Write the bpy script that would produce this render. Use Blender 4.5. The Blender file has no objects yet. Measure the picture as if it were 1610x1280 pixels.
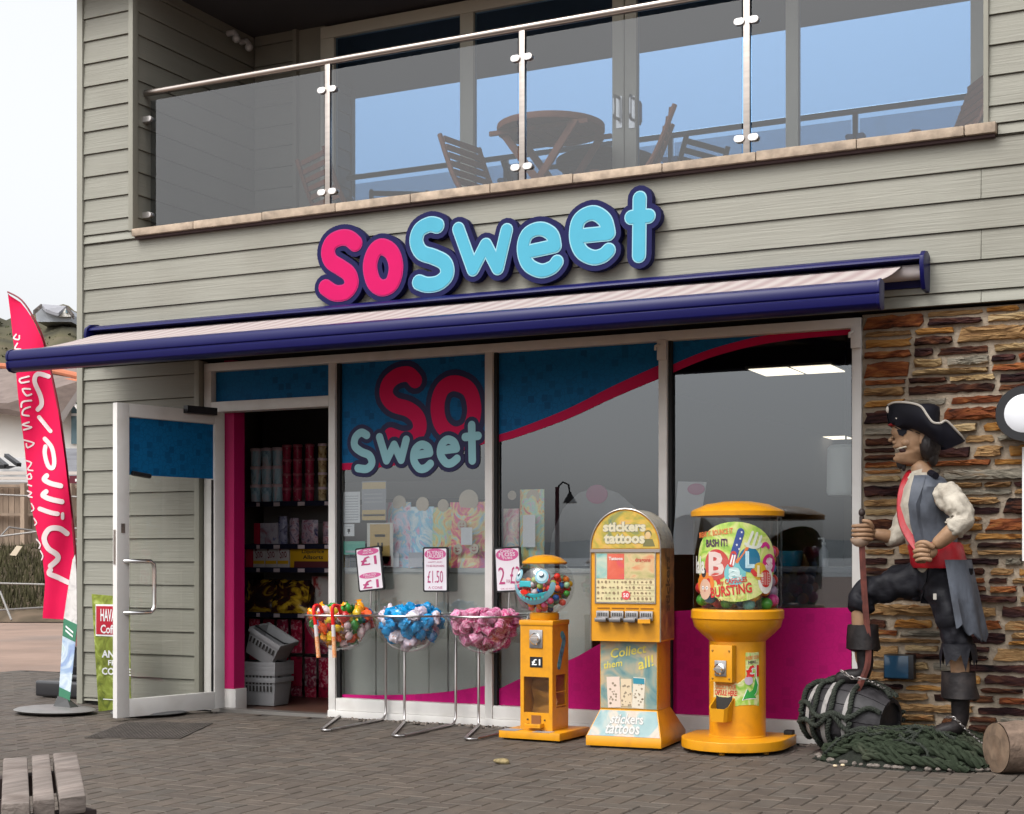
import bpy, bmesh, math, random
from mathutils import Vector, Matrix, noise as mnoise
from mathutils.geometry import delaunay_2d_cdt
rad = math.radians
random.seed(7)
scene = bpy.context.scene
COL = scene.collection

# ---------------------------------------------------------------- camera, sky, sun, exposure
YAW, FPX, CX, CY, EYE = rad(26.3), 2350.0, 805.0, 875.0, Vector((0, -8.28, 1.05))
cd = bpy.data.cameras.new('camera'); cam = bpy.data.objects.new('camera', cd); COL.objects.link(cam)
cam.location = EYE; cam.rotation_euler = (rad(90), 0, YAW)
cd.sensor_width = 36; cd.lens = FPX / 1610 * 36; cd.shift_y = (CY - 640) / 1610
cd.clip_start = .05; cd.clip_end = 3000
scene.camera = cam
SUN_EL, SUN_AZ = rad(52), rad(200)            # azimuth clockwise from +Y: high, in front of the shop
world = bpy.data.worlds.new('World'); scene.world = world; world.use_nodes = True
wn = world.node_tree.nodes; wl = world.node_tree.links; wn.clear()
sky = wn.new('ShaderNodeTexSky'); sky.sky_type = 'NISHITA'; sky.sun_disc = False
sky.sun_elevation = SUN_EL; sky.sun_rotation = SUN_AZ; sky.air_density = 1.0; sky.dust_density = 3.0; sky.ozone_density = 1.0
hs = wn.new('ShaderNodeHueSaturation'); hs.inputs['Saturation'].default_value = .12     # cloud cover: nearly white
hs.inputs['Value'].default_value = 1.32
bg = wn.new('ShaderNodeBackground'); bg.inputs['Strength'].default_value = .15
wo = wn.new('ShaderNodeOutputWorld')
# overcast deck: the standard overcast sky is about three times brighter overhead than at the horizon, the same all the way round
wtc = wn.new('ShaderNodeTexCoord'); wsep = wn.new('ShaderNodeSeparateXYZ'); wl.new(wtc.outputs['Generated'], wsep.inputs[0])
wmr = wn.new('ShaderNodeMapRange'); wmr.inputs[1].default_value = 0.0; wmr.inputs[2].default_value = 1.0; wmr.inputs[3].default_value = .64; wmr.inputs[4].default_value = 1.75
wl.new(wsep.outputs['Z'], wmr.inputs[0]); wvm = wn.new('ShaderNodeVectorMath'); wvm.operation = 'SCALE'
wl.new(sky.outputs[0], hs.inputs['Color']); wl.new(hs.outputs[0], wvm.inputs[0]); wl.new(wmr.outputs[0], wvm.inputs['Scale']); wl.new(wvm.outputs[0], bg.inputs['Color']); wl.new(bg.outputs[0], wo.inputs['Surface'])
sd = bpy.data.lights.new('sun', 'SUN'); sd.energy = 1.0; sd.angle = rad(25); sd.color = (1, .96, .9)
sun = bpy.data.objects.new('sun', sd); COL.objects.link(sun)
sdir = Vector((math.sin(SUN_AZ) * math.cos(SUN_EL), math.cos(SUN_AZ) * math.cos(SUN_EL), math.sin(SUN_EL)))
sun.rotation_euler = (-sdir).to_track_quat('-Z', 'Y').to_euler(); sun.location = (0, -20, 30)
vs = scene.view_settings; vs.view_transform = 'Standard'; vs.look = 'None'; vs.exposure = .55; vs.gamma = 1
vs.use_curve_mapping = False
scene.render.engine = 'CYCLES'
scene.cycles.max_bounces = 10; scene.cycles.transparent_max_bounces = 24; scene.cycles.use_denoising = True
scene.cycles.caustics_reflective = False; scene.cycles.caustics_refractive = False

# ---------------------------------------------------------------- measuring helpers
_c, _s = math.cos(YAW), math.sin(YAW)
def ray(px, py):
    u = (px - CX) / FPX; v = (CY - py) / FPX
    return Vector((-_s + _c * u, _c + _s * u, v))
def at(px, py, y=0.0):                     # point of the plane y = const seen at a photo pixel
    d = ray(px, py); return EYE + d * ((y - EYE.y) / d.y)
def gr(px, py, z=0.0):                     # point of a level plane seen at a photo pixel
    d = ray(px, py); return EYE + d * ((z - EYE.z) / d.z)
def dep(px, py, d):                        # point at a given distance along the camera axis
    return EYE + ray(px, py) * d
def pxy(p):                                # photo pixel of a point
    d = Vector(p) - EYE; q = -d.x * _s + d.y * _c
    return CX + FPX * (d.x * _c + d.y * _s) / q, CY - FPX * d.z / q
def fx(px, y=0.0): return at(px, 800, y).x

# ---------------------------------------------------------------- materials
MATS = {}
def srgb(h):
    if isinstance(h, str):
        v = [int(h[i:i + 2], 16) / 255 for i in (0, 2, 4)]
        return tuple(c / 12.92 if c <= .04045 else ((c + .055) / 1.055) ** 2.4 for c in v)
    return tuple(h)
def mat(name, col, rough=.5, metal=0., var=.0, scale=(6, 6, 6), bump=0., bscale=None, rnd=0., coat=0., emit=0., dirt_or_shading=None, dscale=3., damt=.5, spec=.3, detail=4., trans=0.):
    if name in MATS: return MATS[name]
    m = bpy.data.materials.new(name); m.use_nodes = True; MATS[name] = m
    n = m.node_tree.nodes; l = m.node_tree.links; b = n['Principled BSDF']
    c = srgb(col); b.inputs['Base Color'].default_value = (*c, 1); m.diffuse_color = (*c, 1)
    b.inputs['Roughness'].default_value = rough; b.inputs['Metallic'].default_value = metal
    b.inputs['Specular IOR Level'].default_value = spec; b.inputs['Coat Weight'].default_value = coat
    b.inputs['Transmission Weight'].default_value = trans
    if emit:
        b.inputs['Emission Color'].default_value = (*c, 1); b.inputs['Emission Strength'].default_value = emit
    cur = None
    if var or bump or dirt_or_shading or rnd:
        tc = n.new('ShaderNodeTexCoord'); mp = n.new('ShaderNodeMapping'); l.new(tc.outputs['Object'], mp.inputs[0])
        if rnd:
            oi = n.new('ShaderNodeObjectInfo'); vm = n.new('ShaderNodeVectorMath'); vm.operation = 'SCALE'
            vm.inputs[0].default_value = (7.1, 3.3, 9.7); l.new(oi.outputs['Random'], vm.inputs['Scale']); l.new(vm.outputs[0], mp.inputs['Location'])
        s = scale if hasattr(scale, '__len__') else (scale,) * 3
        mp.inputs['Scale'].default_value = s
        nz = n.new('ShaderNodeTexNoise'); nz.inputs['Scale'].default_value = 1; nz.inputs['Detail'].default_value = detail
        nz.inputs['Roughness'].default_value = .62; l.new(mp.outputs[0], nz.inputs['Vector'])
    if var or rnd:
        h = n.new('ShaderNodeHueSaturation'); h.inputs['Color'].default_value = (*c, 1)
        mr = n.new('ShaderNodeMapRange'); mr.inputs[1].default_value = .3; mr.inputs[2].default_value = .7
        mr.inputs[3].default_value = 1 - var; mr.inputs[4].default_value = 1 + var * .8
        l.new(nz.outputs['Fac'], mr.inputs[0]); vout = mr.outputs[0]
        if rnd:
            r2 = n.new('ShaderNodeMapRange'); r2.inputs[3].default_value = 1 - rnd; r2.inputs[4].default_value = 1 + rnd
            l.new(oi.outputs['Random'], r2.inputs[0]); mu = n.new('ShaderNodeMath'); mu.operation = 'MULTIPLY'
            l.new(vout, mu.inputs[0]); l.new(r2.outputs[0], mu.inputs[1]); vout = mu.outputs[0]
        l.new(vout, h.inputs['Value']); cur = h.outputs[0]
    if dirt_or_shading:
        dn = n.new('ShaderNodeTexNoise'); dn.inputs['Scale'].default_value = dscale; dn.inputs['Detail'].default_value = 6
        l.new(tc.outputs['Object'], dn.inputs['Vector'])
        dr = n.new('ShaderNodeMapRange'); dr.inputs[1].default_value = .5; dr.inputs[2].default_value = .72; dr.inputs[4].default_value = damt
        l.new(dn.outputs['Fac'], dr.inputs[0])
        mx = n.new('ShaderNodeMix'); mx.data_type = 'RGBA'; l.new(dr.outputs[0], mx.inputs['Factor'])
        mx.inputs['A'].default_value = (*c, 1); mx.inputs['B'].default_value = (*srgb(dirt_or_shading), 1)
        if cur: l.new(cur, mx.inputs['A'])
        cur = mx.outputs['Result']
    if cur: l.new(cur, b.inputs['Base Color'])
    if bump:
        if bscale:
            m2 = n.new('ShaderNodeMapping'); l.new(tc.outputs['Object'], m2.inputs[0])
            m2.inputs['Scale'].default_value = bscale if hasattr(bscale, '__len__') else (bscale,) * 3
            n2 = n.new('ShaderNodeTexNoise'); n2.inputs['Scale'].default_value = 1; n2.inputs['Detail'].default_value = 5; n2.inputs['Distortion'].default_value = .4
            l.new(m2.outputs[0], n2.inputs['Vector'])
        else: n2 = nz
        bp = n.new('ShaderNodeBump'); bp.inputs['Strength'].default_value = bump; bp.inputs['Distance'].default_value = .01
        l.new(n2.outputs['Fac'], bp.inputs['Height']); l.new(bp.outputs[0], b.inputs['Normal'])
    return m
def glass(name, tint, gloss, base, boost=1.0, rough=0.0, gcol=(1, 1, 1)):      # thin sheet: tinted see-through + mirror, stronger at a slant
    m = bpy.data.materials.new(name); m.use_nodes = True; n = m.node_tree.nodes; l = m.node_tree.links; n.clear()
    o = n.new('ShaderNodeOutputMaterial'); mix = n.new('ShaderNodeMixShader'); t = n.new('ShaderNodeBsdfTransparent')
    g = n.new('ShaderNodeBsdfGlossy'); g.inputs['Roughness'].default_value = rough; g.inputs['Color'].default_value = (*gcol, 1)
    t.inputs['Color'].default_value = (*tint, 1)
    f = n.new('ShaderNodeFresnel'); f.inputs['IOR'].default_value = gloss
    a = n.new('ShaderNodeMath'); a.operation = 'MULTIPLY_ADD'; a.inputs[1].default_value = boost; a.inputs[2].default_value = base; a.use_clamp = True
    ge = n.new('ShaderNodeNewGeometry'); nb = n.new('ShaderNodeMath'); nb.operation = 'SUBTRACT'; nb.inputs[0].default_value = 1
    l.new(ge.outputs['Backfacing'], nb.inputs[1]); mu = n.new('ShaderNodeMath'); mu.operation = 'MULTIPLY'
    l.new(f.outputs[0], a.inputs[0]); l.new(a.outputs[0], mu.inputs[0]); l.new(nb.outputs[0], mu.inputs[1])
    l.new(mu.outputs[0], mix.inputs[0]); l.new(t.outputs[0], mix.inputs[1]); l.new(g.outputs[0], mix.inputs[2]); l.new(mix.outputs[0], o.inputs[0])
    MATS[name] = m; return m
def patterned(name, col, dark, sx, rough=.45, amt=.55, spec=.3):      # vinyl print: little darker blocks and outlines on a plain ground
    m = mat(name, col, rough, spec=spec); n = m.node_tree.nodes; l = m.node_tree.links; b = n['Principled BSDF']
    tc = n.new('ShaderNodeTexCoord'); mp = n.new('ShaderNodeMapping'); mp.inputs['Scale'].default_value = (sx, sx, sx); l.new(tc.outputs['Object'], mp.inputs[0])
    v = n.new('ShaderNodeTexVoronoi'); v.distance = 'CHEBYCHEV'; v.inputs['Scale'].default_value = 1; v.inputs['Randomness'].default_value = .9; l.new(mp.outputs[0], v.inputs['Vector'])
    r = n.new('ShaderNodeMapRange'); r.inputs[1].default_value = .30; r.inputs[2].default_value = .33; l.new(v.outputs['Distance'], r.inputs[0])
    v2 = n.new('ShaderNodeTexVoronoi'); v2.feature = 'DISTANCE_TO_EDGE'; v2.inputs['Scale'].default_value = 1.9; l.new(mp.outputs[0], v2.inputs['Vector'])
    r2 = n.new('ShaderNodeMapRange'); r2.inputs[1].default_value = .04; r2.inputs[2].default_value = .07; r2.inputs[3].default_value = 1; r2.inputs[4].default_value = 0; l.new(v2.outputs['Distance'], r2.inputs[0])
    wn_ = n.new('ShaderNodeTexWhiteNoise'); l.new(v.outputs['Position'], wn_.inputs['Vector'])
    s1 = n.new('ShaderNodeMath'); s1.operation = 'SUBTRACT'; s1.inputs[0].default_value = 1; l.new(r.outputs[0], s1.inputs[1])
    s2 = n.new('ShaderNodeMath'); s2.operation = 'MULTIPLY'; l.new(s1.outputs[0], s2.inputs[0]); l.new(wn_.outputs['Value'], s2.inputs[1])
    s3 = n.new('ShaderNodeMath'); s3.operation = 'MAXIMUM'; l.new(s2.outputs[0], s3.inputs[0])
    s4 = n.new('ShaderNodeMath'); s4.operation = 'MULTIPLY'; s4.inputs[1].default_value = .5; l.new(r2.outputs[0], s4.inputs[0]); l.new(s4.outputs[0], s3.inputs[1])
    s5 = n.new('ShaderNodeMath'); s5.operation = 'MULTIPLY'; s5.inputs[1].default_value = amt; l.new(s3.outputs[0], s5.inputs[0])
    mx = n.new('ShaderNodeMix'); mx.data_type = 'RGBA'; l.new(s5.outputs[0], mx.inputs['Factor']); mx.inputs['A'].default_value = (*srgb(col), 1); mx.inputs['B'].default_value = (*srgb(dark), 1)
    l.new(mx.outputs['Result'], b.inputs['Base Color']); return m
def multicol(name, cols, sc=8., rough=.45, dist=1.5, tscale=(1, 1, 1)):       # mottled colourful print
    m = mat(name, cols[0], rough); n = m.node_tree.nodes; l = m.node_tree.links; b = n['Principled BSDF']
    tc = n.new('ShaderNodeTexCoord'); mp = n.new('ShaderNodeMapping'); mp.inputs['Scale'].default_value = tscale; l.new(tc.outputs['Object'], mp.inputs[0])
    z = n.new('ShaderNodeTexNoise'); z.inputs['Scale'].default_value = sc; z.inputs['Distortion'].default_value = dist; z.inputs['Detail'].default_value = 3; l.new(mp.outputs[0], z.inputs['Vector'])
    cr = n.new('ShaderNodeValToRGB'); l.new(z.outputs['Fac'], cr.inputs[0]); e = cr.color_ramp.elements
    k = len(cols)
    while len(e) < k: e.new(.5)
    for i, c in enumerate(cols): e[i].position = .28 + .44 * i / (k - 1); e[i].color = (*srgb(c), 1)
    l.new(cr.outputs[0], b.inputs['Base Color']); return m

# ---------------------------------------------------------------- objects
def W(o):                                    # world matrix without waiting for the depsgraph
    m = Matrix.LocRotScale(o.location, o.rotation_euler, o.scale)
    return W(o.parent) @ o.matrix_parent_inverse @ m if o.parent else m
def link(o, parent=None, world=False):
    COL.objects.link(o)
    if parent:
        o.parent = parent
        if world: o.matrix_parent_inverse = W(parent).inverted()
    return o
def tag(o, label=None, cat=None, group=None, kind=None):
    if label: o['label'] = label
    if cat: o['category'] = cat
    if group: o['group'] = group
    if kind: o['kind'] = kind
    return o
def thing(name, label, cat, loc=(0, 0, 0), rz=0., group=None):
    o = bpy.data.objects.new(name, None); o.location = loc; o.rotation_euler = (0, 0, rz); o.empty_display_size = .1
    COL.objects.link(o); return tag(o, label, cat, group)
def tree_copy(o, parent=None):
    c = o.copy(); COL.objects.link(c); c.parent = parent
    for ch in o.children: tree_copy(ch, c)
    return c
def inst(src, name=None, loc=None, rot=None, sc=None):
    c = tree_copy(src)
    if loc is not None: c.location = loc
    if rot is not None: c.rotation_euler = rot
    if sc is not None: c.scale = sc if hasattr(sc, '__len__') else (sc,) * 3
    return c

class MB:
    def __init__(s): s.v = []; s.f = []
    def add(s, vs, fs):
        k = len(s.v); s.v += [tuple(v) for v in vs]; s.f += [tuple(i + k for i in f) for f in fs]; return s
    def box(s, c, d, M=None):                # centre, size
        x, y, z = (q / 2 for q in d); c = Vector(c)
        vs = [Vector((a * x, b * y, e * z)) for a in (-1, 1) for b in (-1, 1) for e in (-1, 1)]
        vs = [c + (M @ v if M else v) for v in vs]
        return s.add(vs, [(0, 1, 3, 2), (4, 6, 7, 5), (0, 4, 5, 1), (2, 3, 7, 6), (0, 2, 6, 4), (1, 5, 7, 3)])
    def bx(s, x0, x1, y0, y1, z0, z1): return s.box(((x0 + x1) / 2, (y0 + y1) / 2, (z0 + z1) / 2), (abs(x1 - x0), abs(y1 - y0), abs(z1 - z0)))
    def beam(s, p, q, w, h, up=(0, 0, 1)):   # rectangular bar from p to q
        p, q = Vector(p), Vector(q); a = (q - p).normalized(); u = Vector(up)
        if abs(a.dot(u)) > .98: u = Vector((0, 1, 0))
        b = a.cross(u).normalized(); c = b.cross(a)
        M = Matrix((a, b, c)).transposed(); return s.box((p + q) / 2, ((q - p).length, w, h), M)
    def tube(s, pts, r, n=10, cap=True):
        pts = [Vector(p) for p in pts]; m = len(pts); rs = r if hasattr(r, '__len__') else [r] * m
        rings = []; ref = None
        for i, p in enumerate(pts):
            t = (pts[min(i + 1, m - 1)] - pts[max(i - 1, 0)]).normalized()
            if ref is None: ref = t.orthogonal().normalized()
            b = t.cross(ref)
            if b.length < 1e-6: b = t.orthogonal()
            b.normalize(); ref = b.cross(t).normalized()
            rings.append([p + (ref * math.cos(a) + b * math.sin(a)) * rs[i] for a in (2 * math.pi * k / n for k in range(n))])
        vs = [v for ring in rings for v in ring]
        fs = [(i * n + k, i * n + (k + 1) % n, (i + 1) * n + (k + 1) % n, (i + 1) * n + k) for i in range(m - 1) for k in range(n)]
        if cap: fs += [tuple(range(n - 1, -1, -1)), tuple(range((m - 1) * n, m * n))]
        return s.add(vs, fs)
    def lathe(s, prof, n=32, c=(0, 0, 0), a0=0., a1=2 * math.pi, close=True):      # profile of (r, z)
        c = Vector(c); full = abs(a1 - a0 - 2 * math.pi) < 1e-6; k = n if full else n + 1
        vs = [c + Vector((r * math.cos(a0 + (a1 - a0) * j / n), r * math.sin(a0 + (a1 - a0) * j / n), z)) for (r, z) in prof for j in range(k)]
        fs = []
        for i in range(len(prof) - 1):
            for j in range(n if full else n):
                q = (j + 1) % k; fs.append((i * k + j, i * k + q, (i + 1) * k + q, (i + 1) * k + j))
        if close and full:
            if prof[0][0] > 1e-5: fs.append(tuple(range(k - 1, -1, -1)))
            if prof[-1][0] > 1e-5: fs.append(tuple(range((len(prof) - 1) * k, len(prof) * k)))
        return s.add(vs, fs)
    def ball(s, c, r, n=14, m=9, M=None):
        rr = r if hasattr(r, '__len__') else (r,) * 3; c = Vector(c); vs = []; fs = []
        for i in range(m + 1):
            t = math.pi * i / m
            for j in range(n):
                a = 2 * math.pi * j / n; v = Vector((math.sin(t) * math.cos(a) * rr[0], math.sin(t) * math.sin(a) * rr[1], -math.cos(t) * rr[2]))
                vs.append(c + (M @ v if M else v))
        for i in range(m):
            for j in range(n): fs.append((i * n + j, i * n + (j + 1) % n, (i + 1) * n + (j + 1) % n, (i + 1) * n + j))
        return s.add(vs, fs)
    def flat(s, polys, mp, th, grid=0.):     # union of 2-D polygons, front at mp(u, v, 0), back at mp(u, v, th)
        v2 = []; fc = []
        for p in polys:
            k = len(v2); v2 += [Vector(q[:2]) for q in p]; fc.append(list(range(k, k + len(p))))
        if grid:
            xs = [v.x for v in v2]; ys = [v.y for v in v2]; a = min(xs) + grid * .37
            while a < max(xs):
                b = min(ys) + grid * .41
                while b < max(ys): v2.append(Vector((a, b))); b += grid
                a += grid
        vo, eo, fo, _a, _b, of = delaunay_2d_cdt(v2, [], fc, 0, 1e-6)
        fo = [f for f, q in zip(fo, of) if q]
        used = sorted({i for f in fo for i in f}); ix = {i: k for k, i in enumerate(used)}
        P = [vo[i] for i in used]; n = len(P); F = []
        for f in fo:
            f = [ix[i] for i in f]; a, b, c = (P[i] for i in f[:3])
            if (b - a).cross(c - a) < 0: f = f[::-1]
            F.append(f)
        ed = {}
        for f in F:
            for i in range(len(f)): ed[(f[i], f[(i + 1) % len(f)])] = 1
        fs = [tuple(f) for f in F]
        vs = [mp(p.x, p.y, 0) for p in P]
        if th:
            vs += [mp(p.x, p.y, th) for p in P]
            fs += [tuple(i + n for i in f[::-1]) for f in F]
            fs += [(b, a, a + n, b + n) for (a, b) in ed if (b, a) not in ed]
        return s.add(vs, fs)
    def build(s, name, m, parent=None, world=False, smooth=False, bevel=0., seg=2, loc=None, rz=None, angle=40):
        me = bpy.data.meshes.new(name); me.from_pydata([tuple(v) for v in s.v], [], s.f); me.update()
        if smooth or bevel:
            bm = bmesh.new(); bm.from_mesh(me)
            if smooth: bmesh.ops.remove_doubles(bm, verts=bm.verts, dist=1e-5)
            bmesh.ops.recalc_face_normals(bm, faces=bm.faces)
            if bevel:
                es = [e for e in bm.edges if len(e.link_faces) == 2 and e.calc_face_angle(0) > rad(35)]
                bmesh.ops.bevel(bm, geom=es, offset=bevel, segments=seg, affect='EDGES', profile=.6, clamp_overlap=True)
            bm.to_mesh(me); bm.free()
            if smooth or bevel:
                for p in me.polygons: p.use_smooth = True
                me.set_sharp_from_angle(angle=rad(angle))
        if m: me.materials.append(m)
        o = bpy.data.objects.new(name, me)
        if loc is not None: o.location = loc
        if rz is not None: o.rotation_euler = (0, 0, rz)
        return link(o, parent, world)
def plane_y(y, sgn=1): return lambda u, v, t: Vector((u, y + t * sgn, v))      # facing -y (towards the street)

def curve(pts, k=6, closed=False):           # Catmull-Rom through the points
    P = [Vector(p) for p in pts]; n = len(P); out = []
    for i in range(n if closed else n - 1):
        a, b, c, d = (P[(i - 1) % n], P[i], P[(i + 1) % n], P[(i + 2) % n]) if closed else (P[max(i - 1, 0)], P[i], P[i + 1], P[min(i + 2, n - 1)])
        for j in range(k):
            t = j / k; out.append(.5 * ((2 * b) + (c - a) * t + (2 * a - 5 * b + 4 * c - d) * t * t + (3 * b - a - 3 * c + d) * t ** 3))
    if not closed: out.append(P[-1])
    return out
def circ(cx, cy, r, n=20, ry=None, a=0.):
    ry = ry or r; return [(cx + r * math.cos(2 * math.pi * i / n + a), cy + ry * math.sin(2 * math.pi * i / n + a)) for i in range(n)]
def strokes(lines, r, n=14):                 # polygons covering round-ended strokes
    out = []
    for ln in lines:
        ln = [Vector(p[:2]) for p in ln]; out.append(circ(ln[0].x, ln[0].y, r, n, a=.05))
        for p, q in zip(ln, ln[1:]):
            d = q - p
            if d.length < 1e-6: continue
            d.normalize(); o = Vector((-d.y, d.x)) * r
            out.append([p - o, q - o, q + o, p + o]); out.append(circ(q.x, q.y, r, n, a=.05))
    return out
_txt = {}
def text_mesh(s, bold=0., res=2):
    k = (s, bold)
    if k not in _txt:
        c = bpy.data.curves.new('t', 'FONT'); c.body = s; c.size = 1; c.align_x = 'CENTER'; c.align_y = 'CENTER'; c.offset = bold; c.resolution_u = res; c.fill_mode = 'FRONT'
        o = bpy.data.objects.new('t', c); COL.objects.link(o); dg = bpy.context.evaluated_depsgraph_get(); dg.update()
        me = bpy.data.meshes.new_from_object(o.evaluated_get(dg)); COL.objects.unlink(o); bpy.data.objects.remove(o)
        _txt[k] = ([v.co.copy() for v in me.vertices], [tuple(p.vertices) for p in me.polygons]); bpy.data.meshes.remove(me)
    return _txt[k]
def text_add(mb, s, mp, u, v, w=None, h=None, bold=0., rot=0., shear=0., t=0.):      # fit the text in a box w x h centred at (u, v)
    vs, fs = text_mesh(s, bold)
    if not vs: return mb
    xs = [p.x for p in vs]; ys = [p.y for p in vs]; W0 = max(xs) - min(xs); H0 = max(ys) - min(ys); cx = (max(xs) + min(xs)) / 2; cy = (max(ys) + min(ys)) / 2
    if w is None: sx = sy = h / H0
    elif h is None: sx = sy = w / W0
    else: sx, sy = w / W0, h / H0
    ca, sa = math.cos(rot), math.sin(rot); out = []
    for p in vs:
        x = (p.x - cx) * sx; y = (p.y - cy) * sy; x += shear * y
        out.append(mp(u + x * ca - y * sa, v + x * sa + y * ca, t))
    return mb.add(out, fs)
def skin(name, m, verts, edges, parent, sub=2, root=0, shade=True, world=True, extra=None, wob=0., wsc=9.):
    me = bpy.data.meshes.new(name); me.from_pydata([v[0] for v in verts], edges, []); o = bpy.data.objects.new(name, me); COL.objects.link(o)
    md = o.modifiers.new('s', 'SKIN'); md.use_smooth_shade = True; md.branch_smoothing = .4
    for i, v in enumerate(verts):
        r = v[1]; r = r if hasattr(r, '__len__') else (r, r); me.skin_vertices[0].data[i].radius = r; me.skin_vertices[0].data[i].use_root = (i == root)
    ms = o.modifiers.new('d', 'SUBSURF'); ms.levels = sub; ms.render_levels = sub
    dg = bpy.context.evaluated_depsgraph_get(); dg.update(); r = bpy.data.meshes.new_from_object(o.evaluated_get(dg))
    COL.objects.unlink(o); bpy.data.objects.remove(o); r.name = name
    if wob:
        for v in r.vertices:
            q = v.co * wsc; v.co += v.normal * (mnoise.noise(q) * wob + mnoise.noise(q * 2.3) * wob * .5)
    if extra:
        bm = bmesh.new(); bm.from_mesh(r)
        t = bpy.data.meshes.new('x'); t.from_pydata([tuple(v) for v in extra.v], [], extra.f); bm.from_mesh(t)
        bmesh.ops.remove_doubles(bm, verts=bm.verts, dist=1e-5); bmesh.ops.recalc_face_normals(bm, faces=bm.faces); bm.to_mesh(r); bm.free()
    for p in r.polygons: p.use_smooth = True
    r.materials.append(m); return link(bpy.data.objects.new(name, r), parent, world)

# ---------------------------------------------------------------- palette
clad = mat('painted_board', (.218, .214, .180), .6, var=.05, scale=(1.2, 1.2, 9), bump=.35, bscale=(2.5, 2.5, 75), rnd=.035, dirt_or_shading=(.15, .14, .112), dscale=1.3, damt=.45)
cladtrim = mat('painted_trim', (.24, .235, .196), .55, var=.05, scale=3)
dark = mat('shadow_gap', (.03, .028, .026), .9)
white = mat('white_frame', (.62, .60, .575), .38, var=.05, scale=5, dirt_or_shading=(.32, .29, .25), dscale=5, damt=.35)
frame_up = mat('sage_frame', (.54, .54, .46), .45, var=.03)
steel = mat('brushed_steel', (.36, .32, .29), .28, 1., var=.12, scale=(3, 60, 60), bump=.05)
chrome = mat('chrome', (.75, .74, .73), .12, 1.)
rubber = mat('black_rubber', (.012, .012, .013), .7, var=.2, scale=20)
black = mat('black_plastic', (.014, .014, .016), .35)
navy = mat('navy_aluminium', (.0035, .0038, .060), .36, spec=.2, var=.06, scale=3)
coping_m = mat('coping_stone', (.36, .285, .215), .85, var=.3, scale=(14, 14, 14), bump=.5, rnd=.12, dirt_or_shading=(.11, .09, .075), dscale=9, damt=.55)
wglass = glass('window_glass', (.84, .86, .87), 1.5, .068, 1.3, gcol=(.90, .95, 1.0))
upglass = glass('coated_glass', (.16, .19, .23), 1.5, .50, 1.2, gcol=(.34, .60, .95))
balglass = glass('balustrade_glass', (.66, .68, .70), 1.5, .026, 1.0)
clearpl = glass('clear_plastic', (.93, .93, .92), 1.45, .015, .9)
vblue = patterned('blue_vinyl', (.002, .105, .265), (.001, .030, .095), 15, rough=.6, spec=.15)
vpink = patterned('pink_vinyl', (.40, .003, .125), (.30, .002, .10), 13, amt=.7, rough=.6, spec=.15)
red_stripe = mat('pink_stripe', (.46, .004, .06), .6, spec=.15)
inwall = mat('interior_wall', (.10, .095, .10), .8)
cream = mat('cream_panel', (.50, .49, .42), .6, var=.04, scale=2)
magenta = mat('magenta_wall', (.42, .006, .10), .55, var=.06)
paper = mat('white_paper', (.72, .72, .72), .7)
ink = mat('black_ink', (.02, .02, .025), .6)

# ---------------------------------------------------------------- ground
def sheet(name, x0, x1, y0, y1, z, m):
    o = MB().add([(x0, y0, z), (x1, y0, z), (x1, y1, z), (x0, y1, z)], [(0, 1, 2, 3)]).build(name, m); return tag(o, kind='structure')
tarmac = mat('pink_tarmac', (.215, .148, .115), .9, var=.22, scale=(.9, .9, .9), bump=.3, bscale=60, dirt_or_shading=(.13, .11, .10), dscale=.6, damt=.6)
sheet('ground', -900, 900, -900, 900, -.035, tarmac)
bedm = mat('joint_sand', (.042, .035, .030), .95, var=.3, scale=30)
sheet('paving_bed', -10.2, 4.2, -9.6, 2.2, -.011, bedm)
pave_m = [mat('paver_%s' % k, c, .72, var=.22, scale=(9, 9, 9), bump=.25, bscale=140, rnd=.05, dirt_or_shading=(.052, .046, .042), dscale=2.2, damt=.45)
          for k, c in (('brown', (.079, .063, .050)), ('grey', (.074, .062, .051)), ('dusk', (.071, .057, .046)))]
paving = tag(bpy.data.objects.new('paving', None), kind='structure'); COL.objects.link(paving)
def paver_mesh(mb, x0, x1, y0, y1, dz=0.):
    g, ch = .0021, .004; x0 += g; x1 -= g; y0 += g; y1 -= g; z = dz
    V = [(x0, y0, -.03), (x1, y0, -.03), (x1, y1, -.03), (x0, y1, -.03), (x0, y0, z - .004), (x1, y0, z - .004), (x1, y1, z - .004), (x0, y1, z - .004),
         (x0 + ch, y0 + ch, z), (x1 - ch, y0 + ch, z), (x1 - ch, y1 - ch, z), (x0 + ch, y1 - ch, z)]
    F = [(8, 9, 10, 11)]
    for i in range(4):
        j = (i + 1) % 4; F += [(i, j, j + 4, i + 4), (i + 4, j + 4, j + 8, i + 8)]
    return mb.add(V, F)
cells = []
for i in range(-102, 42):
    for j in range(-96, 20):
        v = (i - j) % 4
        if v == 0: cells.append((i * .1, i * .1 + .2, j * .1, j * .1 + .1))
        elif v == 3: cells.append((i * .1, i * .1 + .1, j * .1, j * .1 + .2))
def inview(x, y):
    d = Vector((x, y, 0)) - EYE; dd = -d.x * _s + d.y * _c
    if dd < .5: return None
    px = CX + FPX * (d.x * _c + d.y * _s) / dd; py = CY + FPX * 1.05 / dd
    return (px, py, dd)
vis = []; rest = []
for c in cells:
    x, y = (c[0] + c[1]) / 2, (c[2] + c[3]) / 2
    if -7.52 < x and y > -.06: continue
    if x > -6.4 and y > -.13 : continue
    q = inview(x, y)
    if q and -20 < q[0] < 1630 and q[1] < 1290: vis.append((q[2], c))
    else: rest.append(c)
vis.sort(key=lambda t: t[0])
pm = {}
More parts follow.
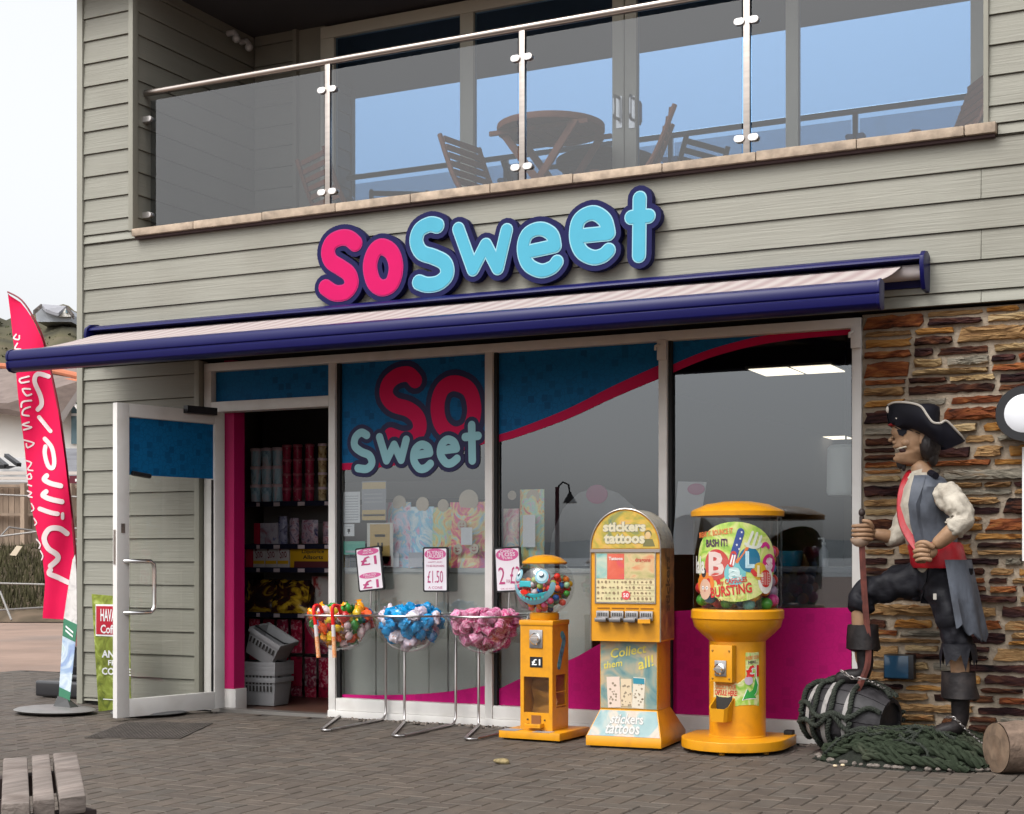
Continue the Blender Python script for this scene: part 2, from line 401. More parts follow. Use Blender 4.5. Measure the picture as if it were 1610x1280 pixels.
for k in (0, 1):
    for q in range(3):
        mb = paver_mesh(MB(), 0, .2 if k == 0 else .1, 0, .1 if k == 0 else .2); o = mb.build('paver', pave_m[q]); pm[(k, q)] = o.data; bpy.data.objects.remove(o)
for d, c in vis[:300]:
    k = 0 if c[1] - c[0] > .15 else 1
    o = bpy.data.objects.new('paver', pm[(k, random.choice((0, 0, 1, 2)))]); o.location = (c[0], c[2], random.uniform(-.0012, .0012)); o.rotation_euler = (random.uniform(-.004, .004), random.uniform(-.004, .004), 0)
    link(o, paving)
pv = [MB(), MB(), MB()]
for d, c in vis[300:]: paver_mesh(random.choice(pv), *c, random.uniform(-.0015, .001))
for c in rest: paver_mesh(random.choice(pv), *c, random.uniform(-.0015, .001))
for q in range(3):
    tag(pv[q].build('far_pavers', pave_m[q], paving), kind='stuff')
# gravel gap along the foot of the window
gm = mat('gravel', (.20, .17, .145), .9, var=.35, scale=40); mb = MB()
for k in range(900):
    x = random.uniform(-5.4, -1.0); y = random.uniform(-.125, -.035); r = random.uniform(.004, .011)
    mb.ball((x, y, random.uniform(-.008, .004)), (r * random.uniform(.8, 1.4), r, r * .7), 6, 3)
tag(mb.build('gravel', gm), kind='stuff')

# ---------------------------------------------------------------- the shop building
B = thing('shop_building', 'two storey shop clad in sage grey boards with a stone corner and a glazed balcony', 'building', (-4.2, 0, 0))
def bp(mb, name, m, **k): return mb.build(name, m, B, True, **k)
YC = -.06; LB = at(132, 422.4, YC).z; PITCH = .1612
bp(MB().bx(-7.49, 3.5, -.044, .15, 2.40, 3.27), 'upper_wall', dark)
bp(MB().bx(-7.49, -6.475, -.044, .25, -.05, 2.40), 'side_wall', dark)
bp(MB().bx(-7.49, -7.03, -.044, .15, 3.27, 5.34), 'balcony_pier', dark); bp(MB().bx(-1.255, 3.5, -.044, .15, 3.27, 5.34), 'balcony_pier', dark)
bp(MB().bx(-7.49, -7.3, .15, 12, -.05, 5.34).bx(-7.3, 3.5, 11.8, 12, -.05, 5.34).bx(3.3, 3.5, .3, 11.8, -.05, 5.34), 'rear_wall', cladtrim)
bp(MB().bx(-7.3, 3.3, .15, 11.8, 2.72, 3.07), 'floor_slab', inwall)
bp(MB().bx(-7.6, 3.6, -.30, 12.1, 5.12, 5.62), 'soffit', mat('soffit_board', (.075, .07, .075), .7))
bp(MB().bx(-7.6, 3.6, -.5, 12.1, 5.62, 5.9), 'roof', mat('roof_grey', (.12, .12, .125), .7))
def board(x0, x1, z0, z1, y=YC, k='f', X=None):
    g = .0032; mb = MB()
    if k == 'f':
        V = [(x0, y + .016, z0 + g), (x1, y + .016, z0 + g), (x1, y + .016, z1), (x0, y + .016, z1), (x0, y - .014, z0 + g), (x1, y - .014, z0 + g), (x1, y - .001, z1), (x0, y - .001, z1)]
    else:                                    # return wall, faces +x, runs along y from x0 to x1
        V = [(X - .016, x1, z0 + g), (X - .016, x0, z0 + g), (X - .016, x0, z1), (X - .016, x1, z1), (X + .014, x1, z0 + g), (X + .014, x0, z0 + g), (X + .001, x0, z1), (X + .001, x1, z1)]
        V = [V[i] for i in (1, 0, 3, 2, 5, 4, 7, 6)]
    mb.add(V, [(4, 5, 6, 7), (0, 3, 2, 1), (0, 1, 5, 4), (3, 7, 6, 2), (0, 4, 7, 3), (1, 2, 6, 5)])
    bp(mb, 'cladding_board', clad, bevel=.0012, seg=1)
cl_, cr2 = fx(210, -.1) - .002, fx(1567, -.1) + .002
zb = LB
while zb > PITCH: zb -= PITCH
r = 0; z = zb - PITCH
joint = fx(1543, YC)
while z < 5.34:
    z1 = z + PITCH; lo, hi = max(z, .02), z1
    if z < 2.38 and z1 > .03: board(-7.47, -6.478, lo, min(hi, 2.392))
    if z1 <= 2.42: pass
    elif z1 <= 3.285:
        lo = max(lo, 2.395)
        if r % 2: xs = [-7.47, joint, 2.0]
        else: xs = [-7.47, joint + 1.8, 3.4]
        if hi - lo > .03:
            for a, b in zip(xs, xs[1:]): board(a + .001, b - .001, lo, hi)
    elif z < 3.275:
        board(-7.47, 2.0, lo, 3.274)
        board(-7.47, cl_, 3.2745, 3.335); board(-7.47, -7.045, 3.336, hi); board(cr2, 2.0, 3.2745, 3.335); board(-1.245, 2.0, 3.336, hi)
        board(-.055, 1.33, 3.2, hi, k='r', X=-7.022)
    else:
        board(-7.47, -7.045, lo, hi); board(-1.245, 2.0, lo, hi)
        board(-.035, 1.34, lo, hi, k='r', X=-7.022)
        board(-7.0, -6.615, lo, hi, y=1.34)
    z = z1; r += 1
bp(MB().bx(-7.022, -6.36, 1.357, 1.75, 3.07, 5.12), 'recess_wall', cladtrim); bp(MB().bx(-7.3, -7.03, .15, 1.75, 3.07, 5.12), 'recess_wall', cladtrim)
for (x0, x1, y0, y1, z0, z1) in ((-7.52, -7.468, -.085, -.03, .0, 5.34), (-7.045, -7.005, -.09, -.03, 3.33, 5.34), (-6.635, -6.6, 1.315, 1.356, 3.07, 5.12), (-1.268, -1.242, -.09, -.03, 3.33, 5.34), (-6.482, -6.44, -.075, .02, 0, 2.39)):
    bp(MB().bx(x0, x1, y0, y1, z0, z1), 'corner_trim', cladtrim, bevel=.003)
bp(MB().bx(-6.44, -6.425, -.02, .03, 0, 2.37), 'cover_strip', mat('brown_strip', (.09, .05, .045), .5))
# coping along the balcony edge
cj = [fx(p, -.1) for p in (210, 307, 415, 530, 648, 773, 903, 1043, 1190, 1348, 1517, 1567)]
for a, b in zip(cj, cj[1:]):
    bp(MB().bx(a + .002, b - .002, -.125, .16, 3.279 + random.uniform(0, .003), 3.334 + random.uniform(-.003, .003)), 'coping_block', coping_m, bevel=.006)
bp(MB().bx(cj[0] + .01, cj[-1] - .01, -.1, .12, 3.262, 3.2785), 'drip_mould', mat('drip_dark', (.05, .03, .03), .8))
# stone wall beside the window
bp(MB().bx(-1.925, 3.5, -.012, .3, -.05, 2.385), 'mortar', mat('mortar', (.30, .245, .185), .95, var=.22, scale=(16, 16, 16), bump=.9, bscale=55))
stone_m = []
def streaky(nm, cols, sc):
    m = multicol('stone_' + nm, cols, sc, .85, 1.1, (3.2, 3.2, 15)); n = m.node_tree.nodes; l = m.node_tree.links; tc = n.new('ShaderNodeTexCoord'); mp = n.new('ShaderNodeMapping'); mp.inputs['Scale'].default_value = (16, 16, 85); l.new(tc.outputs['Object'], mp.inputs[0])
    z = n.new('ShaderNodeTexNoise'); z.inputs['Scale'].default_value = 1; z.inputs['Detail'].default_value = 7; z.inputs['Roughness'].default_value = .7; z.inputs['Distortion'].default_value = .6; l.new(mp.outputs[0], z.inputs['Vector'])
    b = n.new('ShaderNodeBump'); b.inputs['Strength'].default_value = 1; b.inputs['Distance'].default_value = .022; l.new(z.outputs['Fac'], b.inputs['Height']); l.new(b.outputs[0], n['Principled BSDF'].inputs['Normal']); n['Principled BSDF'].inputs['Specular IOR Level'].default_value = .12
    return m
for nm, cols, sc in (('ochre', [(.09, .03, .012), (.34, .15, .035), (.42, .22, .07), (.36, .24, .12)], 1.4), ('rust', [(.03, .012, .009), (.16, .045, .018), (.27, .09, .03), (.34, .17, .06)], 1.5), ('umber', [(.010, .007, .007), (.035, .015, .012), (.085, .032, .018), (.17, .07, .03)], 1.6),
                     ('plum', [(.010, .007, .008), (.026, .012, .013), (.05, .02, .018), (.10, .04, .025)], 1.7), ('buff', [(.14, .075, .035), (.34, .23, .11), (.42, .31, .17), (.36, .20, .08)], 1.4), ('grey', [(.09, .08, .065), (.20, .18, .14), (.28, .25, .20), (.22, .14, .07)], 1.5), ('tan', [(.10, .05, .025), (.26, .15, .065), (.36, .22, .10), (.30, .13, .045)], 1.5)):
    stone_m.append(streaky(nm, cols, sc))
def stone(x0, x1, z0, z1, m):
    w, h = x1 - x0, z1 - z0; pts = []; n = max(4, int(w / .03)); j = min(.22 * h, .013)
    for k in range(n): pts.append((x0 + w * (k + random.uniform(.0, .6)) / n, z0 + random.uniform(0, j) * random.random()))
    pts.append((x1 - random.uniform(0, j), z0 + h * random.uniform(.1, .35))); pts.append((x1 - random.uniform(0, 2.2 * j), z0 + h * random.uniform(.6, .9)))
    tp_ = random.uniform(-.12, .12) * h
    for k in range(n): t = (k + random.uniform(.0, .6)) / n; pts.append((x1 - w * t, z1 - random.uniform(0, j) - max(0, tp_ * (2 * t - 1))))
    pts.append((x0 + random.uniform(0, 2.2 * j), z0 + h * random.uniform(.5, .9)))
    cx = sum(p[0] for p in pts) / len(pts); cz = sum(p[1] for p in pts) / len(pts); k = len(pts); pr = random.uniform(.012, .040); ty = random.uniform(-.5, .5) * pr
    V = [(p[0], -.008, p[1]) for p in pts]; V += [(cx + (p[0] - cx) * .985, -.012 - pr * random.uniform(.75, 1.0) - ty * (p[1] - cz) / h, cz + (p[1] - cz) * .93) for p in pts]
    V += [(cx + (p[0] - cx) * random.uniform(.5, .75), -.012 - pr * random.uniform(.8, 1.25) - ty * (p[1] - cz) / h * .4, cz + (p[1] - cz) * .42) for p in pts]
    F = [(i, (i + 1) % k, k + (i + 1) % k, k + i) for i in range(k)] + [(k + i, k + (i + 1) % k, 2 * k + (i + 1) % k, 2 * k + i) for i in range(k)] + [tuple(range(2 * k, 3 * k))]
    o = bp(MB().add(V, F), 'wall_stone', m)
rs = random.Random(4); random.seed(11)
z = .0; WT = (3.4, 3.2, 5, 4, 3.6, 1.5, 3.6)
while z < 2.37:
    h = rs.choice((.036, .045, .05, .06, .07, .08, .095)); h = min(h, 2.378 - z)
    x = -1.918
    while x < .45:
        w = rs.uniform(.10, .46) * (1.1 if h > .055 else .95); w = min(w, .5 - x)
        if h > .066 and rs.random() < .45:
            c_ = rs.uniform(.35, .65); w2_ = w * rs.uniform(.4, .6)
            stone(x, x + w, z, z + h * c_ - .004, stone_m[rs.choices(range(7), WT)[0]])
            if w > .3: stone(x, x + w2_ - .005, z + h * c_ + .004, z + h, stone_m[rs.choices(range(7), WT)[0]]); stone(x + w2_ + .005, x + w, z + h * c_ + .004, z + h, stone_m[rs.choices(range(7), WT)[0]])
            else: stone(x, x + w, z + h * c_ + .004, z + h, stone_m[rs.choices(range(7), WT)[0]])
        elif h > .02: stone(x, x + w, z, z + h - rs.uniform(0, .006), stone_m[rs.choices(range(7), WT)[0]])
        x += w + rs.uniform(.007, .018)
    z += h + rs.uniform(.006, .011)
random.seed(21)

# ---- shop front: posts, rails, panes and the vinyl on them
PX = [fx(526), fx(772), fx(1045), fx(1349)]
ZT = 2.365
def post(x, w=.052, z0=.0, z1=ZT, name='window_post', y0=-.035, y1=.07):
    o = bp(MB().bx(x - w / 2, x + w / 2, y0, y1, z0, z1), name, white, bevel=.004)
    return o
for x in PX: post(x)
post(-6.40, .06, name='door_post')
bp(MB().bx(-6.43, PX[3] + .026, -.036, .07, 2.315, ZT + .005), 'head_rail', white, bevel=.004)
for a, b in zip(PX, PX[1:]):
    bp(MB().bx(a + .027, b - .027, -.03, .07, .045, .125), 'bottom_rail', white, bevel=.004)
bp(MB().bx(PX[0] - .026, PX[3] + .026, -.045, .07, -.0, .044), 'sill', white, bevel=.003)
bp(MB().bx(-6.37, PX[0] - .027, -.034, .07, 2.035, 2.105), 'transom_rail', white, bevel=.004)
bp(MB().bx(-6.37, PX[0] - .027, -.03, .07, -.01, .012), 'threshold', mat('threshold_metal', (.30, .28, .26), .4, .8))
for x in PX[2:]:                                                      # small awning-arm brackets at the post heads
    bp(MB().bx(x - .028, x + .028, -.055, -.037, 2.20, 2.315).tube([(x - .012, -.06, 2.29), (x - .03, -.075, 2.28), (x - .03, -.075, 2.255)], .008, 8), 'bracket', white, bevel=.003)
panes = []
for a, b in zip(PX, PX[1:]):
    p = bp(MB().bx(a + .026, b - .026, .020, .026, .12, 2.318), 'window_pane', wglass); panes.append(p)
    bp(MB().bx(a + .0265, a + .047, -.012, .019, .126, 2.314).bx(b - .034, b - .0265, -.008, .019, .126, 2.314), 'gasket', rubber)
tp = bp(MB().bx(-6.37, PX[0] - .027, .020, .026, 2.106, 2.314), 'transom_pane', wglass)
def vin(parent, pts, m, name, y=.0165, th=.0025, tx=None):
    q = [(p.x, p.z) for p in (at(a, b, y) for a, b in pts)]
    if Vector(q[1]).to_3d().x is None: pass
    return MB().flat([q], plane_y(y), th).build(name, m, parent, True)
def inset(poly, lo, hi): return [(min(max(x, lo), hi), y) for x, y in poly]
def vin_w(parent, q, m, name, y=.0165, th=.0025): return MB().flat([q], plane_y(y), th).build(name, m, parent, True)
def wpts(pts, y=.0165): return [(p.x, p.z) for p in (at(a, b, y) for a, b in pts)]
# blue heads with the red swoosh under them
x0, x1 = PX[0] + .048, PX[1] - .035
sw = wpts(curve([(530, 736), (580, 733), (650, 722), (710, 707), (770, 689)], 5)); low = wpts(curve([(530, 747), (580, 744), (650, 733), (710, 718), (770, 700)], 5))
def between(sw, x0, x1, top):
    s = [p for p in sw if x0 < p[0] < x1]
    def zi(x):
        for a, b in zip(sw, sw[1:]):
            if a[0] <= x <= b[0]: return a[1] + (b[1] - a[1]) * (x - a[0]) / (b[0] - a[0])
        return sw[0][1] if x < sw[0][0] else sw[-1][1]
    return [(x0, zi(x0))] + s + [(x1, zi(x1))], zi
def bay(i, pts, th, pane):
    x0, x1 = PX[i] + .048, PX[i + 1] - .035
    up, _ = between(wpts(curve(pts, 6)), x0, x1, 0)
    lo, _ = between(wpts(curve([(a, b + th(a)) for a, b in pts], 6)), x0, x1, 0)
    vin_w(pane, up + [(x1, 2.313), (x0, 2.313)], vblue, 'blue_vinyl')
    vin_w(pane, lo + up[::-1], red_stripe, 'red_stripe', .0160)
bay(0, [(520, 729), (580, 726), (650, 716), (710, 702), (790, 678)], lambda a: 11, panes[0])
bay(1, [(770, 686), (782, 684), (817, 673), (892, 643), (966, 606), (1037, 574), (1060, 566)], lambda a: 11 + 10 * min(1, (a - 770) / 250), panes[1])
bay(2, [(1040, 582), (1056, 574), (1115, 550), (1190, 530), (1264, 519), (1339, 513), (1360, 512)], lambda a: 13, panes[2])
vin_w(tp, [(-6.365, 2.11), (PX[0] - .03, 2.11), (PX[0] - .03, 2.312), (-6.365, 2.312)], vblue, 'blue_vinyl')
def foot(i, pts, pane):
    x0, x1 = PX[i] + .048, PX[i + 1] - .035
    up, _ = between(wpts(curve(pts, 6)), x0, x1, 0)
    vin_w(pane, [(x0, .1262), (x1, .1262)] + up[::-1], vpink, 'pink_vinyl')
foot(0, [(520, 1091), (600, 1093), (690, 1089), (770, 1077), (790, 1073)], panes[0])
foot(1, [(770, 1089), (783, 1084), (827, 1063), (899, 1036), (940, 1014), (1000, 985), (1060, 962)], panes[1])
foot(2, [(1040, 962), (1100, 959), (1200, 957), (1360, 955)], panes[2])

# ---- rounded bubble letters (centre lines in photo pixels)
S_BIG = [(559, 383), (549, 375), (536, 374), (522, 381), (516, 396), (521, 411), (536, 421), (549, 431), (553, 446), (544, 459), (527, 461), (512, 452)]
O_BIG = curve([(600, 388), (616, 397), (623, 420), (617, 445), (602, 453), (588, 444), (582, 419), (588, 397)], 4, True)
S2 = [(688, 355), (676, 353), (660, 362), (655, 380), (663, 397), (682, 404), (700, 414), (703, 432), (690, 445), (672, 448), (659, 444)]
Wl = [(721, 360), (744, 424), (764, 385), (783, 422), (797, 362)]
E1 = [(836, 395), (873, 387), (868, 369), (850, 360), (830, 368), (823, 390), (830, 415), (850, 426), (868, 421), (876, 412)]
E2 = [(916, 371), (957, 367), (951, 346), (932, 335), (911, 346), (906, 372), (914, 395), (932, 405), (948, 402), (957, 394)]
T1 = [(1006, 312), (1005, 402)]; T2 = [(993, 342), (1020, 340)]
def letter_polys(lines, r, mp2, smooth=True):
    out = []
    for ln in lines:
        c = [Vector(p) for p in ln]
        out.append([mp2(p.x, p.y) for p in c])
    return strokes(out, r, 16)
SIGN = thing('shop_sign', 'three dimensional SoSweet letter sign in pink and turquoise with navy outlines above the awning', 'sign', (-4.3, -.075, 2.75))
pinkl = mat('sign_pink', (.45, .0015, .085), .6, spec=.15, var=.04); turq = mat('sign_turquoise', (.060, .30, .41), .6, spec=.2, var=.04); navyl = mat('sign_navy', (.006, .0065, .052), .6, spec=.15); rimw = mat('sign_rim', (.24, .46, .53), .45); rimp = mat('sign_pink_rim', (.40, .006, .12), .45)
e_curve = lambda e: curve(e, 5)
def sq(e): return [Vector(e[0])] + list(curve(e[1:], 5))
LET = [('letter_s', [curve(S_BIG, 5)], .050, pinkl, rimp, 0), ('letter_o', [O_BIG + [O_BIG[0]]], .050, pinkl, rimp, .004), ('letter_s', [curve(S2, 5)], .047, turq, rimw, .008), ('letter_w', [Wl], .040, turq, rimw, .002),
       ('letter_e', [sq(E1)], .041, turq, rimw, .006), ('letter_e', [sq(E2)], .043, turq, rimw, .010), ('letter_t', [T1, T2], .041, turq, rimw, .014)]
YS = -.135
for nm, lines, r, m, rm, dz in LET:
    y = YS - dz
    mp2 = lambda a, b: (at(a, b, y).x, at(a, b, y).z)
    back = MB().flat(letter_polys(lines, r + .036, mp2), plane_y(y), .058 - dz * .3).build(nm, navyl, SIGN, True, bevel=.002, seg=1)
    MB().flat(letter_polys(lines, r + .0035, mp2), plane_y(y - .003), .004).build('face_rim', rm, back, True)
    MB().flat(letter_polys(lines, r - .004, mp2), plane_y(y - .006), .004).build('face', m, back, True)
# the logo on the first pane
S3 = [(651, 598), (640, 588), (622, 591), (608, 604), (606, 622), (618, 636), (640, 643), (655, 656), (658, 674), (648, 687), (630, 690), (612, 684)]
O3 = curve([(712, 602), (736, 613), (744, 645), (735, 674), (712, 683), (692, 668), (686, 640), (693, 613)], 4, True)
sw_l = [('s', [curve([(575, 684), (566, 680), (557, 688), (556, 701), (566, 710), (579, 716), (583, 728), (575, 737), (561, 736)], 5)]), ('w', [[(595, 687), (606, 724), (618, 699), (629, 723), (637, 691)]]),
        ('e', [sq([(650, 716), (674, 712), (671, 703), (661, 699), (651, 707), (649, 723), (657, 736), (667, 736), (675, 729)])]), ('e', [sq([(693, 708), (716, 705), (712, 695), (702, 691), (693, 699), (691, 714), (699, 727), (708, 728), (717, 721)])]),
        ('t', [[(740, 668), (741, 724)], [(730, 687), (750, 685)]])]
mp3 = lambda a, b: (at(a, b, .0).x, at(a, b, .0).z)
logo_red = mat('logo_red', (.56, .005, .075), .6, spec=.15); logo_t = mat('logo_turquoise', (.26, .52, .58), .5); logo_n = mat('logo_navy', (.006, .006, .055), .5)
P0 = panes[0]
def pl(lines, r, y, m, name): return MB().flat([q for ln in lines for q in strokes([[mp3(p[0], p[1]) for p in ln]], r, 14)], plane_y(y), .0006).build(name, m, P0, True)
big = [curve(S3, 5), O3 + [O3[0]]]
pl(big, .088, .0152, logo_n, 'logo_outline'); pl(big, .050, .0144, logo_red, 'logo_letters')
allw = [ln for _, ls in sw_l for ln in ls]
pl(allw, .054, .0136, logo_n, 'logo_outline'); pl(allw, .0265, .0128, logo_t, 'logo_letters')

# ---- the open door
HX, HY = -6.285, -.02; DD = Vector((-.225, -.974)).normalized(); DN = Vector((-DD.y, DD.x)); DW = .875
def dm(u, z, n): return Vector((HX + DD.x * u + DN.x * n, HY + DD.y * u + DN.y * n, z))
def dbox(mb, u0, u1, z0, z1, n0, n1):
    vs = [dm(u, z, n) for u in (u0, u1) for z in (z0, z1) for n in (n0, n1)]
    return mb.add(vs, [(0, 1, 3, 2), (4, 6, 7, 5), (0, 4, 5, 1), (2, 3, 7, 6), (0, 2, 6, 4), (1, 5, 7, 3)])
mb = MB(); dbox(mb, 0, .085, .02, 2.03, -.02, .025); dbox(mb, DW - .095, DW, .02, 2.03, -.02, .025); dbox(mb, .085, DW - .095, .02, .135, -.02, .025); dbox(mb, .085, DW - .095, 1.945, 2.03, -.02, .025)
door = bp(mb, 'shop_door', white, bevel=.004); door['label'] = 'white framed glass door standing open'
dbox(MB(), .08, DW - .09, .13, 1.95, -.003, .003).build('door_pane', clearpl, door, True)
dbox(MB(), .085, DW - .095, 1.575, 1.943, .0035, .006).build('blue_vinyl', vblue, door, True)
dbox(MB(), .088, .10, .136, 1.57, .003, .012).build('gasket', rubber, door, True)
hp = [dm(DW - .05, 1.03, .025), dm(DW - .05, 1.03, .075), dm(DW - .07, 1.03, .095), dm(DW - .25, 1.03, .10)]
hand = [dm(DW - .06, 1.02, .02), dm(DW - .075, 1.02, .05), dm(DW - .13, 1.02, .075), dm(DW - .21, 1.02, .088), dm(DW - .235, 1.0, .09), dm(DW - .24, .97, .09), dm(DW - .24, .74, .09), dm(DW - .235, .71, .09), dm(DW - .21, .69, .088), dm(DW - .13, .69, .075), dm(DW - .075, .69, .05), dm(DW - .06, .69, .02)]
MB().tube(hand, .014, 12).build('door_handle', chrome, door, True, smooth=True)
mb = MB(); dbox(mb, DW - .06, DW - .03, 1.20, 1.26, .0255, .028); mb.build('lock', steel, door, True)
mb = MB(); dbox(mb, DW - .0, DW + .004, 1.0, 1.22, -.008, .012); mb.build('lock_plate', steel, door, True)
mb = MB(); dbox(mb, .1, .35, 2.0, 2.05, .026, .07); mb.build('closer', black, door, True)
mb = MB().tube([dm(DW - .12, 1.585, .02), dm(DW - .26, 1.57, .02)], .016, 8); mb.build('grip', black, door, True)

# ---------------------------------------------------------------- awning
AW = thing('awning', 'retractable shop awning with pale striped fabric in a navy blue cassette and front bar', 'awning', (-4.43, -.06, 2.4))
ax0, ax1 = -7.30, -1.56
prof = [(-.065, 2.50), (-.065, 2.655), (-.10, 2.672), (-.16, 2.668), (-.215, 2.645), (-.225, 2.628), (-.10, 2.628), (-.085, 2.50)]
mb = MB(); k = len(prof); mb.add([(x, y, z) for x in (ax0, ax1) for y, z in prof], [(i, (i + 1) % k, k + (i + 1) % k, k + i) for i in range(k)] + [tuple(range(k - 1, -1, -1)), tuple(range(k, 2 * k))])
mb.build('cassette', navy, AW, True, bevel=.006)
for x in (ax0, ax1):
    pr = [(-.06, 2.47), (-.06, 2.668), (-.12, 2.685), (-.19, 2.675), (-.235, 2.645), (-.245, 2.60), (-.225, 2.53), (-.185, 2.47)]; k = len(pr); w = .024
    MB().add([(xx, y, z) for xx in (x - w / 2, x + w / 2) for y, z in pr], [(i, (i + 1) % k, k + (i + 1) % k, k + i) for i in range(k)] + [tuple(range(k - 1, -1, -1)), tuple(range(k, 2 * k))]).build('end_cap', navy, AW, True, bevel=.005)
MB().tube([(ax0 + .02, -.13, 2.575), (ax1 - .02, -.13, 2.575)], .042, 14).build('fabric_roll', mat('fabric_roll', (.45, .40, .39), .8), AW, True, smooth=True)
bx0, bx1 = -7.215, -1.612; yb = -1.0
prof = [(yb + .05, 2.385), (yb - .01, 2.392), (yb - .045, 2.378), (yb - .058, 2.35), (yb - .056, 2.322), (yb - .049, 2.318), (yb - .049, 2.312), (yb - .056, 2.308), (yb - .05, 2.27), (yb - .03, 2.252), (yb + .01, 2.247), (yb + .05, 2.26)]
k = len(prof); MB().add([(x, y, z) for x in (bx0, bx1) for y, z in prof], [(i, (i + 1) % k, k + (i + 1) % k, k + i) for i in range(k)] + [tuple(range(k - 1, -1, -1)), tuple(range(k, 2 * k))]).build('front_bar', navy, AW, True, bevel=.003)
for x in (bx0 - .004, bx1 + .004):
    c2 = [(a, b) for a, b in prof]; MB().add([(xx, yb + (y - yb) * 1.06, 2.32 + (z - 2.32) * 1.06) for xx in (x - .008, x + .008) for y, z in c2], [(i, (i + 1) % k, k + (i + 1) % k, k + i) for i in range(k)] + [tuple(range(k - 1, -1, -1)), tuple(range(k, 2 * k))]).build('bar_end_cap', navy, AW, True, bevel=.003)
fab = mat('awning_fabric', (.62, .54, .52), .85)
n = fab.node_tree.nodes; l = fab.node_tree.links; tc = n.new('ShaderNodeTexCoord'); wv = n.new('ShaderNodeTexWave'); wv.bands_direction = 'X'; wv.inputs['Scale'].default_value = 2.6; l.new(tc.outputs['Object'], wv.inputs[0])
mr = n.new('ShaderNodeMix'); mr.data_type = 'RGBA'; mr.inputs['A'].default_value = (.36, .315, .30, 1); mr.inputs['B'].default_value = (.27, .21, .205, 1); l.new(wv.outputs['Fac'], mr.inputs['Factor']); l.new(mr.outputs['Result'], n['Principled BSDF'].inputs['Base Color'])
mb = MB(); N = 40; V = []; F = []
fxa, fxb = ax0 + .04, ax1 - .12
for sgn in (0, 1):
    for i in range(N + 1):
        for j in range(9):
            t = j / 8; x = (fxa + (bx0 + .03 - fxa) * t) + ((fxb - fxa) + ((bx1 - .03 - bx0 - .03) - (fxb - fxa)) * t) * i / N
            V.append((x, -.15 + (yb + .02 + .15) * t, 2.612 + (2.387 - 2.612) * t - .012 * math.sin(math.pi * t) - .003 * sgn + .002 * math.sin(i * 1.7) * math.sin(math.pi * t)))
Q = (N + 1) * 9
for i in range(N):
    for j in range(8):
        a = i * 9 + j; F += [(a, a + 1, a + 10, a + 9), (a + Q + 9, a + Q + 10, a + Q + 1, a + Q)]
mb.add(V, F).build('fabric', fab, AW, True, smooth=True)
for xa, xe, xb in ((-6.9, -6.0, -6.8), (-1.95, -2.9, -2.05)):
    MB().tube([(xa, -.16, 2.53), (xe, -.5, 2.44), (xb, yb + .05, 2.33)], .02, 8).build('folding_arm', navy, AW, True, smooth=True)

# ---------------------------------------------------------------- balcony: glazed doors, balustrade
YD = 1.36
def dx(px): return at(px, 150, YD).x
zt = at(515, 44, YD).z
def up_bar(a, b, z0, z1, name, y0=YD - .03, y1=YD + .05): return bp(MB().bx(a, b, y0, y1, z0, z1), name, frame_up, bevel=.004)
up_bar(dx(507), dx(1552), zt - .09, zt, 'balcony_door_head'); up_bar(dx(507), dx(1552), 3.07, 3.27, 'balcony_door_sill')
for a, b in ((507, 528), (726, 747), (965, 983), (985, 1003), (1237, 1257), (1527, 1560)): up_bar(dx(a), dx(b), 3.271, zt - .091, 'balcony_door_stile')
for a, b in ((528, 726), (747, 965), (1003, 1237), (1257, 1527)):
    bp(MB().bx(dx(a) - .01, dx(b) + .01, YD, YD + .012, 3.271, zt - .091), 'balcony_pane', upglass)
for a, s in ((974, -1), (994, 1)):
    c = at(a, 170, YD - .03); h = MB().bx(c.x - .022, c.x + .022, YD - .038, YD - .0305, c.z - .14, c.z + .08)
    h.tube([(c.x, YD - .04, c.z + .07), (c.x + s * .01, YD - .09, c.z + .07), (c.x + s * .012, YD - .10, c.z + .05), (c.x + s * .012, YD - .10, c.z - .06), (c.x + s * .01, YD - .09, c.z - .08), (c.x, YD - .04, c.z - .08)], .011, 8)
    bp(h, 'pull_handle', mat('dull_chrome', (.46, .47, .48), .3, 1.), smooth=True, angle=30)
bp(MB().bx(-6.6, 3.3, 4.6, 4.7, 3.07, 5.12), 'upper_room_wall', inwall)
for px in (364, 382):
    c = at(px, 52, 1.0); bp(MB().tube([(-7.01, 1.0, c.z), (-6.95, 1.0, c.z), (-6.93, 1.0, c.z - .03)], .022, 10).ball((-6.93, 1.0 + .0, c.z - .05), .032, 10, 6), 'wall_lamp', mat('lamp_white', (.5, .5, .5), .4), smooth=True) if px == 364 else bp(MB().tube([(-7.01, 1.16, c.z), (-6.95, 1.16, c.z), (-6.93, 1.16, c.z - .03)], .022, 10).ball((-6.93, 1.16, c.z - .05), .032, 10, 6), 'wall_lamp', MATS['lamp_white'], smooth=True)
YB = .04
BL = thing('balustrade', 'stainless steel balustrade with smoked glass panels along the balcony edge', 'balustrade', (-4.1, YB, 3.334))
zr = at(820, 44, YB).z; xl = -7.0
MB().tube([(xl, YB, zr), (1.2, YB, zr)], .0235, 16).build('handrail', steel, BL, True, smooth=True)
posts = [at(p, 200, YB).x for p in (516, 821.5, 1174.5)] + [-.45, .75]
for x in posts:
    MB().bx(x - .020, x + .020, YB - .012, YB + .02, 3.333, zr - .018).build('post', steel, BL, True, bevel=.003)
ed = [xl + .02] + posts; zc = [at(820, 90, YB - .02).z, at(820, 262, YB - .02).z]
for a, b in zip(ed, ed[1:]):
    MB().bx(a + .03, b - .03, YB - .005, YB + .005, 3.345, zr - .06).build('glass_panel', balglass, BL, True)
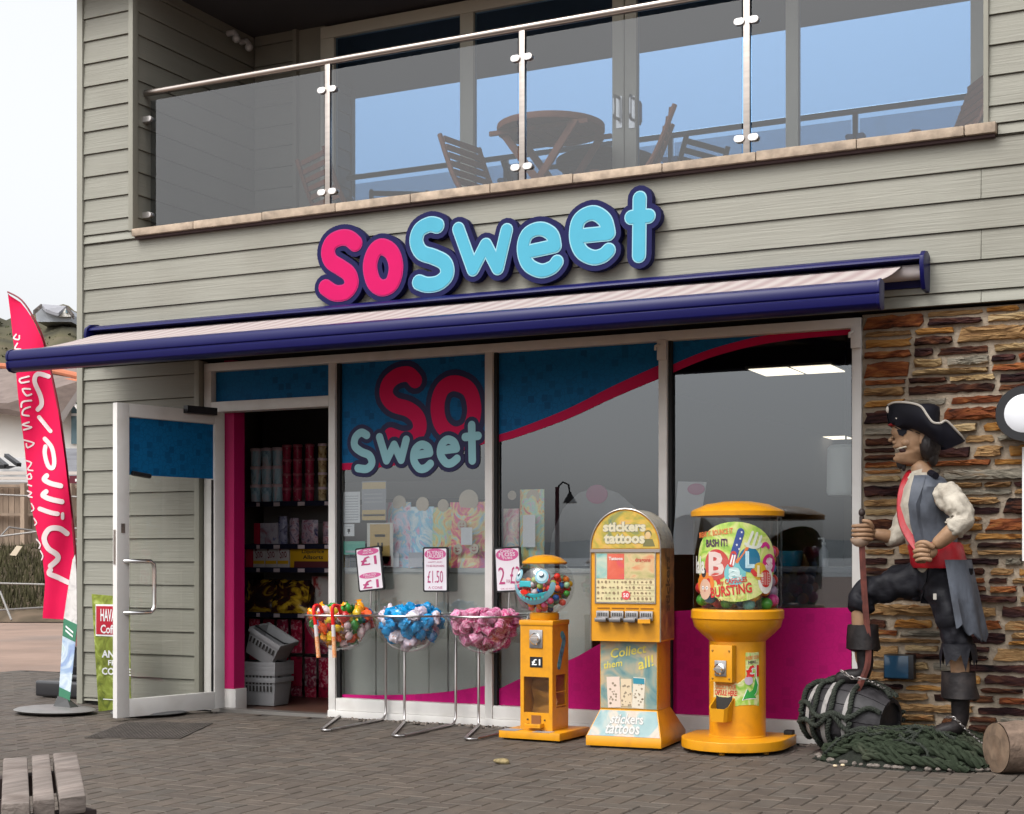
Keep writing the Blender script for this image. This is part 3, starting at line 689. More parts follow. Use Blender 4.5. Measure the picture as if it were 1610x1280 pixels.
for x in posts:
    for z in zc:
        for s in (-1, 1):
            MB().flat(strokes([[(x + s * .03, z), (x + s * .054, z)]], .0195, 12), plane_y(YB - .022), .046).build('clamp', mat('clamp_steel', (.60, .57, .55), .35, .85), BL, True, bevel=.004)
for z in zc:
    MB().flat(strokes([[(xl - .01, z), (xl + .045, z)]], .0195, 12), plane_y(YB - .022), .046).build('clamp', MATS['clamp_steel'], BL, True, bevel=.004)

# ---------------------------------------------------------------- shop interior
bp(MB().bx(-7.3, 3.3, .07, 11.8, -.04, -.005), 'interior_floor', mat('shop_floor', (.10, .05, .035), .35, var=.3, scale=(3, 14, 3)))
bp(MB().bx(-7.28, 3.3, .1, 11.8, 2.60, 2.70), 'interior_ceiling', mat('ceiling_dark', (.06, .055, .06), .8))
lampm = mat('lit_panel', (1, .86, .66), .5, emit=1.5)
for (px0, py, px1) in ((1172, 581, 1335), (966, 642, 1078), (1128, 669, 1228), (1255, 688, 1345)):
    a = gr(px0, py, 2.585); b = gr(px1, py, 2.585); c = (a + b) / 2
    w = abs(gr(px1, py, 2.585).x - gr(px0, py, 2.585).x) * .94; o = bp(MB().box((c.x, c.y, 2.588), (w, .56, .02)), 'ceiling_light', white)
    for s in (-1, 1): MB().box((c.x + s * w * .245, c.y, 2.576), (w * .45, .5, .004)).build('diffuser', lampm, o, True)
bp(MB().bx(-5.0, -4.9, 2.65, 11.7, -.01, 2.6).bx(-7.28, -4.9, 2.55, 2.65, -.01, 2.6), 'back_partition', inwall)
# magenta reveal and the wall of sweets behind the open door
xm = -6.255
bp(MB().bx(-6.34, xm, .071, .19, .14, 2.6), 'magenta_reveal', magenta)
bp(MB().bx(-6.34, xm + .012, .071, .2, -.005, .14), 'skirting', white, bevel=.003)
YS_ = 1.05                                             # front edge of the shelves
SH = thing('shelf_unit', 'wall of dark shelves with slatted back panels seen through the shop doorway', 'shelving', (-5.9, 1.3, 0))
shx0, shx1 = -7.0, -4.95
def zpx(py, y=YS_, px=450): return at(px, py, y).z
levels = [zpx(p) for p in (789, 856, 893, 964)]
shelfm = mat('shelf_edge', (.012, .013, .03), .4); slat = mat('slat_panel', (.24, .22, .215), .55)
z = .1
while z < 2.5:
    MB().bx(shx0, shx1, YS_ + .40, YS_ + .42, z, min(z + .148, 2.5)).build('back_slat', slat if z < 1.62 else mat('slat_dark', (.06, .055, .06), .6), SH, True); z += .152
for z in levels:
    s = MB().bx(shx0, shx1, YS_ + .0, YS_ + .40, z - .02, z).build('shelf', shelfm, SH, True)
    e = MB().bx(shx0, shx1, YS_ - .012, YS_ - .001, z - .034, z + .004).build('label_strip', shelfm, s, True)
    for k in range(9):
        x = shx0 + .75 + k * .12 + random.uniform(-.02, .02); MB().bx(x, x + .05, YS_ - .016, YS_ - .0125, z - .03, z - .002).build('price_ticket', paper, e, True) if 0 else None
    mbt = MB()
    for x, w in ((fx(405, YS_), .03), (fx(432, YS_), .055), (fx(470, YS_), .06), (fx(512, YS_), .05)): mbt.bx(x, x + w, YS_ - .016, YS_ - .0125, z - .032, z - .004)
    tag(mbt.build('price_tickets', mat('ticket', (.55, .45, .47), .6), s, True), kind='stuff')
for x in (shx0, shx1 - .03): MB().bx(x, x + .03, YS_ + .42, YS_ + .46, 0, 2.5).build('upright', shelfm, SH, True)
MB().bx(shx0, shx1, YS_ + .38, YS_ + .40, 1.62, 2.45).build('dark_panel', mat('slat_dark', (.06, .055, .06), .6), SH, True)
# stacked tubs of candy floss on the top shelf
def tub(body, lid, name, label, group, r, h):
    t = thing(name, label, 'tub', (0, 0, 0), 0, group)
    MB().lathe([(r * .86, 0), (r * .9, .004), (r, h * .8), (r, h * .82)], 18).build('tub_body', body, t, smooth=True)
    MB().lathe([(r * 1.06, h * .82), (r * 1.06, h * .96), (r * .98, h * .995), (0.0, h)], 18).build('lid', lid, t, smooth=True)
    return t
lidc = mat('tub_lid', (.72, .55, .60), .3)
tb = multicol('tub_blue_print', [(.05, .16, .30), (.42, .62, .72), (.60, .56, .62), (.35, .03, .10)], 14, .25, 1, (1, 1, .6)); tr_ = multicol('tub_red_print', [(.12, .01, .03), (.40, .02, .07), (.28, .015, .05), (.62, .36, .38)], 16, .25); ty_ = multicol('tub_yellow_print', [(.14, .05, .02), (.55, .40, .2), (.62, .55, .4)], 18, .25)
Z0 = levels[0] + .001; HB = (zpx(697) - zpx(784)) / 3
tb0 = tub(tb, lidc, 'candy_tub', 'pale blue and white candy tub stacked on the top shelf inside the doorway', 'pale blue candy tubs on the top shelf', .042, HB)
tr0 = tub(tr_, mat('tub_red_lid', (.42, .1, .14), .3), 'candy_tub', 'dark red candy tub stacked on the top shelf inside the doorway', 'dark red candy tubs on the top shelf', .035, HB * .78)
ty0 = tub(ty_, lidc, 'candy_tub', 'yellow and brown candy tub at the end of the top shelf by the window post', 'yellow candy tubs on the top shelf', .033, HB * .78)
WH = ['bottom', 'second from the bottom', 'third from the bottom', 'top']
def stack(src, px, n, h, first, lab):
    x = fx(px, YS_ + .07)
    for k in range(n):
        o = src if first and k == 0 else inst(src)
        o['label'] = lab % ('topmost' if k == n - 1 else ['bottom', 'second', 'third'][k])
        o.location = (x, YS_ + .07, Z0 + k * h); o.rotation_euler = (0, 0, random.uniform(-.5, .5) if 0 else random.uniform(0, 6))
stack(tb0, 402.5, 3, HB, True, 'pale blue candy tub, %s in the stack nearest the magenta wall'); stack(tb0, 419.5, 3, HB, False, 'pale blue candy tub, %s in the middle one of the blue stacks'); stack(tb0, 436.5, 3, HB, False, 'pale blue candy tub, %s in the stack touching the red tubs')
stack(tr0, 451, 4, HB * .78, True, 'dark red candy tub, %s in the stack beside the blue tubs'); stack(tr0, 468, 4, HB * .78, False, 'dark red candy tub, %s in the middle one of the red stacks'); stack(tr0, 487, 4, HB * .78, False, 'dark red candy tub, %s in the stack next to the yellow tubs'); stack(ty0, 507, 4, HB * .78, True, 'yellow and brown candy tub, %s in the stack beside the window post')
# boxes and packets on the lower shelves
def carton(name, label, px0, px1, py0, lev, m, d=.16, y=YS_ + .03, cat='box', top=None, group=None, words=None, wcol=None):
    a, b = fx(px0, y), fx(px1, y); z = levels[lev] + .001; h = zpx(py0, y) - z
    t = tag(MB().bx(a, b, y, y + d, z, z + h).build(name, m, bevel=.003), label, cat, group)
    if words:
        mb = MB(); text_add(mb, words, plane_y(y - .0015), (a + b) / 2, z + h * .62, (b - a) * .62, h * .42, .012, rot=.15); mb.build('lettering', wcol or ink, t, True)
    return t
whitebox = mat('white_carton', (.50, .45, .45), .5, var=.1, scale=20); yel = mat('yellow_carton', (.60, .33, .012), .45); redb = mat('red_carton', (.40, .015, .045), .45)
carton('sweet_carton', 'small red carton standing beside the window end of the second shelf', 399, 408, 822, 1, redb, words=None)
tcar = carton('sweet_carton', 'pale lilac carton with red corner behind the red one on the second shelf', 409, 436, 822, 1, multicol('lilac_print', [(.30, .03, .05), (.40, .38, .46), (.5, .45, .5), (.08, .10, .3)], 9, .4))
for k, (a, b, cc) in enumerate(((438, 452, ((.02, .03, .16), (.3, .3, .42), (.03, .02, .08))), (456, 470, ((.2, .02, .05), (.45, .35, .42), (.03, .03, .12))), (474, 500, ((.02, .02, .10), (.42, .32, .38), (.25, .02, .08))), (508, 524, ((.35, .02, .05), (.5, .35, .4), (.04, .02, .08))))):
    y = YS_ + .06; z = levels[1] + .001; xa, xb = fx(a, y), fx(b, y); h = zpx(812 + k * 3, y) - z
    mb = MB(); V = []; F = []
    for j in range(7):
        for i in range(9):
            u, v = i / 8, j / 6; th = .035 * math.sin(math.pi * u) ** .6 * math.sin(math.pi * (v * .86 + .07)) ** .6
            V.append((xa + (xb - xa) * u, y - th + .01 * mnoise.noise((u * 5, v * 5, k)), z + h * v))
    for j in range(6):
        for i in range(8): a_ = j * 9 + i; F.append((a_, a_ + 1, a_ + 10, a_ + 9))
    q = len(V); V += [(v[0], 2 * y - v[1], v[2]) for v in V]; F += [tuple(i + q for i in f[::-1]) for f in F]
    tag(mb.add(V, F).build('candy_bag', multicol('bag_print_%d' % k, list(cc), 18, .25), None, smooth=True), ['navy and white candy bag beside the lilac carton on the second shelf', 'red and navy candy bag in the middle of the second shelf', 'wide navy candy bag with pale print on the second shelf', 'red candy bag half hidden by the window post on the second shelf'][k], 'bag')
carton('sweet_carton', 'pink and white carton by the magenta wall on the third shelf', 386, 397, 858, 2, redb)
for k, (a, b) in enumerate(((398, 416), (417, 435), (436, 454))):
    t = carton('sweet_carton', ['white carton with black and red lettering nearest the magenta wall on the third shelf', 'white lettered carton in the middle of three on the third shelf', 'white lettered carton next to the yellow one on the third shelf'][k], a, b, 856, 2, whitebox, .15, group='white cartons on the third shelf', words='Sno', wcol=mat('carton_ink', (.16, .02, .03), .5))
    y = YS_ + .028; aa, bb = fx(a, y), fx(b, y); z = levels[2]
    MB().bx(aa + .004, bb - .004, y - .003, y, z + .03, z + .055).build('yellow_band', yel, t, True)
t = carton('sweet_carton', 'long yellow carton with black lettering on the third shelf', 456, 527, 855, 2, yel, .2)
y = YS_ + .028; mb = MB(); text_add(mb, 'Liquorice', plane_y(y), fx(492, y), zpx(868, y), .20, .035, .02); text_add(mb, 'Allsorts', plane_y(y), fx(492, y), zpx(876, y), .18, .03, .02); mb.build('lettering', ink, t, True)
MB().bx(fx(466, y), fx(525, y), y - .03, y - .003, levels[2] + .002, levels[2] + .05).build('tray_front', mat('maroon_print', (.10, .02, .025), .5), t, True)
# two big crisp-looking bags lying on the fourth shelf, red packets hanging below
for k, (a, b, lab) in enumerate(((388, 444, 'black and yellow sweet bag lying on the fourth shelf by the magenta wall'), (430, 492, 'large black and yellow sweet bag lying second on the fourth shelf'))):
    y = YS_ + .12 - .05 * k; z = levels[3] + .002; xa, xb = fx(a, y), fx(b, y); h = zpx(911 + 2 * k, y) - z - .0
    V = []; F = []
    for j in range(9):
        for i in range(13):
            u, v = i / 12, j / 8; th = .07 * (math.sin(math.pi * u) * math.sin(math.pi * v)) ** .5
            sh = .06 * (v - .5) * (1 if k else .7)
            V.append((xa + (xb - xa) * (u * .9 + .05) - sh, y - .10 + .13 * v - th, z + h * v + .008 * mnoise.noise((u * 4, v * 4, k))))
    for j in range(8):
        for i in range(12): a_ = j * 13 + i; F.append((a_, a_ + 1, a_ + 14, a_ + 13))
    q = len(V); V += [(v[0], v[1] + .08, v[2]) for v in V]; F += [tuple(i + q for i in f[::-1]) for f in F]
    F += [(i, q + i, q + i + 1, i + 1) for i in range(12)]
    tag(MB().add(V, F).build('sweet_bag', multicol('sweet_bag_print_%d' % k, [(.02, .012, .012), (.025, .012, .012), (.05, .015, .01), (.55, .33, .02), (.62, .42, .05)], 5.5, .25, 2.2), None, smooth=True), lab, 'bag')
for k in range(3):
    y = YS_ + .1; a = fx(490 + 12 * k, y); z = levels[3] + .001
t = carton('sweet_carton', 'white carton with red spots at the end of the fourth shelf', 490, 526, 906, 3, multicol('spot_print', [(.5, .44, .42), (.55, .5, .47), (.35, .03, .03)], 9, .4), .1, y=YS_ + .15)
redp = [multicol('red_packet_%d' % k, c, 22, .25) for k, c in enumerate(([(.14, .008, .02), (.42, .012, .05), (.55, .30, .34)], [(.09, .008, .02), (.32, .01, .04), (.30, .012, .05)], [(.03, .02, .03), (.28, .015, .05), (.5, .42, .42)]))]
for row, (pz, n, hh) in enumerate(((974, 6, .25), (1032, 6, .22), (1072, 6, .17))):
    for k in range(n):
        y = YS_ + .05 + .03 * (k % 2); x = fx(400 + k * 22, y); z1 = zpx(pz, y); w = .10
        V = []; F = []
        for j in range(5):
            for i in range(5):
                u, v = i / 4, j / 4; th = .022 * math.sin(math.pi * u) ** .6 * (1 - .8 * v)
                V.append((x + w * (u - .5), y - th + .006 * mnoise.noise((u * 4 + k, v * 5, row)), z1 - hh * (1 - v)))
        for j in range(4):
            for i in range(4): a_ = j * 5 + i; F.append((a_, a_ + 1, a_ + 6, a_ + 5))
        q = len(V); V += [(v[0], 2 * y - v[1] + .004, v[2]) for v in V]; F += [tuple(i + q for i in f[::-1]) for f in F]
        o = MB().add(V, F).build('hanging_packet', redp[(k + row) % 3], None, smooth=True)
        tag(o, 'red sweet packet hanging %s in the %s row' % (['nearest the magenta wall', 'second from the magenta wall', 'third from the magenta wall', 'third from the window post', 'second from the window post', 'nearest the window post'][k], ['upper', 'middle', 'lowest'][row]), 'packet', ['upper row of hanging red packets', 'middle row of hanging red packets', 'lowest row of hanging red packets'][row])
        MB().tube([(x, y, z1 - .01), (x, YS_ + .4, z1 - .012)], .003, 6).build('hook', steel, o, True)
# grey shopping baskets: a nested stack with one tipped on top
bkm = mat('basket_grey', (.25, .25, .255), .45, var=.08)
def basket(name, label, group):
    t = thing(name, label, 'shopping basket', (0, 0, 0), 0, group)
    w0, d0, w1, d1, h = .36, .24, .43, .30, .22; th = .006
    def ringz(w, d, z): return [(-w / 2, -d / 2, z), (w / 2, -d / 2, z), (w / 2, d / 2, z), (-w / 2, d / 2, z)]
    V = ringz(w0, d0, 0) + ringz(w1, d1, h) + ringz(w1 - .02, d1 - .02, h) + ringz(w0 - .015, d0 - .015, .008)
    F = [(3, 2, 1, 0), (12, 13, 14, 15)] + [(i + 4 * k, (i + 1) % 4 + 4 * k, (i + 1) % 4 + 4 * k + 4, i + 4 * k + 4) for k in range(3) for i in range(4)]
    MB().add(V, F).build('basket_body', bkm, t, bevel=.004)
    mb = MB()
    for z0, z1, ex in ((h - .035, h + .004, .012),):
        mb.bx(-w1 / 2 - ex, w1 / 2 + ex, -d1 / 2 - ex, -d1 / 2 + .002, z0, z1).bx(-w1 / 2 - ex, w1 / 2 + ex, d1 / 2 - .002, d1 / 2 + ex, z0, z1).bx(-w1 / 2 - ex, -w1 / 2 + .002, -d1 / 2, d1 / 2, z0, z1).bx(w1 / 2 - .002, w1 / 2 + ex, -d1 / 2, d1 / 2, z0, z1)
    mb.build('basket_rim', bkm, t, bevel=.003)
    mb = MB(); n = 8
    for i in range(n): x = -w1 * .38 + w1 * .76 * i / (n - 1); mb.box((x, -(d0 + d1) / 4 - .0035 - .012, h * .62), (.02, .004, .045))
    tag(mb.build('basket_slots', dark, t), kind='stuff')
    MB().tube([(-w1 / 2, -.02, h), (-w1 / 2 + .01, -.09, h + .012), (0, -.1, h + .014), (w1 / 2 - .01, -.09, h + .012), (w1 / 2, -.02, h)], .007, 8).build('handle', black, t, smooth=True)
    return t
b0 = basket('shopping_basket', 'grey plastic shopping basket at the bottom of the stack inside the doorway', 'nested shopping baskets')
bc = gr(405, 1092, 0); b0.location = (-6.26, .47, 0); b0.rotation_euler = (0, 0, rad(2)); b0.scale = (.62, .75, .88)
for k in range(1, 4):
    o = inst(b0); o.location = (-6.26, .47, .030 * k + .02); tag(o, ['', 'grey plastic basket second from the bottom of the nested stack', 'grey plastic basket third from the bottom of the nested stack', 'grey plastic basket at the top of the upright nested stack'][k])
o = inst(b0); o.location = (-6.27, .45, .33); o.rotation_euler = (rad(6), rad(28), rad(4)); tag(o, 'grey plastic basket tipped at a slant on top of the basket stack')

# ---- window display behind the first two panes
ZD = at(650, 893, .10).z
DS = thing('display_cabinet', 'cream panelled display base with a shelf behind the shop window', 'cabinet', (-4.2, .2, 0))
for a, b in ((538, 590), (592, 703), (706, 770), (786, 852), (854, 930)):
    MB().bx(fx(a, .09), fx(b, .09), .09, .11, .02, ZD - .03).build('panel', cream, DS, True, bevel=.002)
MB().bx(fx(538, .09), fx(930, .09), .075, .5, ZD - .029, ZD).build('shelf', mat('display_shelf', (.42, .41, .37), .5), DS, True, bevel=.003)
rb = [multicol('rainbow_print_%d' % k, [tuple(min(.9, v * 1.5) for v in q) for q in c], s_, .3, 4.) for k, (c, s_) in enumerate((([(.5, .10, .2), (.62, .45, .5), (.2, .42, .55), (.6, .5, .35)], 5), ([(.16, .38, .55), (.55, .62, .68), (.2, .45, .6), (.62, .3, .42)], 5), ([(.5, .08, .1), (.6, .45, .15), (.25, .5, .4), (.6, .25, .4)], 6), ([(.35, .08, .3), (.6, .1, .15), (.62, .5, .2), (.25, .45, .6)], 5), ([(.6, .12, .15), (.55, .3, .35), (.6, .5, .4), (.25, .4, .5)], 6)))]
crt = mat('cream_disc', (.60, .50, .38), .7)
BAG = [(608, 646, 790, 788, 0), (645, 682, 797, 790, 1), (680, 712, 798, 792, 2), (708, 764, 790, 784, 3), (792, 816, 800, 776, 4), (818, 856, 770, 778, 2)]
LB_ = ['pink and cream sweet cone bag behind the window notices', 'pale blue sweet bag with a cream disc top in the first window', 'red and yellow sweet bag with a cream disc between the blue and the widest one', 'widest rainbow sweet bag with three smiling discs in the first window', 'red rainbow bag half behind the post in the second window', 'tall rainbow castle bag with white price card in the second window']
for k, (a, b, ty2, pt, m) in enumerate(BAG):
    y = .135; xa, xb = fx(a, y), fx(b, y); z1 = at(a, ty2, y).z; z0 = ZD + .001
    t = thing('sweet_bag', LB_[k], 'bag', ((xa + xb) / 2, y, z0), 0, 'rainbow sweet bags in the shop window')
    V = []; F = []
    for j in range(9):
        for i in range(9):
            u, v = i / 8, j / 8; th = .05 * (math.sin(math.pi * u) ** .6) * (1 - v) ** .7 + .004
            V.append((xa + (xb - xa) * u, y - th + .006 * mnoise.noise((u * 6, v * 6, k)), z0 + (z1 - z0) * v))
    for j in range(8):
        for i in range(8): a_ = j * 9 + i; F.append((a_, a_ + 1, a_ + 10, a_ + 9))
    q = len(V); V += [(v[0], 2 * y - v[1], v[2]) for v in V]; F += [tuple(i + q for i in f[::-1]) for f in F]
    MB().add(V, F).build('bag_body', rb[m], t, True, smooth=True)
    c = at((a + b) / 2 + 2, pt + 3, y); rr = (xb - xa) * .27
    MB().flat([circ(c.x, c.z, rr, 24)], plane_y(y - .012), .006).build('disc_top', crt, t, True)
    if k == 3:
        for (px, py) in ((728, 826), (721, 864), (747, 863)):
            c = at(px, py, y - .06); dsc = MB().flat([circ(c.x, c.z, .033, 20)], plane_y(y - .075), .006).build('smiling_disc', crt, t, True)
            mb = MB()
            for s in (-1, 1): mb.flat([circ(c.x + s * .011, c.z + .008, .004, 8)], plane_y(y - .0765), .001)
            mb.flat(strokes([[(c.x - .012, c.z - .008), (c.x, c.z - .014), (c.x + .012, c.z - .008)]], .0025, 6), plane_y(y - .0765), .001).build('face', redb, dsc, True)
        c = at(735, 843, y - .07); MB().bx(c.x - .04, c.x + .04, y - .082, y - .0795, c.z - .055, c.z + .055).build('price_card', paper, t, True)
    if k == 5: c = at(832, 835, y - .07); MB().bx(c.x - .042, c.x + .042, y - .072, y - .069, c.z - .1, c.z + .1).build('price_card', paper, t, True)
    if k in (1, 0):
        c = at(654 if k else 618, 876, y - .07); MB().bx(c.x - .05, c.x + .05, y - .078, y - .075, ZD + .005, ZD + .10).build('price_card', mat('grey_card', (.5, .48, .5), .7), t, True)
# notices stuck inside the first pane
def notice(px0, px1, py0, py1, m, label, parts=()):
    y = .034; a, b = at(px0, py1, y), at(px1, py0, y)
    t = tag(MB().bx(a.x, b.x, y, y + .002, a.z, b.z).build('paper_notice', m), label, 'notice')
    for (u0, u1, v0, v1, mm) in parts:
        MB().bx(a.x + (b.x - a.x) * u0, a.x + (b.x - a.x) * u1, y - .0012, y - .0002, a.z + (b.z - a.z) * v0, a.z + (b.z - a.z) * v1).build('print_block', mm, t, True)
    return t
greyink = mat('grey_ink', (.40, .41, .43), .7); amber = mat('amber_print', (.60, .42, .16), .6)
notice(540, 566, 773, 822, paper, 'white notice with lines of print taped inside the first window', [(.1, .9, .08 + .085 * k, .105 + .085 * k, greyink) for k in range(10)])
notice(569, 607, 756, 818, mat('clear_sheet', (.30, .30, .32), .5), 'grey and yellow notice beside the white lined one', [(.02, .98, .80, .97, amber), (.02, .98, .0, .26, amber), (.05, .95, .1, .15, paper), (.1, .85, .45, .48, greyink), (.1, .85, .55, .58, greyink), (.1, .85, .65, .68, greyink)])
notice(540, 557, 824, 843, paper, 'small square white notice with a black emblem', [(.38, .62, .35, .6, ink), (.46, .54, .2, .4, ink), (.2, .8, .78, .82, greyink)])
notice(540, 574, 851, 872, mat('green_print', (.12, .42, .31), .6), 'green sticker low on the first window', [(.1, .9, .15, .3, greyink)])
notice(577, 618, 822, 891, mat('poster_white', (.62, .58, .52), .6), 'amber framed poster with two figures beside the green sticker', [(.12, .88, .12, .97, mat('poster_amber', (.55, .36, .12), .6)), (.3, .7, .68, .74, paper), (.4, .47, .35, .55, ink), (.55, .62, .35, .55, ink), (.08, .92, .02, .24, mat('poster_maroon', (.2, .02, .03), .6)), (.65, .82, .06, .17, paper)])
# things behind the second and third panes
hc = at(940, 777, .5); t = thing('cardboard_sign', 'pale domed display sign with a pink oval in the second window', 'sign', (hc.x, .6, ZD), 0)
pts = [(at(a, b, .6).x, at(a, b, .6).z) for a, b in ((862, 890), (868, 840), (885, 800), (910, 775), (940, 765), (972, 775), (1000, 800), (1018, 840), (1024, 890))]
MB().flat([pts[::-1]], plane_y(.6), .006).build('board', mat('pale_board', (.30, .30, .30), .7), t, True)
c = at(938, 777, .59); MB().flat([circ(c.x, c.z, .075, 20, .062)], plane_y(.592), .006).build('pink_oval', mat('pink_print', (.45, .07, .2), .6), t, True)
t = thing('cardboard_sign', 'small white sign with a pink oval leaning in the third window', 'sign', (at(1090, 770, .4).x, .4, 1.0), 0)
q = [(at(a, b, .4).x, at(a, b, .4).z) for a, b in ((1056, 872), (1092, 872), (1111, 758), (1066, 757))]
MB().flat([q], plane_y(.4), .005).build('board', mat('pale_card', (.55, .54, .55), .7), t, True)
c = at(1094, 769, .39); MB().flat([circ(c.x, c.z, .055, 20, .035)], plane_y(.393), .006).build('pink_oval', MATS['pink_print'], t, True)
a = at(1330, 700, .5); b = at(1330, 779, .5)
t = thing('lamp_shade_light', 'white drum lamp shade hanging inside the right end of the third window', 'lamp', (a.x, .5, b.z))
MB().lathe([(.095, b.z + .012), (.10, b.z), (.112, b.z + .02), (.108, a.z - .02), (.09, a.z), (.03, a.z + .001)], 24, (a.x, .5, 0)).build('shade', mat('shade_white', (.62, .66, .64), .6), t, True, smooth=True)
MB().tube([(a.x, .5, a.z), (a.x, .5, 2.6)], .006, 6).build('cord', black, t, True)
ct = thing('counter', 'dark shop counter behind the third window', 'counter', (-2.2, 1.2, 0))
MB().bx(-3.2, -1.5, 1.1, 1.6, 0, .95).build('counter_front', mat('counter_dark', (.03, .03, .04), .5), ct, True); MB().bx(-3.25, -1.45, 1.05, 1.65, .95, .985).build('counter_top', mat('counter_top', (.10, .10, .11), .3), ct, True, bevel=.004)
c = at(1279, 905, .9); t = thing('soap_bottle', 'clear pump bottle of hand gel behind the third window', 'bottle', (c.x, 1.15, .986))
MB().lathe([(.028, 0), (.03, .01), (.03, .10), (.012, .125), (.012, .14)], 14).build('bottle_body', mat('bottle_grey', (.5, .52, .55), .2), t, smooth=True); MB().lathe([(.014, .14), (.014, .155), (.006, .156), (.006, .18)], 10).tube([(0, 0, .18), (-.035, -.01, .178)], .006, 8).build('pump', paper, t, smooth=True)
bw = thing('blue_bowl', 'turquoise plastic tub on the counter inside the third window', 'tub', (at(1243, 900, 1.2).x, 1.2, .986))
MB().lathe([(.06, 0), (.065, .005), (.085, .1), (.08, .1), (.06, .01), (0, .01)], 20).build('tub_body', mat('turquoise_tub', (.02, .22, .33), .4), bw, smooth=True)

# ---------------------------------------------------------------- balcony furniture
teak = mat('teak', (.22, .075, .040), .6, var=.25, scale=(20, 20, 4), rnd=.08)
FZ = 3.08
c = at(865, 202, .95); TZ = at(865, 191, .78).z
T = thing('balcony_table', 'round teak folding table on the balcony', 'table', (at(866, 202, .88).x, .88, FZ))
th_ = TZ - FZ; R = .345
for k in range(7):                                  # tabletop slats
    x0, x1 = -R + 2 * R * k / 7 + .004, -R + 2 * R * (k + 1) / 7 - .004; pts = []
    for i in range(9):
        x = x0 + (x1 - x0) * i / 8; pts.append((x, -math.sqrt(max(R * R - x * x, 1e-5)) + .02))
    pts2 = [(x, -y) for x, y in pts[::-1]]
    MB().flat([pts + pts2], lambda u, v, t: Vector((u, v, th_ - .03 + t)), .022).build('table_slat', teak, T)
mb = MB(); n = 40
V = [(r_ * math.cos(2 * math.pi * i / n), r_ * math.sin(2 * math.pi * i / n), z) for r_, z in ((R - .03, th_ - .045), (R + .02, th_ - .045), (R + .02, th_), (R - .03, th_)) for i in range(n)]
F = [(k * n + i, k * n + (i + 1) % n, ((k + 1) % 4) * n + (i + 1) % n, ((k + 1) % 4) * n + i) for k in range(4) for i in range(n)]
mb.add(V, F).build('table_rim', teak, T, bevel=.006)
for s in (-1, 1):
    for q in (-1, 1): MB().beam((q * .33, s * (.2 - .02 * q), 0.0), (-q * .28, s * (.2 - .02 * q), th_ - .045), .05, .022, (0, 1, 0)).build('leg', teak, T, bevel=.003)
    MB().bx(-.36, .36, s * .2 - .012, s * .2 + .012, th_ - .075, th_ - .046).build('apron', teak, T)
for q in (-1, 1): MB().bx(q * .2 - .015, q * .2 + .015, -.2, .2, .16, .2).build('stretcher', teak, T)
def make_chair(label):
    t = thing('folding_chair', label, 'chair', (0, 0, 0), 0, 'teak folding chairs on the balcony')
    for s in (-1, 1):                                # faces -y; back at +y
        MB().tube(curve([(s * .22, -.26, 0), (s * .22, -.02, .3), (s * .22, .17, .54), (s * .22, .31, .88)], 4), .018, 6).build('back_leg', teak, t, smooth=True)
        MB().beam((s * .195, .24, 0), (s * .195, -.2, .45), .02, .035, (1, 0, 0)).build('front_leg', teak, t)
        MB().beam((s * .20, -.24, .452), (s * .20, .15, .425), .02, .03, (1, 0, 0)).build('seat_rail', teak, t)
    for k in range(6): MB().box((0, -.21 + .068 * k, .468 - .005 * k), (.42, .055, .014)).build('seat_slat', teak, t)
    for k in range(6):
        z = .55 + .060 * k; y = .175 + .115 * (z - .54) / .34; MB().box((0, y, z), (.42, .014, .038)).build('back_slat', teak, t)
    return t
ch = make_chair('teak folding chair left of the round balcony table')
p = at(778, 290, .9); ch.location = (p.x, .9, FZ); ch.rotation_euler = (0, 0, rad(80))
for px, y, rz, lab in ((985, .9, -68, 'teak folding chair right of the round balcony table seen side on'), (548, 1.0, 150, 'teak folding chair alone at the left part of the balcony behind the first glass panel'), (1474, .92, -58, 'teak folding chair at the right end of the balcony')):
    p = at(px, 280, y); o = inst(ch); o.location = (p.x, y, FZ); o.rotation_euler = (0, 0, rad(rz)); o['label'] = lab
tt = thing('balcony_bench', 'low teak bench behind the glass near the left balcony post', 'bench', (at(480, 320, .5).x, .5, FZ))
MB().bx(-.16, .16, -.12, .12, .27, .31).build('seat', teak, tt)
for sx in (-.13, .13):
    for sy in (-.09, .09): MB().bx(sx - .02, sx + .02, sy - .02, sy + .02, 0, .269).build('leg', teak, tt)

# ---------------------------------------------------------------- far left: hill, houses, fence, bank
def D(px, py, d): return dep(px, py, d)
hillm = multicol('hillside', [(.016, .016, .009), (.042, .038, .021), (.068, .060, .030), (.095, .075, .045)], .09, .95, 1.0)
mb = MB(); V = []; F = []; NI, NJ = 70, 30
topy = lambda px: 494 + 8 * math.sin(px * .05) + (6 if px > 60 else 0) + (0.10 * (px - 130) if px > 130 else -.12 * px)
for i in range(NI):
    px = -260 + 620 * i / (NI - 1)
    for j in range(NJ):
        t = j / (NJ - 1); d = 62 + 100 * t; zt_ = at_z = 1.05 + (875 - topy(px)) / 2350 * 162; b = D(px, 875, d)
        z = zt_ * (d / 162) * (t ** .55) + (mnoise.noise((b.x * .16, b.y * .16, 0)) * .7 + mnoise.noise((b.x * .5, b.y * .5, 3)) * .55 + mnoise.noise((b.x * 1.3, b.y * 1.3, 7)) * .3) * (1 if j else 0)
        V.append((b.x, b.y, z - .3))
for i in range(NI - 1):
    for j in range(NJ - 1): a = i * NJ + j; F.append((a, a + NJ, a + NJ + 1, a + 1))
tag(mb.add(V, F).build('hill', hillm, smooth=True), kind='structure')
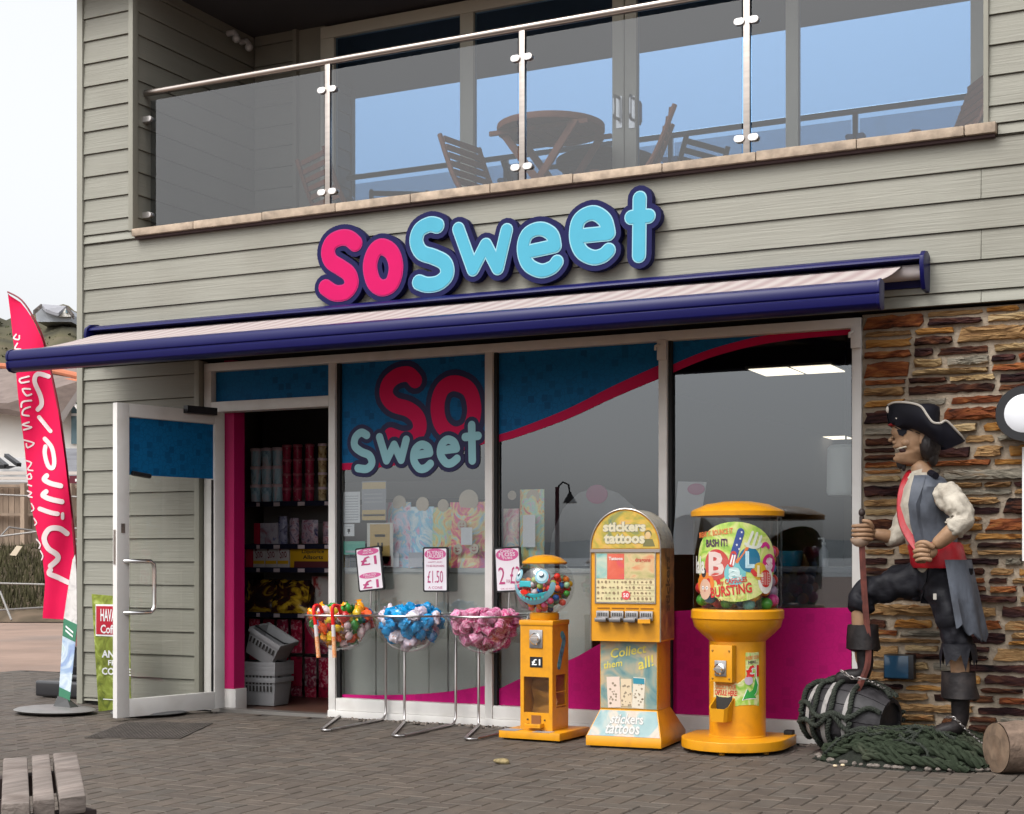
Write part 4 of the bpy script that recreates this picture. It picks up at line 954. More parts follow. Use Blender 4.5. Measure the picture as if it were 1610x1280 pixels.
# bushes on the slope
bm_ = [multicol('bush_%d' % k, c, .7, .95, 1.5) for k, c in enumerate(([(.012, .015, .006), (.04, .045, .018), (.075, .07, .03)], [(.03, .026, .012), (.07, .06, .03), (.11, .09, .05)]))]
lv = [MB(), MB()]
rr_ = random.Random(3)
for k in range(260):
    px = rr_.uniform(-60, 190); t = rr_.uniform(.05, .98); d = 62 + 100 * t; b = D(px, 875, d); z = (1.05 + (875 - topy(px)) / 2350 * 162) * (d / 162) * (t ** .55) - .7
    s = rr_.uniform(.3, .85); mb = lv[k % 2]
    for q in range(60):
        u = Vector((rr_.gauss(0, 1), rr_.gauss(0, 1), rr_.gauss(0, .6))); u = u.normalized() * s * rr_.uniform(.5, 1); c = Vector((b.x, b.y, z)) + u; e = .13
        a1 = Vector((rr_.uniform(-e, e), rr_.uniform(-e, e), rr_.uniform(-e, e))); a2 = Vector((rr_.uniform(-e, e), rr_.uniform(-e, e), rr_.uniform(-e, e)))
        mb.add([c - a1, c + a2, c + a1, c - a2], [(0, 1, 2, 3)])
for k in (0, 1): tag(lv[k].build('hill_scrub', bm_[k]), kind='stuff')
render_w = mat('white_render', (.66, .64, .60), .8, var=.06, scale=.6); slate = mat('slate_roof', (.13, .13, .14), .7, var=.25, scale=(2, 2, 9)); brown_r = mat('brown_roof', (.15, .115, .10), .8, var=.2, scale=(3, 3, 8)); tile_r = mat('ridge_tile', (.36, .12, .06), .8); pane_f = mat('far_window', (.12, .19, .22), .1)
def wall_poly(px_pts, d, th, name, m, parent):            # a wall traced at its own distance and given real thickness along the view axis
    f = Vector((-_s, _c, 0)) * th; p = [D(a, b, d) for a, b in px_pts]; n = len(p)
    return MB().add(p + [q + f for q in p], [tuple(range(n)), tuple(range(2 * n - 1, n - 1, -1))] + [(i, n + i, n + (i + 1) % n, (i + 1) % n) for i in range(n)][::1]).build(name, m, parent, True)
# gabled house
d = 38.
H1 = thing('white_house', 'white rendered house with brown roof and tall window behind the red flag', 'house', D(65, 912, d) * 1)
wall_poly([(-60, 912), (140, 912), (140, 600), (94, 650), (30, 640), (-60, 640)], d, 6, 'wall', render_w, H1)
def roof_quad(pts, name, m, parent, th=.14):
    p = [D(a, b, dd) for a, b, dd in pts]; n = len(p); k = Vector((0, 0, -th)); return MB().add(p + [q + k for q in p], [tuple(range(n)), tuple(range(2 * n - 1, n - 1, -1))] + [(i, n + i, n + (i + 1) % n, (i + 1) % n) for i in range(n)]).build(name, m, parent, True)
roof_quad([(-60, 632, d - .6), (12, 634, d - .6), (94, 656, d - .5), (134, 596, d - .4), (150, 575, d + 5), (-60, 575, d + 5)], 'roof', brown_r, H1)
roof_quad([(88, 662, d - .75), (94, 664, d - .75), (146, 588, d - .7), (140, 586, d - .7)], 'barge_board', mat('barge', (.17, .15, .14), .7), H1, .1)
mbk = MB().tube([D(-60, 572, d + 4), D(20, 577, d + 3.6), D(80, 582, d + 1.5), D(134, 594, d - .5)], .09, 8).tube([D(80, 597, d + 1), D(134, 602, d - .6)], .08, 8); mbk.build('ridge', tile_r, H1, True, smooth=True)
w = wall_poly([(112, 698), (124, 698), (124, 630), (112, 630)], d - .06, .05, 'window', pane_f, H1)
wall_poly([(123, 698), (131, 698), (131, 628), (123, 628)], d - .10, .05, 'window_frame', white, w); wall_poly([(110, 632), (131, 632), (131, 626), (108, 626)], d - .12, .08, 'lintel', white, w); wall_poly([(112, 654), (124, 654), (124, 650), (112, 650)], d - .1, .03, 'window_bar', white, w)
MB().beam(D(111, 629, d - .3), D(130, 650, d - .5), .06, .06).build('window_stay', white, w, True)
H2 = thing('slate_extension', 'low slate roofed outbuilding in front of the white house', 'house', D(60, 912, 33) * 1)
wall_poly([(-60, 912), (140, 912), (140, 762), (-60, 762)], 33, 3, 'wall', render_w, H2)
for k in range(7):
    y0 = 705 + 54 * k / 7; y1 = 705 + 54 * (k + 1) / 7; dd0 = 35.6 - 2.8 * k / 7; dd1 = 35.6 - 2.8 * (k + 1) / 7
    roof_quad([(101, y1 + .5, dd1), (145, y1 + .5, dd1), (145, y0, dd0), (98, y0, dd0)], 'slate_course', slate, H2, .05)
roof_quad([(-60, 758, 32.7), (101, 758, 32.7), (84, 722, 34.6), (-60, 716, 34.8)], 'roof', mat('glazed_roof', (.30, .29, .28), .4), H2, .06)
for (a, b, c_, e) in ((10, 716, 30, 731), (-4, 722, 10, 733)): MB().beam(D(a, b, 33.6), D(c_, e, 32.9), .1, .08).build('roof_bar', black, H2, True)
wall_poly([(-60, 738), (12, 737), (24, 733), (0, 731), (-60, 731)], 32.9, .1, 'roof_light', black, H2)
MB().beam(D(-60, 744, 32.4), D(142, 744, 32.4), .1, .07).beam(D(-60, 752, 32.4), D(142, 752, 32.4), .08, .06).build('gutter', mat('gutter', (.5, .45, .41), .6), H2, True)
wall_poly([(109, 760), (130, 760), (130, 748), (109, 748)], 32.2, .1, 'maroon_sign', mat('maroon_sign', (.10, .012, .022), .5), H2); wall_poly([(118, 757), (128, 757), (128, 753), (118, 753)], 32.1, .04, 'sign_panel', paper, H2)
H3 = thing('hilltop_house', 'grey and white house with slate roof on top of the hill', 'house', D(85, 500, 150) * 1)
wall_poly([(58, 506), (112, 506), (112, 494), (104, 483), (92, 494), (88, 494), (74, 486), (65, 480), (55, 488)], 148, 5, 'wall', mat('grey_render', (.34, .36, .39), .8), H3)
wall_poly([(93, 498), (114, 498), (112, 494), (104, 484)], 147.6, .3, 'gable_wall', render_w, H3); wall_poly([(103, 492), (106, 492), (106, 487), (103, 487)], 147.4, .2, 'window', pane_f, H3)
roof_quad([(64, 478, 148), (104, 481, 148), (92, 492, 147), (86, 491, 147), (72, 486, 147)], 'roof', mat('pale_slate', (.24, .24, .26), .7), H3, .3)
roof_quad([(104, 480.5, 147), (106, 480.5, 147), (117, 495, 147), (115, 496, 147)], 'barge_board', MATS['barge'], H3, .4)
roof_quad([(64, 478, 147.5), (66, 478, 147.5), (54, 489, 147.5), (52, 488, 147.5)], 'barge_board', MATS['barge'], H3, .4)
# bank, close-boarded fence, steel barriers
bankm = multicol('bank_earth', [(.035, .027, .017), (.075, .055, .035), (.12, .085, .058)], 1.6, .95, 1.5)
mb = MB(); V = []; F = []
prof_b = [(24.4, 977, .0), (25.0, 0, .28), (25.8, 0, .5), (27.2, 0, 1.28), (29, 0, 1.33), (36, 0, 1.4)]
for i in range(60):
    px = -120 + 300 * i / 59
    for j, (dd, _, z) in enumerate(prof_b):
        b = D(px, 875, dd); V.append((b.x, b.y, z - .02 + (mnoise.noise((b.x * 1.2, b.y * 1.2, 1)) * .12 if j else 0)))
for i in range(59):
    for j in range(5): a = i * 6 + j; F.append((a, a + 6, a + 7, a + 1))
tag(mb.add(V, F).build('earth_bank', bankm, smooth=True), kind='structure')
gmb = MB()
for k in range(2600):
    px = rr_.uniform(-20, 150); t = rr_.uniform(0, 1); dd = 24.8 + 2.4 * t; b = D(px, 875, dd); z = max(0, (.2 + 1.05 * t)); h = rr_.uniform(.05, .16); a = rr_.uniform(0, 6)
    gmb.add([(b.x, b.y, z - .05), (b.x + .03 * math.cos(a), b.y + .03 * math.sin(a), z - .05), (b.x + rr_.uniform(-.06, .06), b.y, z + h)], [(0, 1, 2)])
tag(gmb.build('bank_grass', mat('bank_grass', (.06, .055, .025), .9, var=.4, scale=3)), kind='stuff')
FE = thing('timber_fence', 'weathered close boarded timber fence on top of the bank', 'fence', D(60, 875, 27.6) * 1)
fw = mat('fence_wood', (.26, .195, .145), .85, var=.25, scale=(8, 8, 1.5), rnd=.14)
px = -40.
while px < 140:
    a, b = D(px, 852, 27.6), D(px + 8.3, 852, 27.6); a1, b1 = D(px, 767, 27.6), D(px + 8.3, 767, 27.6); f = Vector((-_s, _c, 0)) * .03; z0 = 1.25
    pts = [Vector((a.x, a.y, z0)), Vector((b.x, b.y, z0)), b1, a1]
    MB().add(pts + [q + f for q in pts], [(0, 1, 2, 3), (7, 6, 5, 4), (0, 4, 5, 1), (1, 5, 6, 2), (2, 6, 7, 3), (3, 7, 4, 0)]).build('fence_board', fw, FE, True); px += 9.
for py in (764, 809): MB().beam(D(-40, py, 27.5), D(142, py, 27.5), .09, .05).build('fence_rail', fw, FE, True)
for px in (-22, 38, 112): MB().beam(D(px, 860, 27.45), D(px, 760, 27.45), .1, .1).build('fence_post', fw, FE, True)
galv = mat('galvanised', (.22, .21, .20), .55, .4)
def barrier(label, segs):
    t = thing('steel_barrier', label, 'barrier', gr(*segs[0][0][:2], 0) if 0 else D(segs[0][0][0], 965, 24) * 1, 0, 'steel crowd barriers along the bank')
    for k, s in enumerate(segs): MB().tube([D(a, b, c) for a, b, c in s], .015, 8).build('rail', galv, t, True, smooth=True)
barrier('galvanised tube barrier nearest the road with a notice tied to it', [[(-20, 845, 23), (0, 843.5, 23), (58, 836, 23)], [(-20, 777, 23.5), (45, 780, 23.5)], [(-10, 917, 23), (70, 919, 23)], [(-10, 960, 22.6), (72, 955, 23)], [(0, 930, 22.6), (18, 975, 22.2)], [(0, 844, 23), (14, 829, 23.2), (55, 835, 23.4)]])
barrier('galvanised tube barrier passing behind the red flag towards the shop corner', [[(113, 781, 23.6), (133, 782, 23.6)], [(116, 831, 23.6), (133, 831, 23.6)], [(118, 848, 23.6), (133, 848, 23.6)], [(118, 862, 23.6), (133, 832, 23.5)], [(122, 888, 23.4), (133, 877, 23.4)], [(122, 921, 23.4), (133, 921, 23.4)], [(124, 950, 23.4), (133, 950, 23.4)], [(124, 921, 23.4), (136, 905, 23.2)]])
q = [D(a, b, 22.9) for a, b in ((15, 873), (25, 874), (35, 859), (26, 858))]; f = Vector((-_s, _c, 0)) * .01
tag(MB().add(q + [v + f for v in q], [(0, 1, 2, 3), (7, 6, 5, 4), (0, 4, 5, 1), (1, 5, 6, 2), (2, 6, 7, 3), (3, 7, 4, 0)]).build('paper_notice', mat('notice_cream', (.55, .48, .36), .7)), 'small cream notice tied slantwise to the barrier by the bank', 'notice')

# ---------------------------------------------------------------- bowls of sweets on wire stands
wire = mat('wire_steel', (.42, .40, .39), .3, 1., var=.1, scale=20)
pinkp = mat('price_pink', (.55, .10, .26), .6); pinkt = mat('price_ink', (.42, .055, .17), .6); whitep = mat('price_white', (.70, .66, .70), .5)
bowlpl = glass('bowl_plastic', (.95, .95, .95), 1.45, .06, 1.2)
def stand(px, label, base_px, legs_px, sign_px, words):
    c = at(px[0], px[1], -.27); R = .250
    t = thing('sweet_stand', label, 'display stand', (c.x, c.y, 0), 0, 'wire stands holding bowls of sweets')
    z = c.z; n = 40
    ring = [(c.x + R * math.cos(a), c.y + R * math.sin(a), z) for a in (2 * math.pi * k / n for k in range(n + 1))]
    MB().tube(ring, .0065, 8).build('ring', wire, t, True, smooth=True)
    prof = [((R - .012) * math.sin(a), z + .004 - (R - .012) * math.cos(a)) for a in (math.pi / 2 * k / 14 for k in range(15))]
    prof[-1] = (R - .012, z + .004); prof.append((R - .001, z + .0075))
    MB().lathe(prof, 40, (c.x, c.y, 0), close=False).build('bowl', bowlpl, t, True, smooth=True)
    L, Rr = (gr(a, b, .012) for a, b in legs_px); F = gr(*base_px, .012)
    for q in (L, Rr):
        d = (Vector((c.x, c.y, 0)) - Vector((q.x, q.y, 0))); d.normalize()
        e = Vector((q.x, q.y, 0))
        k = F - q; k.z = 0
        side = -1 if q is L else 1; wv = (Rr - L).normalized() * .03
        pts = [(c.x + (e.x - c.x) * .99, max(c.y + .20, e.y - .02), z - .004), (e.x, e.y, z - .08), (e.x, e.y, .10), (e.x, e.y, .05), (e.x + k.x * .03, e.y + k.y * .03, .018), (e.x + k.x * .08, e.y + k.y * .08, .010), tuple(F - k.normalized() * .03 + Vector((0, 0, 0)) + wv * side)]
        MB().tube(pts, .0085, 10).build('leg', wire, t, True, smooth=True)
    MB().tube(curve([tuple(F - (F - L).normalized() * .03 - wvv(L, Rr)), (F.x, F.y, .0115), tuple(F - (F - Rr).normalized() * .03 + wvv(L, Rr))], 5), .0085, 10).build('foot_bend', wire, t, True, smooth=True)
    # price board on a thin rod
    y = .005 - .02; q = [(p.x, p.z) for p in (at(a, b, y - .03) for a, b in sign_px)]
    cx = sum(p[0] for p in q) / 4; cz = sum(p[1] for p in q) / 4
    up = (Vector(q[0]) + Vector(q[1]) - Vector(q[2]) - Vector(q[3])) / 2; H = up.length; Wd = ((Vector(q[1]) - Vector(q[0])).length + (Vector(q[2]) - Vector(q[3])).length) / 2
    ang = math.atan2(-up.x, up.y)
    def mp(u, v, tt): return Vector((cx + u * math.cos(ang) - v * math.sin(ang), y - .03 + tt, cz + u * math.sin(ang) + v * math.cos(ang)))
    def rr(w, h, r): return [(sx * (w / 2 - r) + r * math.cos(a), sy * (h / 2 - r) + r * math.sin(a)) for sx, sy, a0 in ((1, 1, 0), (-1, 1, 90), (-1, -1, 180), (1, -1, 270)) for a in (rad(a0 + 30 * k) for k in range(4))]
    bd = MB().flat([rr(Wd, H, .012)], mp, .012).build('price_board', black, t, True); bd['label'] = words[0]
    MB().flat([rr(Wd - .022, H - .022, .006)], lambda u, v, tt: mp(u, v, tt - .0016), .0014).build('card', whitep, bd, True)
    for (u, v, w_, h_) in words[1]: MB().flat([circ(u * Wd, v * H, w_ * Wd / 2, 24, h_ * H / 2)], lambda u, v, tt: mp(u, v, tt - .0026), .0008).build('pink_oval', pinkp, bd, True)
    for s_, u, v, w_, h_, bo, white_ in words[2]:
        mb = MB(); text_add(mb, s_, lambda u, v, tt: mp(u, v, tt - .0038), u * Wd, v * H, w_ * Wd, h_ * H, bo); mb.build('lettering', whitep if white_ else pinkt, bd, True)
    MB().tube([(cx, y - .012, cz - H * .45), (cx, .02 - .06, z - .06)], .006, 8).build('sign_rod', wire, t, True, smooth=True)
    return t, Vector((c.x, c.y, z)), R - .016
def wvv(L, Rr): return (Rr - L).normalized() * .03
st1, c1, R1 = stand((538, 966), 'wire stand with a clear bowl of mixed sweets nearest the shop door', (510, 1148), ((536, 1123), (606.5, 1130)), [(558, 860), (598, 860), (605, 929), (564, 929)],
    ('white price board reading one pound twice', [(0, .39, .84, .16), (0, -.15, .84, .13)], [('PICK', 0, .42, .3, .045, .01, 1), ('AND MIX', 0, .365, .42, .035, 0, 1), ('£1', 0, .19, .62, .2, .015, 0), ('MALLOW', 0, -.13, .5, .045, 0, 1), ('CONES', 0, -.18, .4, .03, 0, 1), ('£1', 0, -.345, .62, .19, .015, 0)]))
st2, c2, R2 = stand((646, 967), 'wire stand with a clear bowl of blue packets between the other two bowls', (624, 1157), ((636, 1134), (716.5, 1138)), [(664, 860), (705, 860), (704, 931), (666, 931)],
    ('white price board reading one pound fifty a cone', [(0, .34, .86, .25)], [('FLYING', 0, .375, .62, .075, .01, 1), ('SAUCERS', 0, .295, .66, .075, .01, 1), ('HAPPY AND', 0, .165, .56, .03, 0, 0), ('TO BE FROM HERE', 0, .08, .72, .045, 0, 0), ('£1.50', 0, -.16, .62, .27, .0, 0), ('A CONE', 0, -.40, .56, .06, 0, 0)]))
st3, c3, R3 = stand((764, 968), 'wire stand with a clear bowl of pink tubs beside the gumball machine', (738, 1162), ((752.5, 1140), (826, 1144)), [(776, 860), (818, 860), (821, 931), (780, 931)],
    ('white candy floss price board beside the gumball globe', [(0, .33, .86, .28)], [('CANDY', 0, .41, .5, .06, .01, 1), ('FLOSS', 0, .335, .62, .085, .015, 1), ('TUBS', 0, .255, .4, .05, .01, 1), ('2', -.24, -.13, .24, .38, .0, 0), ('FOR', -.0, -.26, .14, .08, 0, 0), ('£3', .26, -.13, .36, .38, 0, 0), ('OR £2 EACH', 0, -.42, .6, .03, 0, 0)]))
# sweets
def scatter(c, R, n, dmin, seed, heap=.05):
    g = random.Random(seed); P = []; tries = 0
    while len(P) < n and tries < 40000:
        tries += 1; dm_ = dmin * (1 if tries < 15000 else .8)
        p = Vector((g.uniform(-R, R), g.uniform(-R, R), g.uniform(-R, heap)))
        rr = math.hypot(p.x, p.y)
        if p.z > 0 and rr > R * (.85 - p.z / heap * .5): continue
        if p.length > R - dmin * .62: continue
        if all((p - q).length > dm_ for q in P): P.append(p)
    return [c + p for p in P]
def bag_mesh(s, k, twist=True):                     # small crinkled packet with frilled ends
    mb = MB(); V = []; F = []; n, m = 12, 9
    for i in range(m):
        t = i / (m - 1); x = (t - .5) * 2
        w = (.62 * math.sqrt(max(0, 1 - (x / .72) ** 2)) if abs(x) < .62 else .14 + (abs(x) - .62) * .75)
        fl = .9 if abs(x) < .62 else .25
        for j in range(n):
            a = 2 * math.pi * j / n; cr = 1 + .16 * mnoise.noise((x * 3 + k, math.cos(a) * 2, math.sin(a) * 2))
            V.append((x * s, w * s * math.cos(a) * cr, w * s * math.sin(a) * cr * fl))
    for i in range(m - 1):
        for j in range(n): F.append((i * n + j, i * n + (j + 1) % n, (i + 1) * n + (j + 1) % n, (i + 1) * n + j))
    return mb.add(V, F)
def puff_mesh(s, k):
    mb = MB(); mb.ball((0, 0, 0), (s, s * .85, s * .6), 18, 12); mb.v = [tuple(Vector(v) * (1 + .38 * mnoise.noise(Vector(v) / s * 1.5 + Vector((k, 0, 0))) + .30 * mnoise.noise(Vector(v) / s * 3.6 + Vector((0, k, 0))))) for v in mb.v]; return mb
def tubby_mesh(s): return MB().lathe([(s * .62, -s * .75), (s * .66, -s * .7), (s * .7, s * .35), (s * .8, s * .4), (s * .8, s * .62), (s * .72, s * .68), (0, s * .72)], 14)
gl = dict(rough=.22, coat=.5)
def swm(n, c, **k): return mat('sweet_' + n, c, .25, var=.12, scale=60, coat=.4, **k)
SW = {'orange': ('bright orange wrapped sweet', swm('orange', (.80, .10, .015))), 'amber': ('amber yellow wrapped sweet', swm('amber', (.75, .30, .012))), 'green': ('glossy green wrapped sweet', swm('green', (.02, .22, .025))), 'red': ('red wrapped sweet', swm('red', (.55, .02, .02))),
      'pale': ('pale pink clear packet', multicol('sweet_pale', [(.55, .22, .22), (.62, .42, .42), (.6, .5, .5), (.35, .2, .3)], 22, .2)), 'yellow': ('yellow wrapped sweet', swm('yellow', (.55, .36, .015))), 'blue': ('small blue packet', swm('bluepk', (.03, .18, .50)))}
SW2 = {'bright': ('bright blue crinkled packet', swm('bright', (.006, .24, .52))), 'white': ('white and orange printed packet', multicol('sweet_white', [(.55, .2, .08), (.55, .50, .55), (.60, .55, .60), (.25, .25, .45)], 26, .2)), 'lilac': ('pale lilac clear packet', multicol('sweet_lilac', [(.30, .25, .42), (.50, .42, .52), (.55, .46, .52), (.5, .12, .10)], 20, .2))}
SW3 = {'pink': ('pale pink lidded tub', multicol('sweet_pink', [(.50, .18, .32), (.60, .30, .42), (.42, .06, .18), (.62, .45, .52)], 22, .25)), 'deep': ('deep pink printed tub', multicol('sweet_deep', [(.30, .01, .07), (.42, .04, .15), (.60, .30, .40), (.38, .02, .10)], 24, .25))}
def fill(c, R, n, dmin, seed, table, weights, where, meshes, heap):
    g = random.Random(seed); data = {}
    for p in scatter(c, R, n, dmin, seed, heap):
        k = g.choices(list(table), weights)[0]; mi = g.randrange(len(meshes)); key = (k, mi)
        if key not in data:
            o = meshes[mi].build('wrapped_sweet', table[k][1], None, smooth=True, angle=24); data[key] = o.data
        else: o = link(bpy.data.objects.new('wrapped_sweet', data[key]))
        o.location = p; o.rotation_euler = (g.uniform(0, 6), g.uniform(0, 6), g.uniform(0, 6)); s = g.uniform(.9, 1.15); o.scale = (s, s, s)
        tag(o, table[k][0] + where, 'sweet', k_group(where, k))
def k_group(where, k): return k + ' sweets' + where
fill(c1, R1, 92, .062, 5, SW, (4, 3, 3, 2.2, 5, 2, .8), ' in the bowl nearest the door', [bag_mesh(.046, 1), bag_mesh(.040, 4), puff_mesh(.036, 2)], .06)
fill(c2, R2, 58, .080, 8, SW2, (6, 3.2, 2.2), ' in the middle bowl', [puff_mesh(.050, 3), puff_mesh(.047, 9), bag_mesh(.055, 6)], .04)
fill(c3, R3, 80, .066, 12, SW3, (5, 4), ' in the bowl beside the gumball machine', [tubby_mesh(.046), tubby_mesh(.043)], .025)
# two long sweet tubes hooked over the rim of the first bowl
for k, (px0, px1, lab) in enumerate(((493, 501, 'orange printed sweet tube with red cane hook at the outer side of the first bowl'), (522, 526, 'orange printed sweet tube with red cane hook nearer the window post'))):
    y = -.505; a = at(px0 + 1, 957, y); b = at(px1, 1034, y)
    t = thing('sweet_cane', lab, 'sweet tube', (b.x, y, b.z), 0, 'cane hooks on the first bowl')
    dd = (b - a)
    MB().tube(curve([a + Vector((.02, .06, -.03)), a + Vector((.012, .045, .012)), a + Vector((.004, .01, .018)), a + Vector((0, -.004, -.01)), a + dd * .34], 4), .0115, 10).build('hook', mat('cane_red', (.60, .012, .012), .3), t, True, smooth=True)
    MB().tube([a + dd * .33, a + dd * .58], .0125, 10).build('band', mat('cane_band', (.50, .46, .46), .5), t, True)
    MB().tube([a + dd * .57, b], .0135, 10).build('tube', multicol('cane_print', [(.45, .10, .02), (.6, .2, .06), (.6, .42, .25), (.4, .04, .02)], 60, .3), t, True, smooth=True, angle=40)

# ---------------------------------------------------------------- machines
yellow = mat('machine_yellow', (.57, .245, .006), .4, spec=.35, coat=.12, var=.06, scale=4, dirt_or_shading=(.30, .125, .014), dscale=16, damt=.38)
cream_p = mat('print_white', (.62, .58, .5), .5)
gcol = {'red': (.55, .02, .02), 'coral': (.70, .12, .07), 'orange': (.65, .17, .015), 'green': (.05, .30, .05), 'lime': (.26, .35, .07), 'blue': (.012, .11, .42), 'pale blue': (.12, .33, .40), 'pink': (.52, .07, .18), 'maroon': (.26, .015, .05), 'mint': (.26, .45, .28), 'white': (.52, .46, .50), 'yellow': (.55, .36, .02)}
def gum_m(k): return multicol('gum_' + k.replace(' ', '_'), [tuple(v * .7 for v in gcol[k]), gcol[k], gcol[k], tuple(min(1, v * 1.25 + .05) for v in gcol[k])], 30, .2)
# gumball machine
gx, gy = -3.665, -.44; GA = rad(-2)
G = thing('gumball_machine', 'yellow gumball machine with a smiling face on its clear globe', 'vending machine', (gx, gy, 0), GA)
def GB(mb, name, m, par=None, **k): return mb.build(name, m, par or G, **k)
GB(MB().bx(-.195, .195, -.195, .2, .012, .055), 'base_plate', yellow, bevel=.004)
for sx in (-.16, .16):
    for sy in (-.16, .16): GB(MB().lathe([(.018, 0), (.018, .0125)], 10, (sx, sy, 0)), 'foot', rubber)
GB(MB().bx(-.19, -.085, -.196, -.10, .0552, .0562).bx(.02, .13, -.196, -.12, .0552, .0562), 'worn_sticker', mat('worn_silver', (.3, .32, .33), .4, .3))
hw = .103; zt_ = .655
mb = MB()
for (x0, x1) in ((-hw, -hw + .022), (hw - .022, hw)): mb.bx(x0, x1, -hw, -hw + .02, .056, zt_)
mb.bx(-hw + .0221, hw - .0221, -hw, -hw + .02, .056, .155).bx(-hw + .0221, hw - .0221, -hw, -hw + .02, .36, zt_)
mb.bx(-hw, -hw + .012, -hw + .0201, hw, .056, zt_).bx(hw - .012, hw, -hw + .0201, -hw + .045, .056, zt_).bx(hw - .012, hw, hw - .03, hw, .056, zt_).bx(hw - .012, hw, -hw + .0451, hw - .0301, .056, .18).bx(hw - .012, hw, -hw + .0451, hw - .0301, .37, zt_).bx(-hw + .0121, hw - .0121, hw - .012, hw, .056, zt_)
cab = GB(mb, 'cabinet', yellow)
GB(MB().bx(-hw - .006, hw + .006, -hw - .006, hw + .006, zt_, zt_ + .03), 'cabinet_top', yellow, bevel=.006)
GB(MB().bx(-hw + .022, hw - .022, -hw + .008, -hw + .011, .155, .36), 'window', clearpl); GB(MB().bx(hw - .008, hw - .005, -hw + .045, hw - .03, .18, .37), 'window', clearpl)
GB(MB().bx(hw - .001, hw + .003, -hw + .04, hw - .025, .27, .275).bx(hw - .001, hw + .003, -hw + .04, hw - .025, .19, .195), 'window_bar', yellow)
for z, s in ((.33, 1), (.25, -1), (.175, 1)): GB(MB().beam((-.07, -.0, z + .02 * s), (.07, -.0, z - .02 * s), .12, .006, (0, 1, 0)), 'ramp', mat('ramp', (.35, .16, .03), .5))
GB(MB().bx(-.042, .042, -hw - .007, -hw, .525, .63), 'coin_plate', mat('coin_plate', (.36, .35, .35), .35, .9, var=.2, scale=30), bevel=.004)
kn = MB().lathe([(.034, -.0), (.034, .01), (.028, .016), (0, .017)], 20); kn.v = [(x, -hw - .007 - z, y + .578) for x, y, z in kn.v]; kn.box((0, -hw - .03, .578), (.05, .016, .014)); GB(kn, 'knob', chrome, smooth=True, angle=30)
s = GB(MB().bx(-.04, .04, -hw - .003, -hw, .415, .475), 'price_label', black); mb = MB(); text_add(mb, '£1', lambda u, v, t: Vector((u, -hw - .004, v)), 0, .445, .055, .036, .02); mb.build('lettering', paper, s)
fl = GB(MB().bx(-.03, .03, -hw - .004, -hw + .001, .085, .14), 'prize_opening', mat('opening', (.2, .075, .02), .6))
GB(MB().bx(-.05, .05, -hw - .05, -hw, .072, .078).bx(-.05, .05, -hw - .05, -hw - .046, .078, .096).bx(-.05, -.046, -hw - .046, -hw, .078, .096).bx(.046, .05, -hw - .046, -hw, .078, .096), 'prize_tray', yellow, bevel=.002)
for x in (-.055, .055): GB(MB().box((x, -hw - .002, .115), (.008, .006, .008)), 'bolt', dark)
mb = MB(); mb.flat(strokes([curve([(.02, .60), (.045, .57), (.03, .53), (.0, .47), (-.02, .42)], 4)], .021, 10), lambda u, v, t: Vector((hw + .002 - t, u, v)), .0018); GB(mb, 'blue_sticker', multicol('blue_sticker', [(.02, .10, .18), (.05, .28, .42), (.1, .4, .5)], 20, .4))
gz = zt_ + .03
GB(MB().lathe([(.082, gz), (.085, gz + .005), (.085, gz + .035), (.078, gz + .042), (.0, gz + .043)], 32), 'collar', yellow, smooth=True)
RG = .174; gc = gz + .043 + .155
a0 = math.asin(.08 / RG); a1 = math.pi - math.asin(.118 / RG)
GB(MB().lathe([(RG * math.sin(a), gc - RG * math.cos(a)) for a in (a0 + (a1 - a0) * k / 24 for k in range(25))], 48, close=False), 'globe', clearpl, smooth=True)
zl = gc - RG * math.cos(a1)
GB(MB().lathe([(.126, zl - .004), (.130, zl), (.130, zl + .006), (.095, zl + .032), (.05, zl + .046), (.0, zl + .05)], 40), 'lid', yellow, smooth=True)
face_a = rad(-80)                                                # the face looks out to the left of the street
def sph(u, v, t, r=RG + .0015): a = face_a + u / RG; e = v / RG; rr = r + .001 - t; return Vector((rr * math.cos(e) * math.cos(a), rr * math.cos(e) * math.sin(a), gc + rr * math.sin(e)))
fb = mat('face_blue', (.16, .33, .40), .5); ft = mat('face_teal', (.03, .30, .34), .5)
fc = MB().flat(strokes([curve([(-.155, -.01), (-.12, -.06), (-.05, -.098), (.03, -.085), (.085, -.035), (.10, .005)], 6)], .017, 10), sph, .001, grid=.012); face = GB(fc, 'printed_face', fb)
MB().flat([[(-.13, -.025), (-.09, -.05), (-.02, -.07), (.04, -.06), (.07, -.03), (.0, -.045), (-.07, -.04)]], lambda u, v, t: sph(u, v, t - .001), .0006, grid=.012).build('teeth', ft, face)
for k in range(7): x = -.11 + .025 * k; MB().flat([circ(x, -.077 + .35 * (x + .03) ** 2 * 8, .009, 8)], lambda u, v, t: sph(u, v, t - .0022), .0006).build('tooth', mat('tooth', (.10, .52, .50), .4), face)
for (ux, vz, r1) in ((.035, .055, .042), (-.135, .06, .036)):
    e = MB().flat([circ(ux, vz, r1, 20)], sph, .001, grid=.012).build('eye', fb, G)
    MB().flat([circ(ux, vz, r1 * .72, 16)], lambda u, v, t: sph(u, v, t - .0018), .0006, grid=.015).build('eye_white', mat('eye_white', (.35, .48, .52), .3), e); MB().flat([circ(ux, vz + .004, r1 * .36, 12)], lambda u, v, t: sph(u, v, t - .0034), .0006).build('pupil', mat('pupil', (.02, .05, .07), .2), e); MB().flat([circ(ux - .004, vz + .014, r1 * .3, 10)], lambda u, v, t: sph(u, v, t - .005), .0006).build('glint', paper, e)
MB().flat([[(-.115, -.008), (-.03, -.008), (-.03, .028), (-.115, .028)]], sph, .001, grid=.012).build('moustache', ft, G)
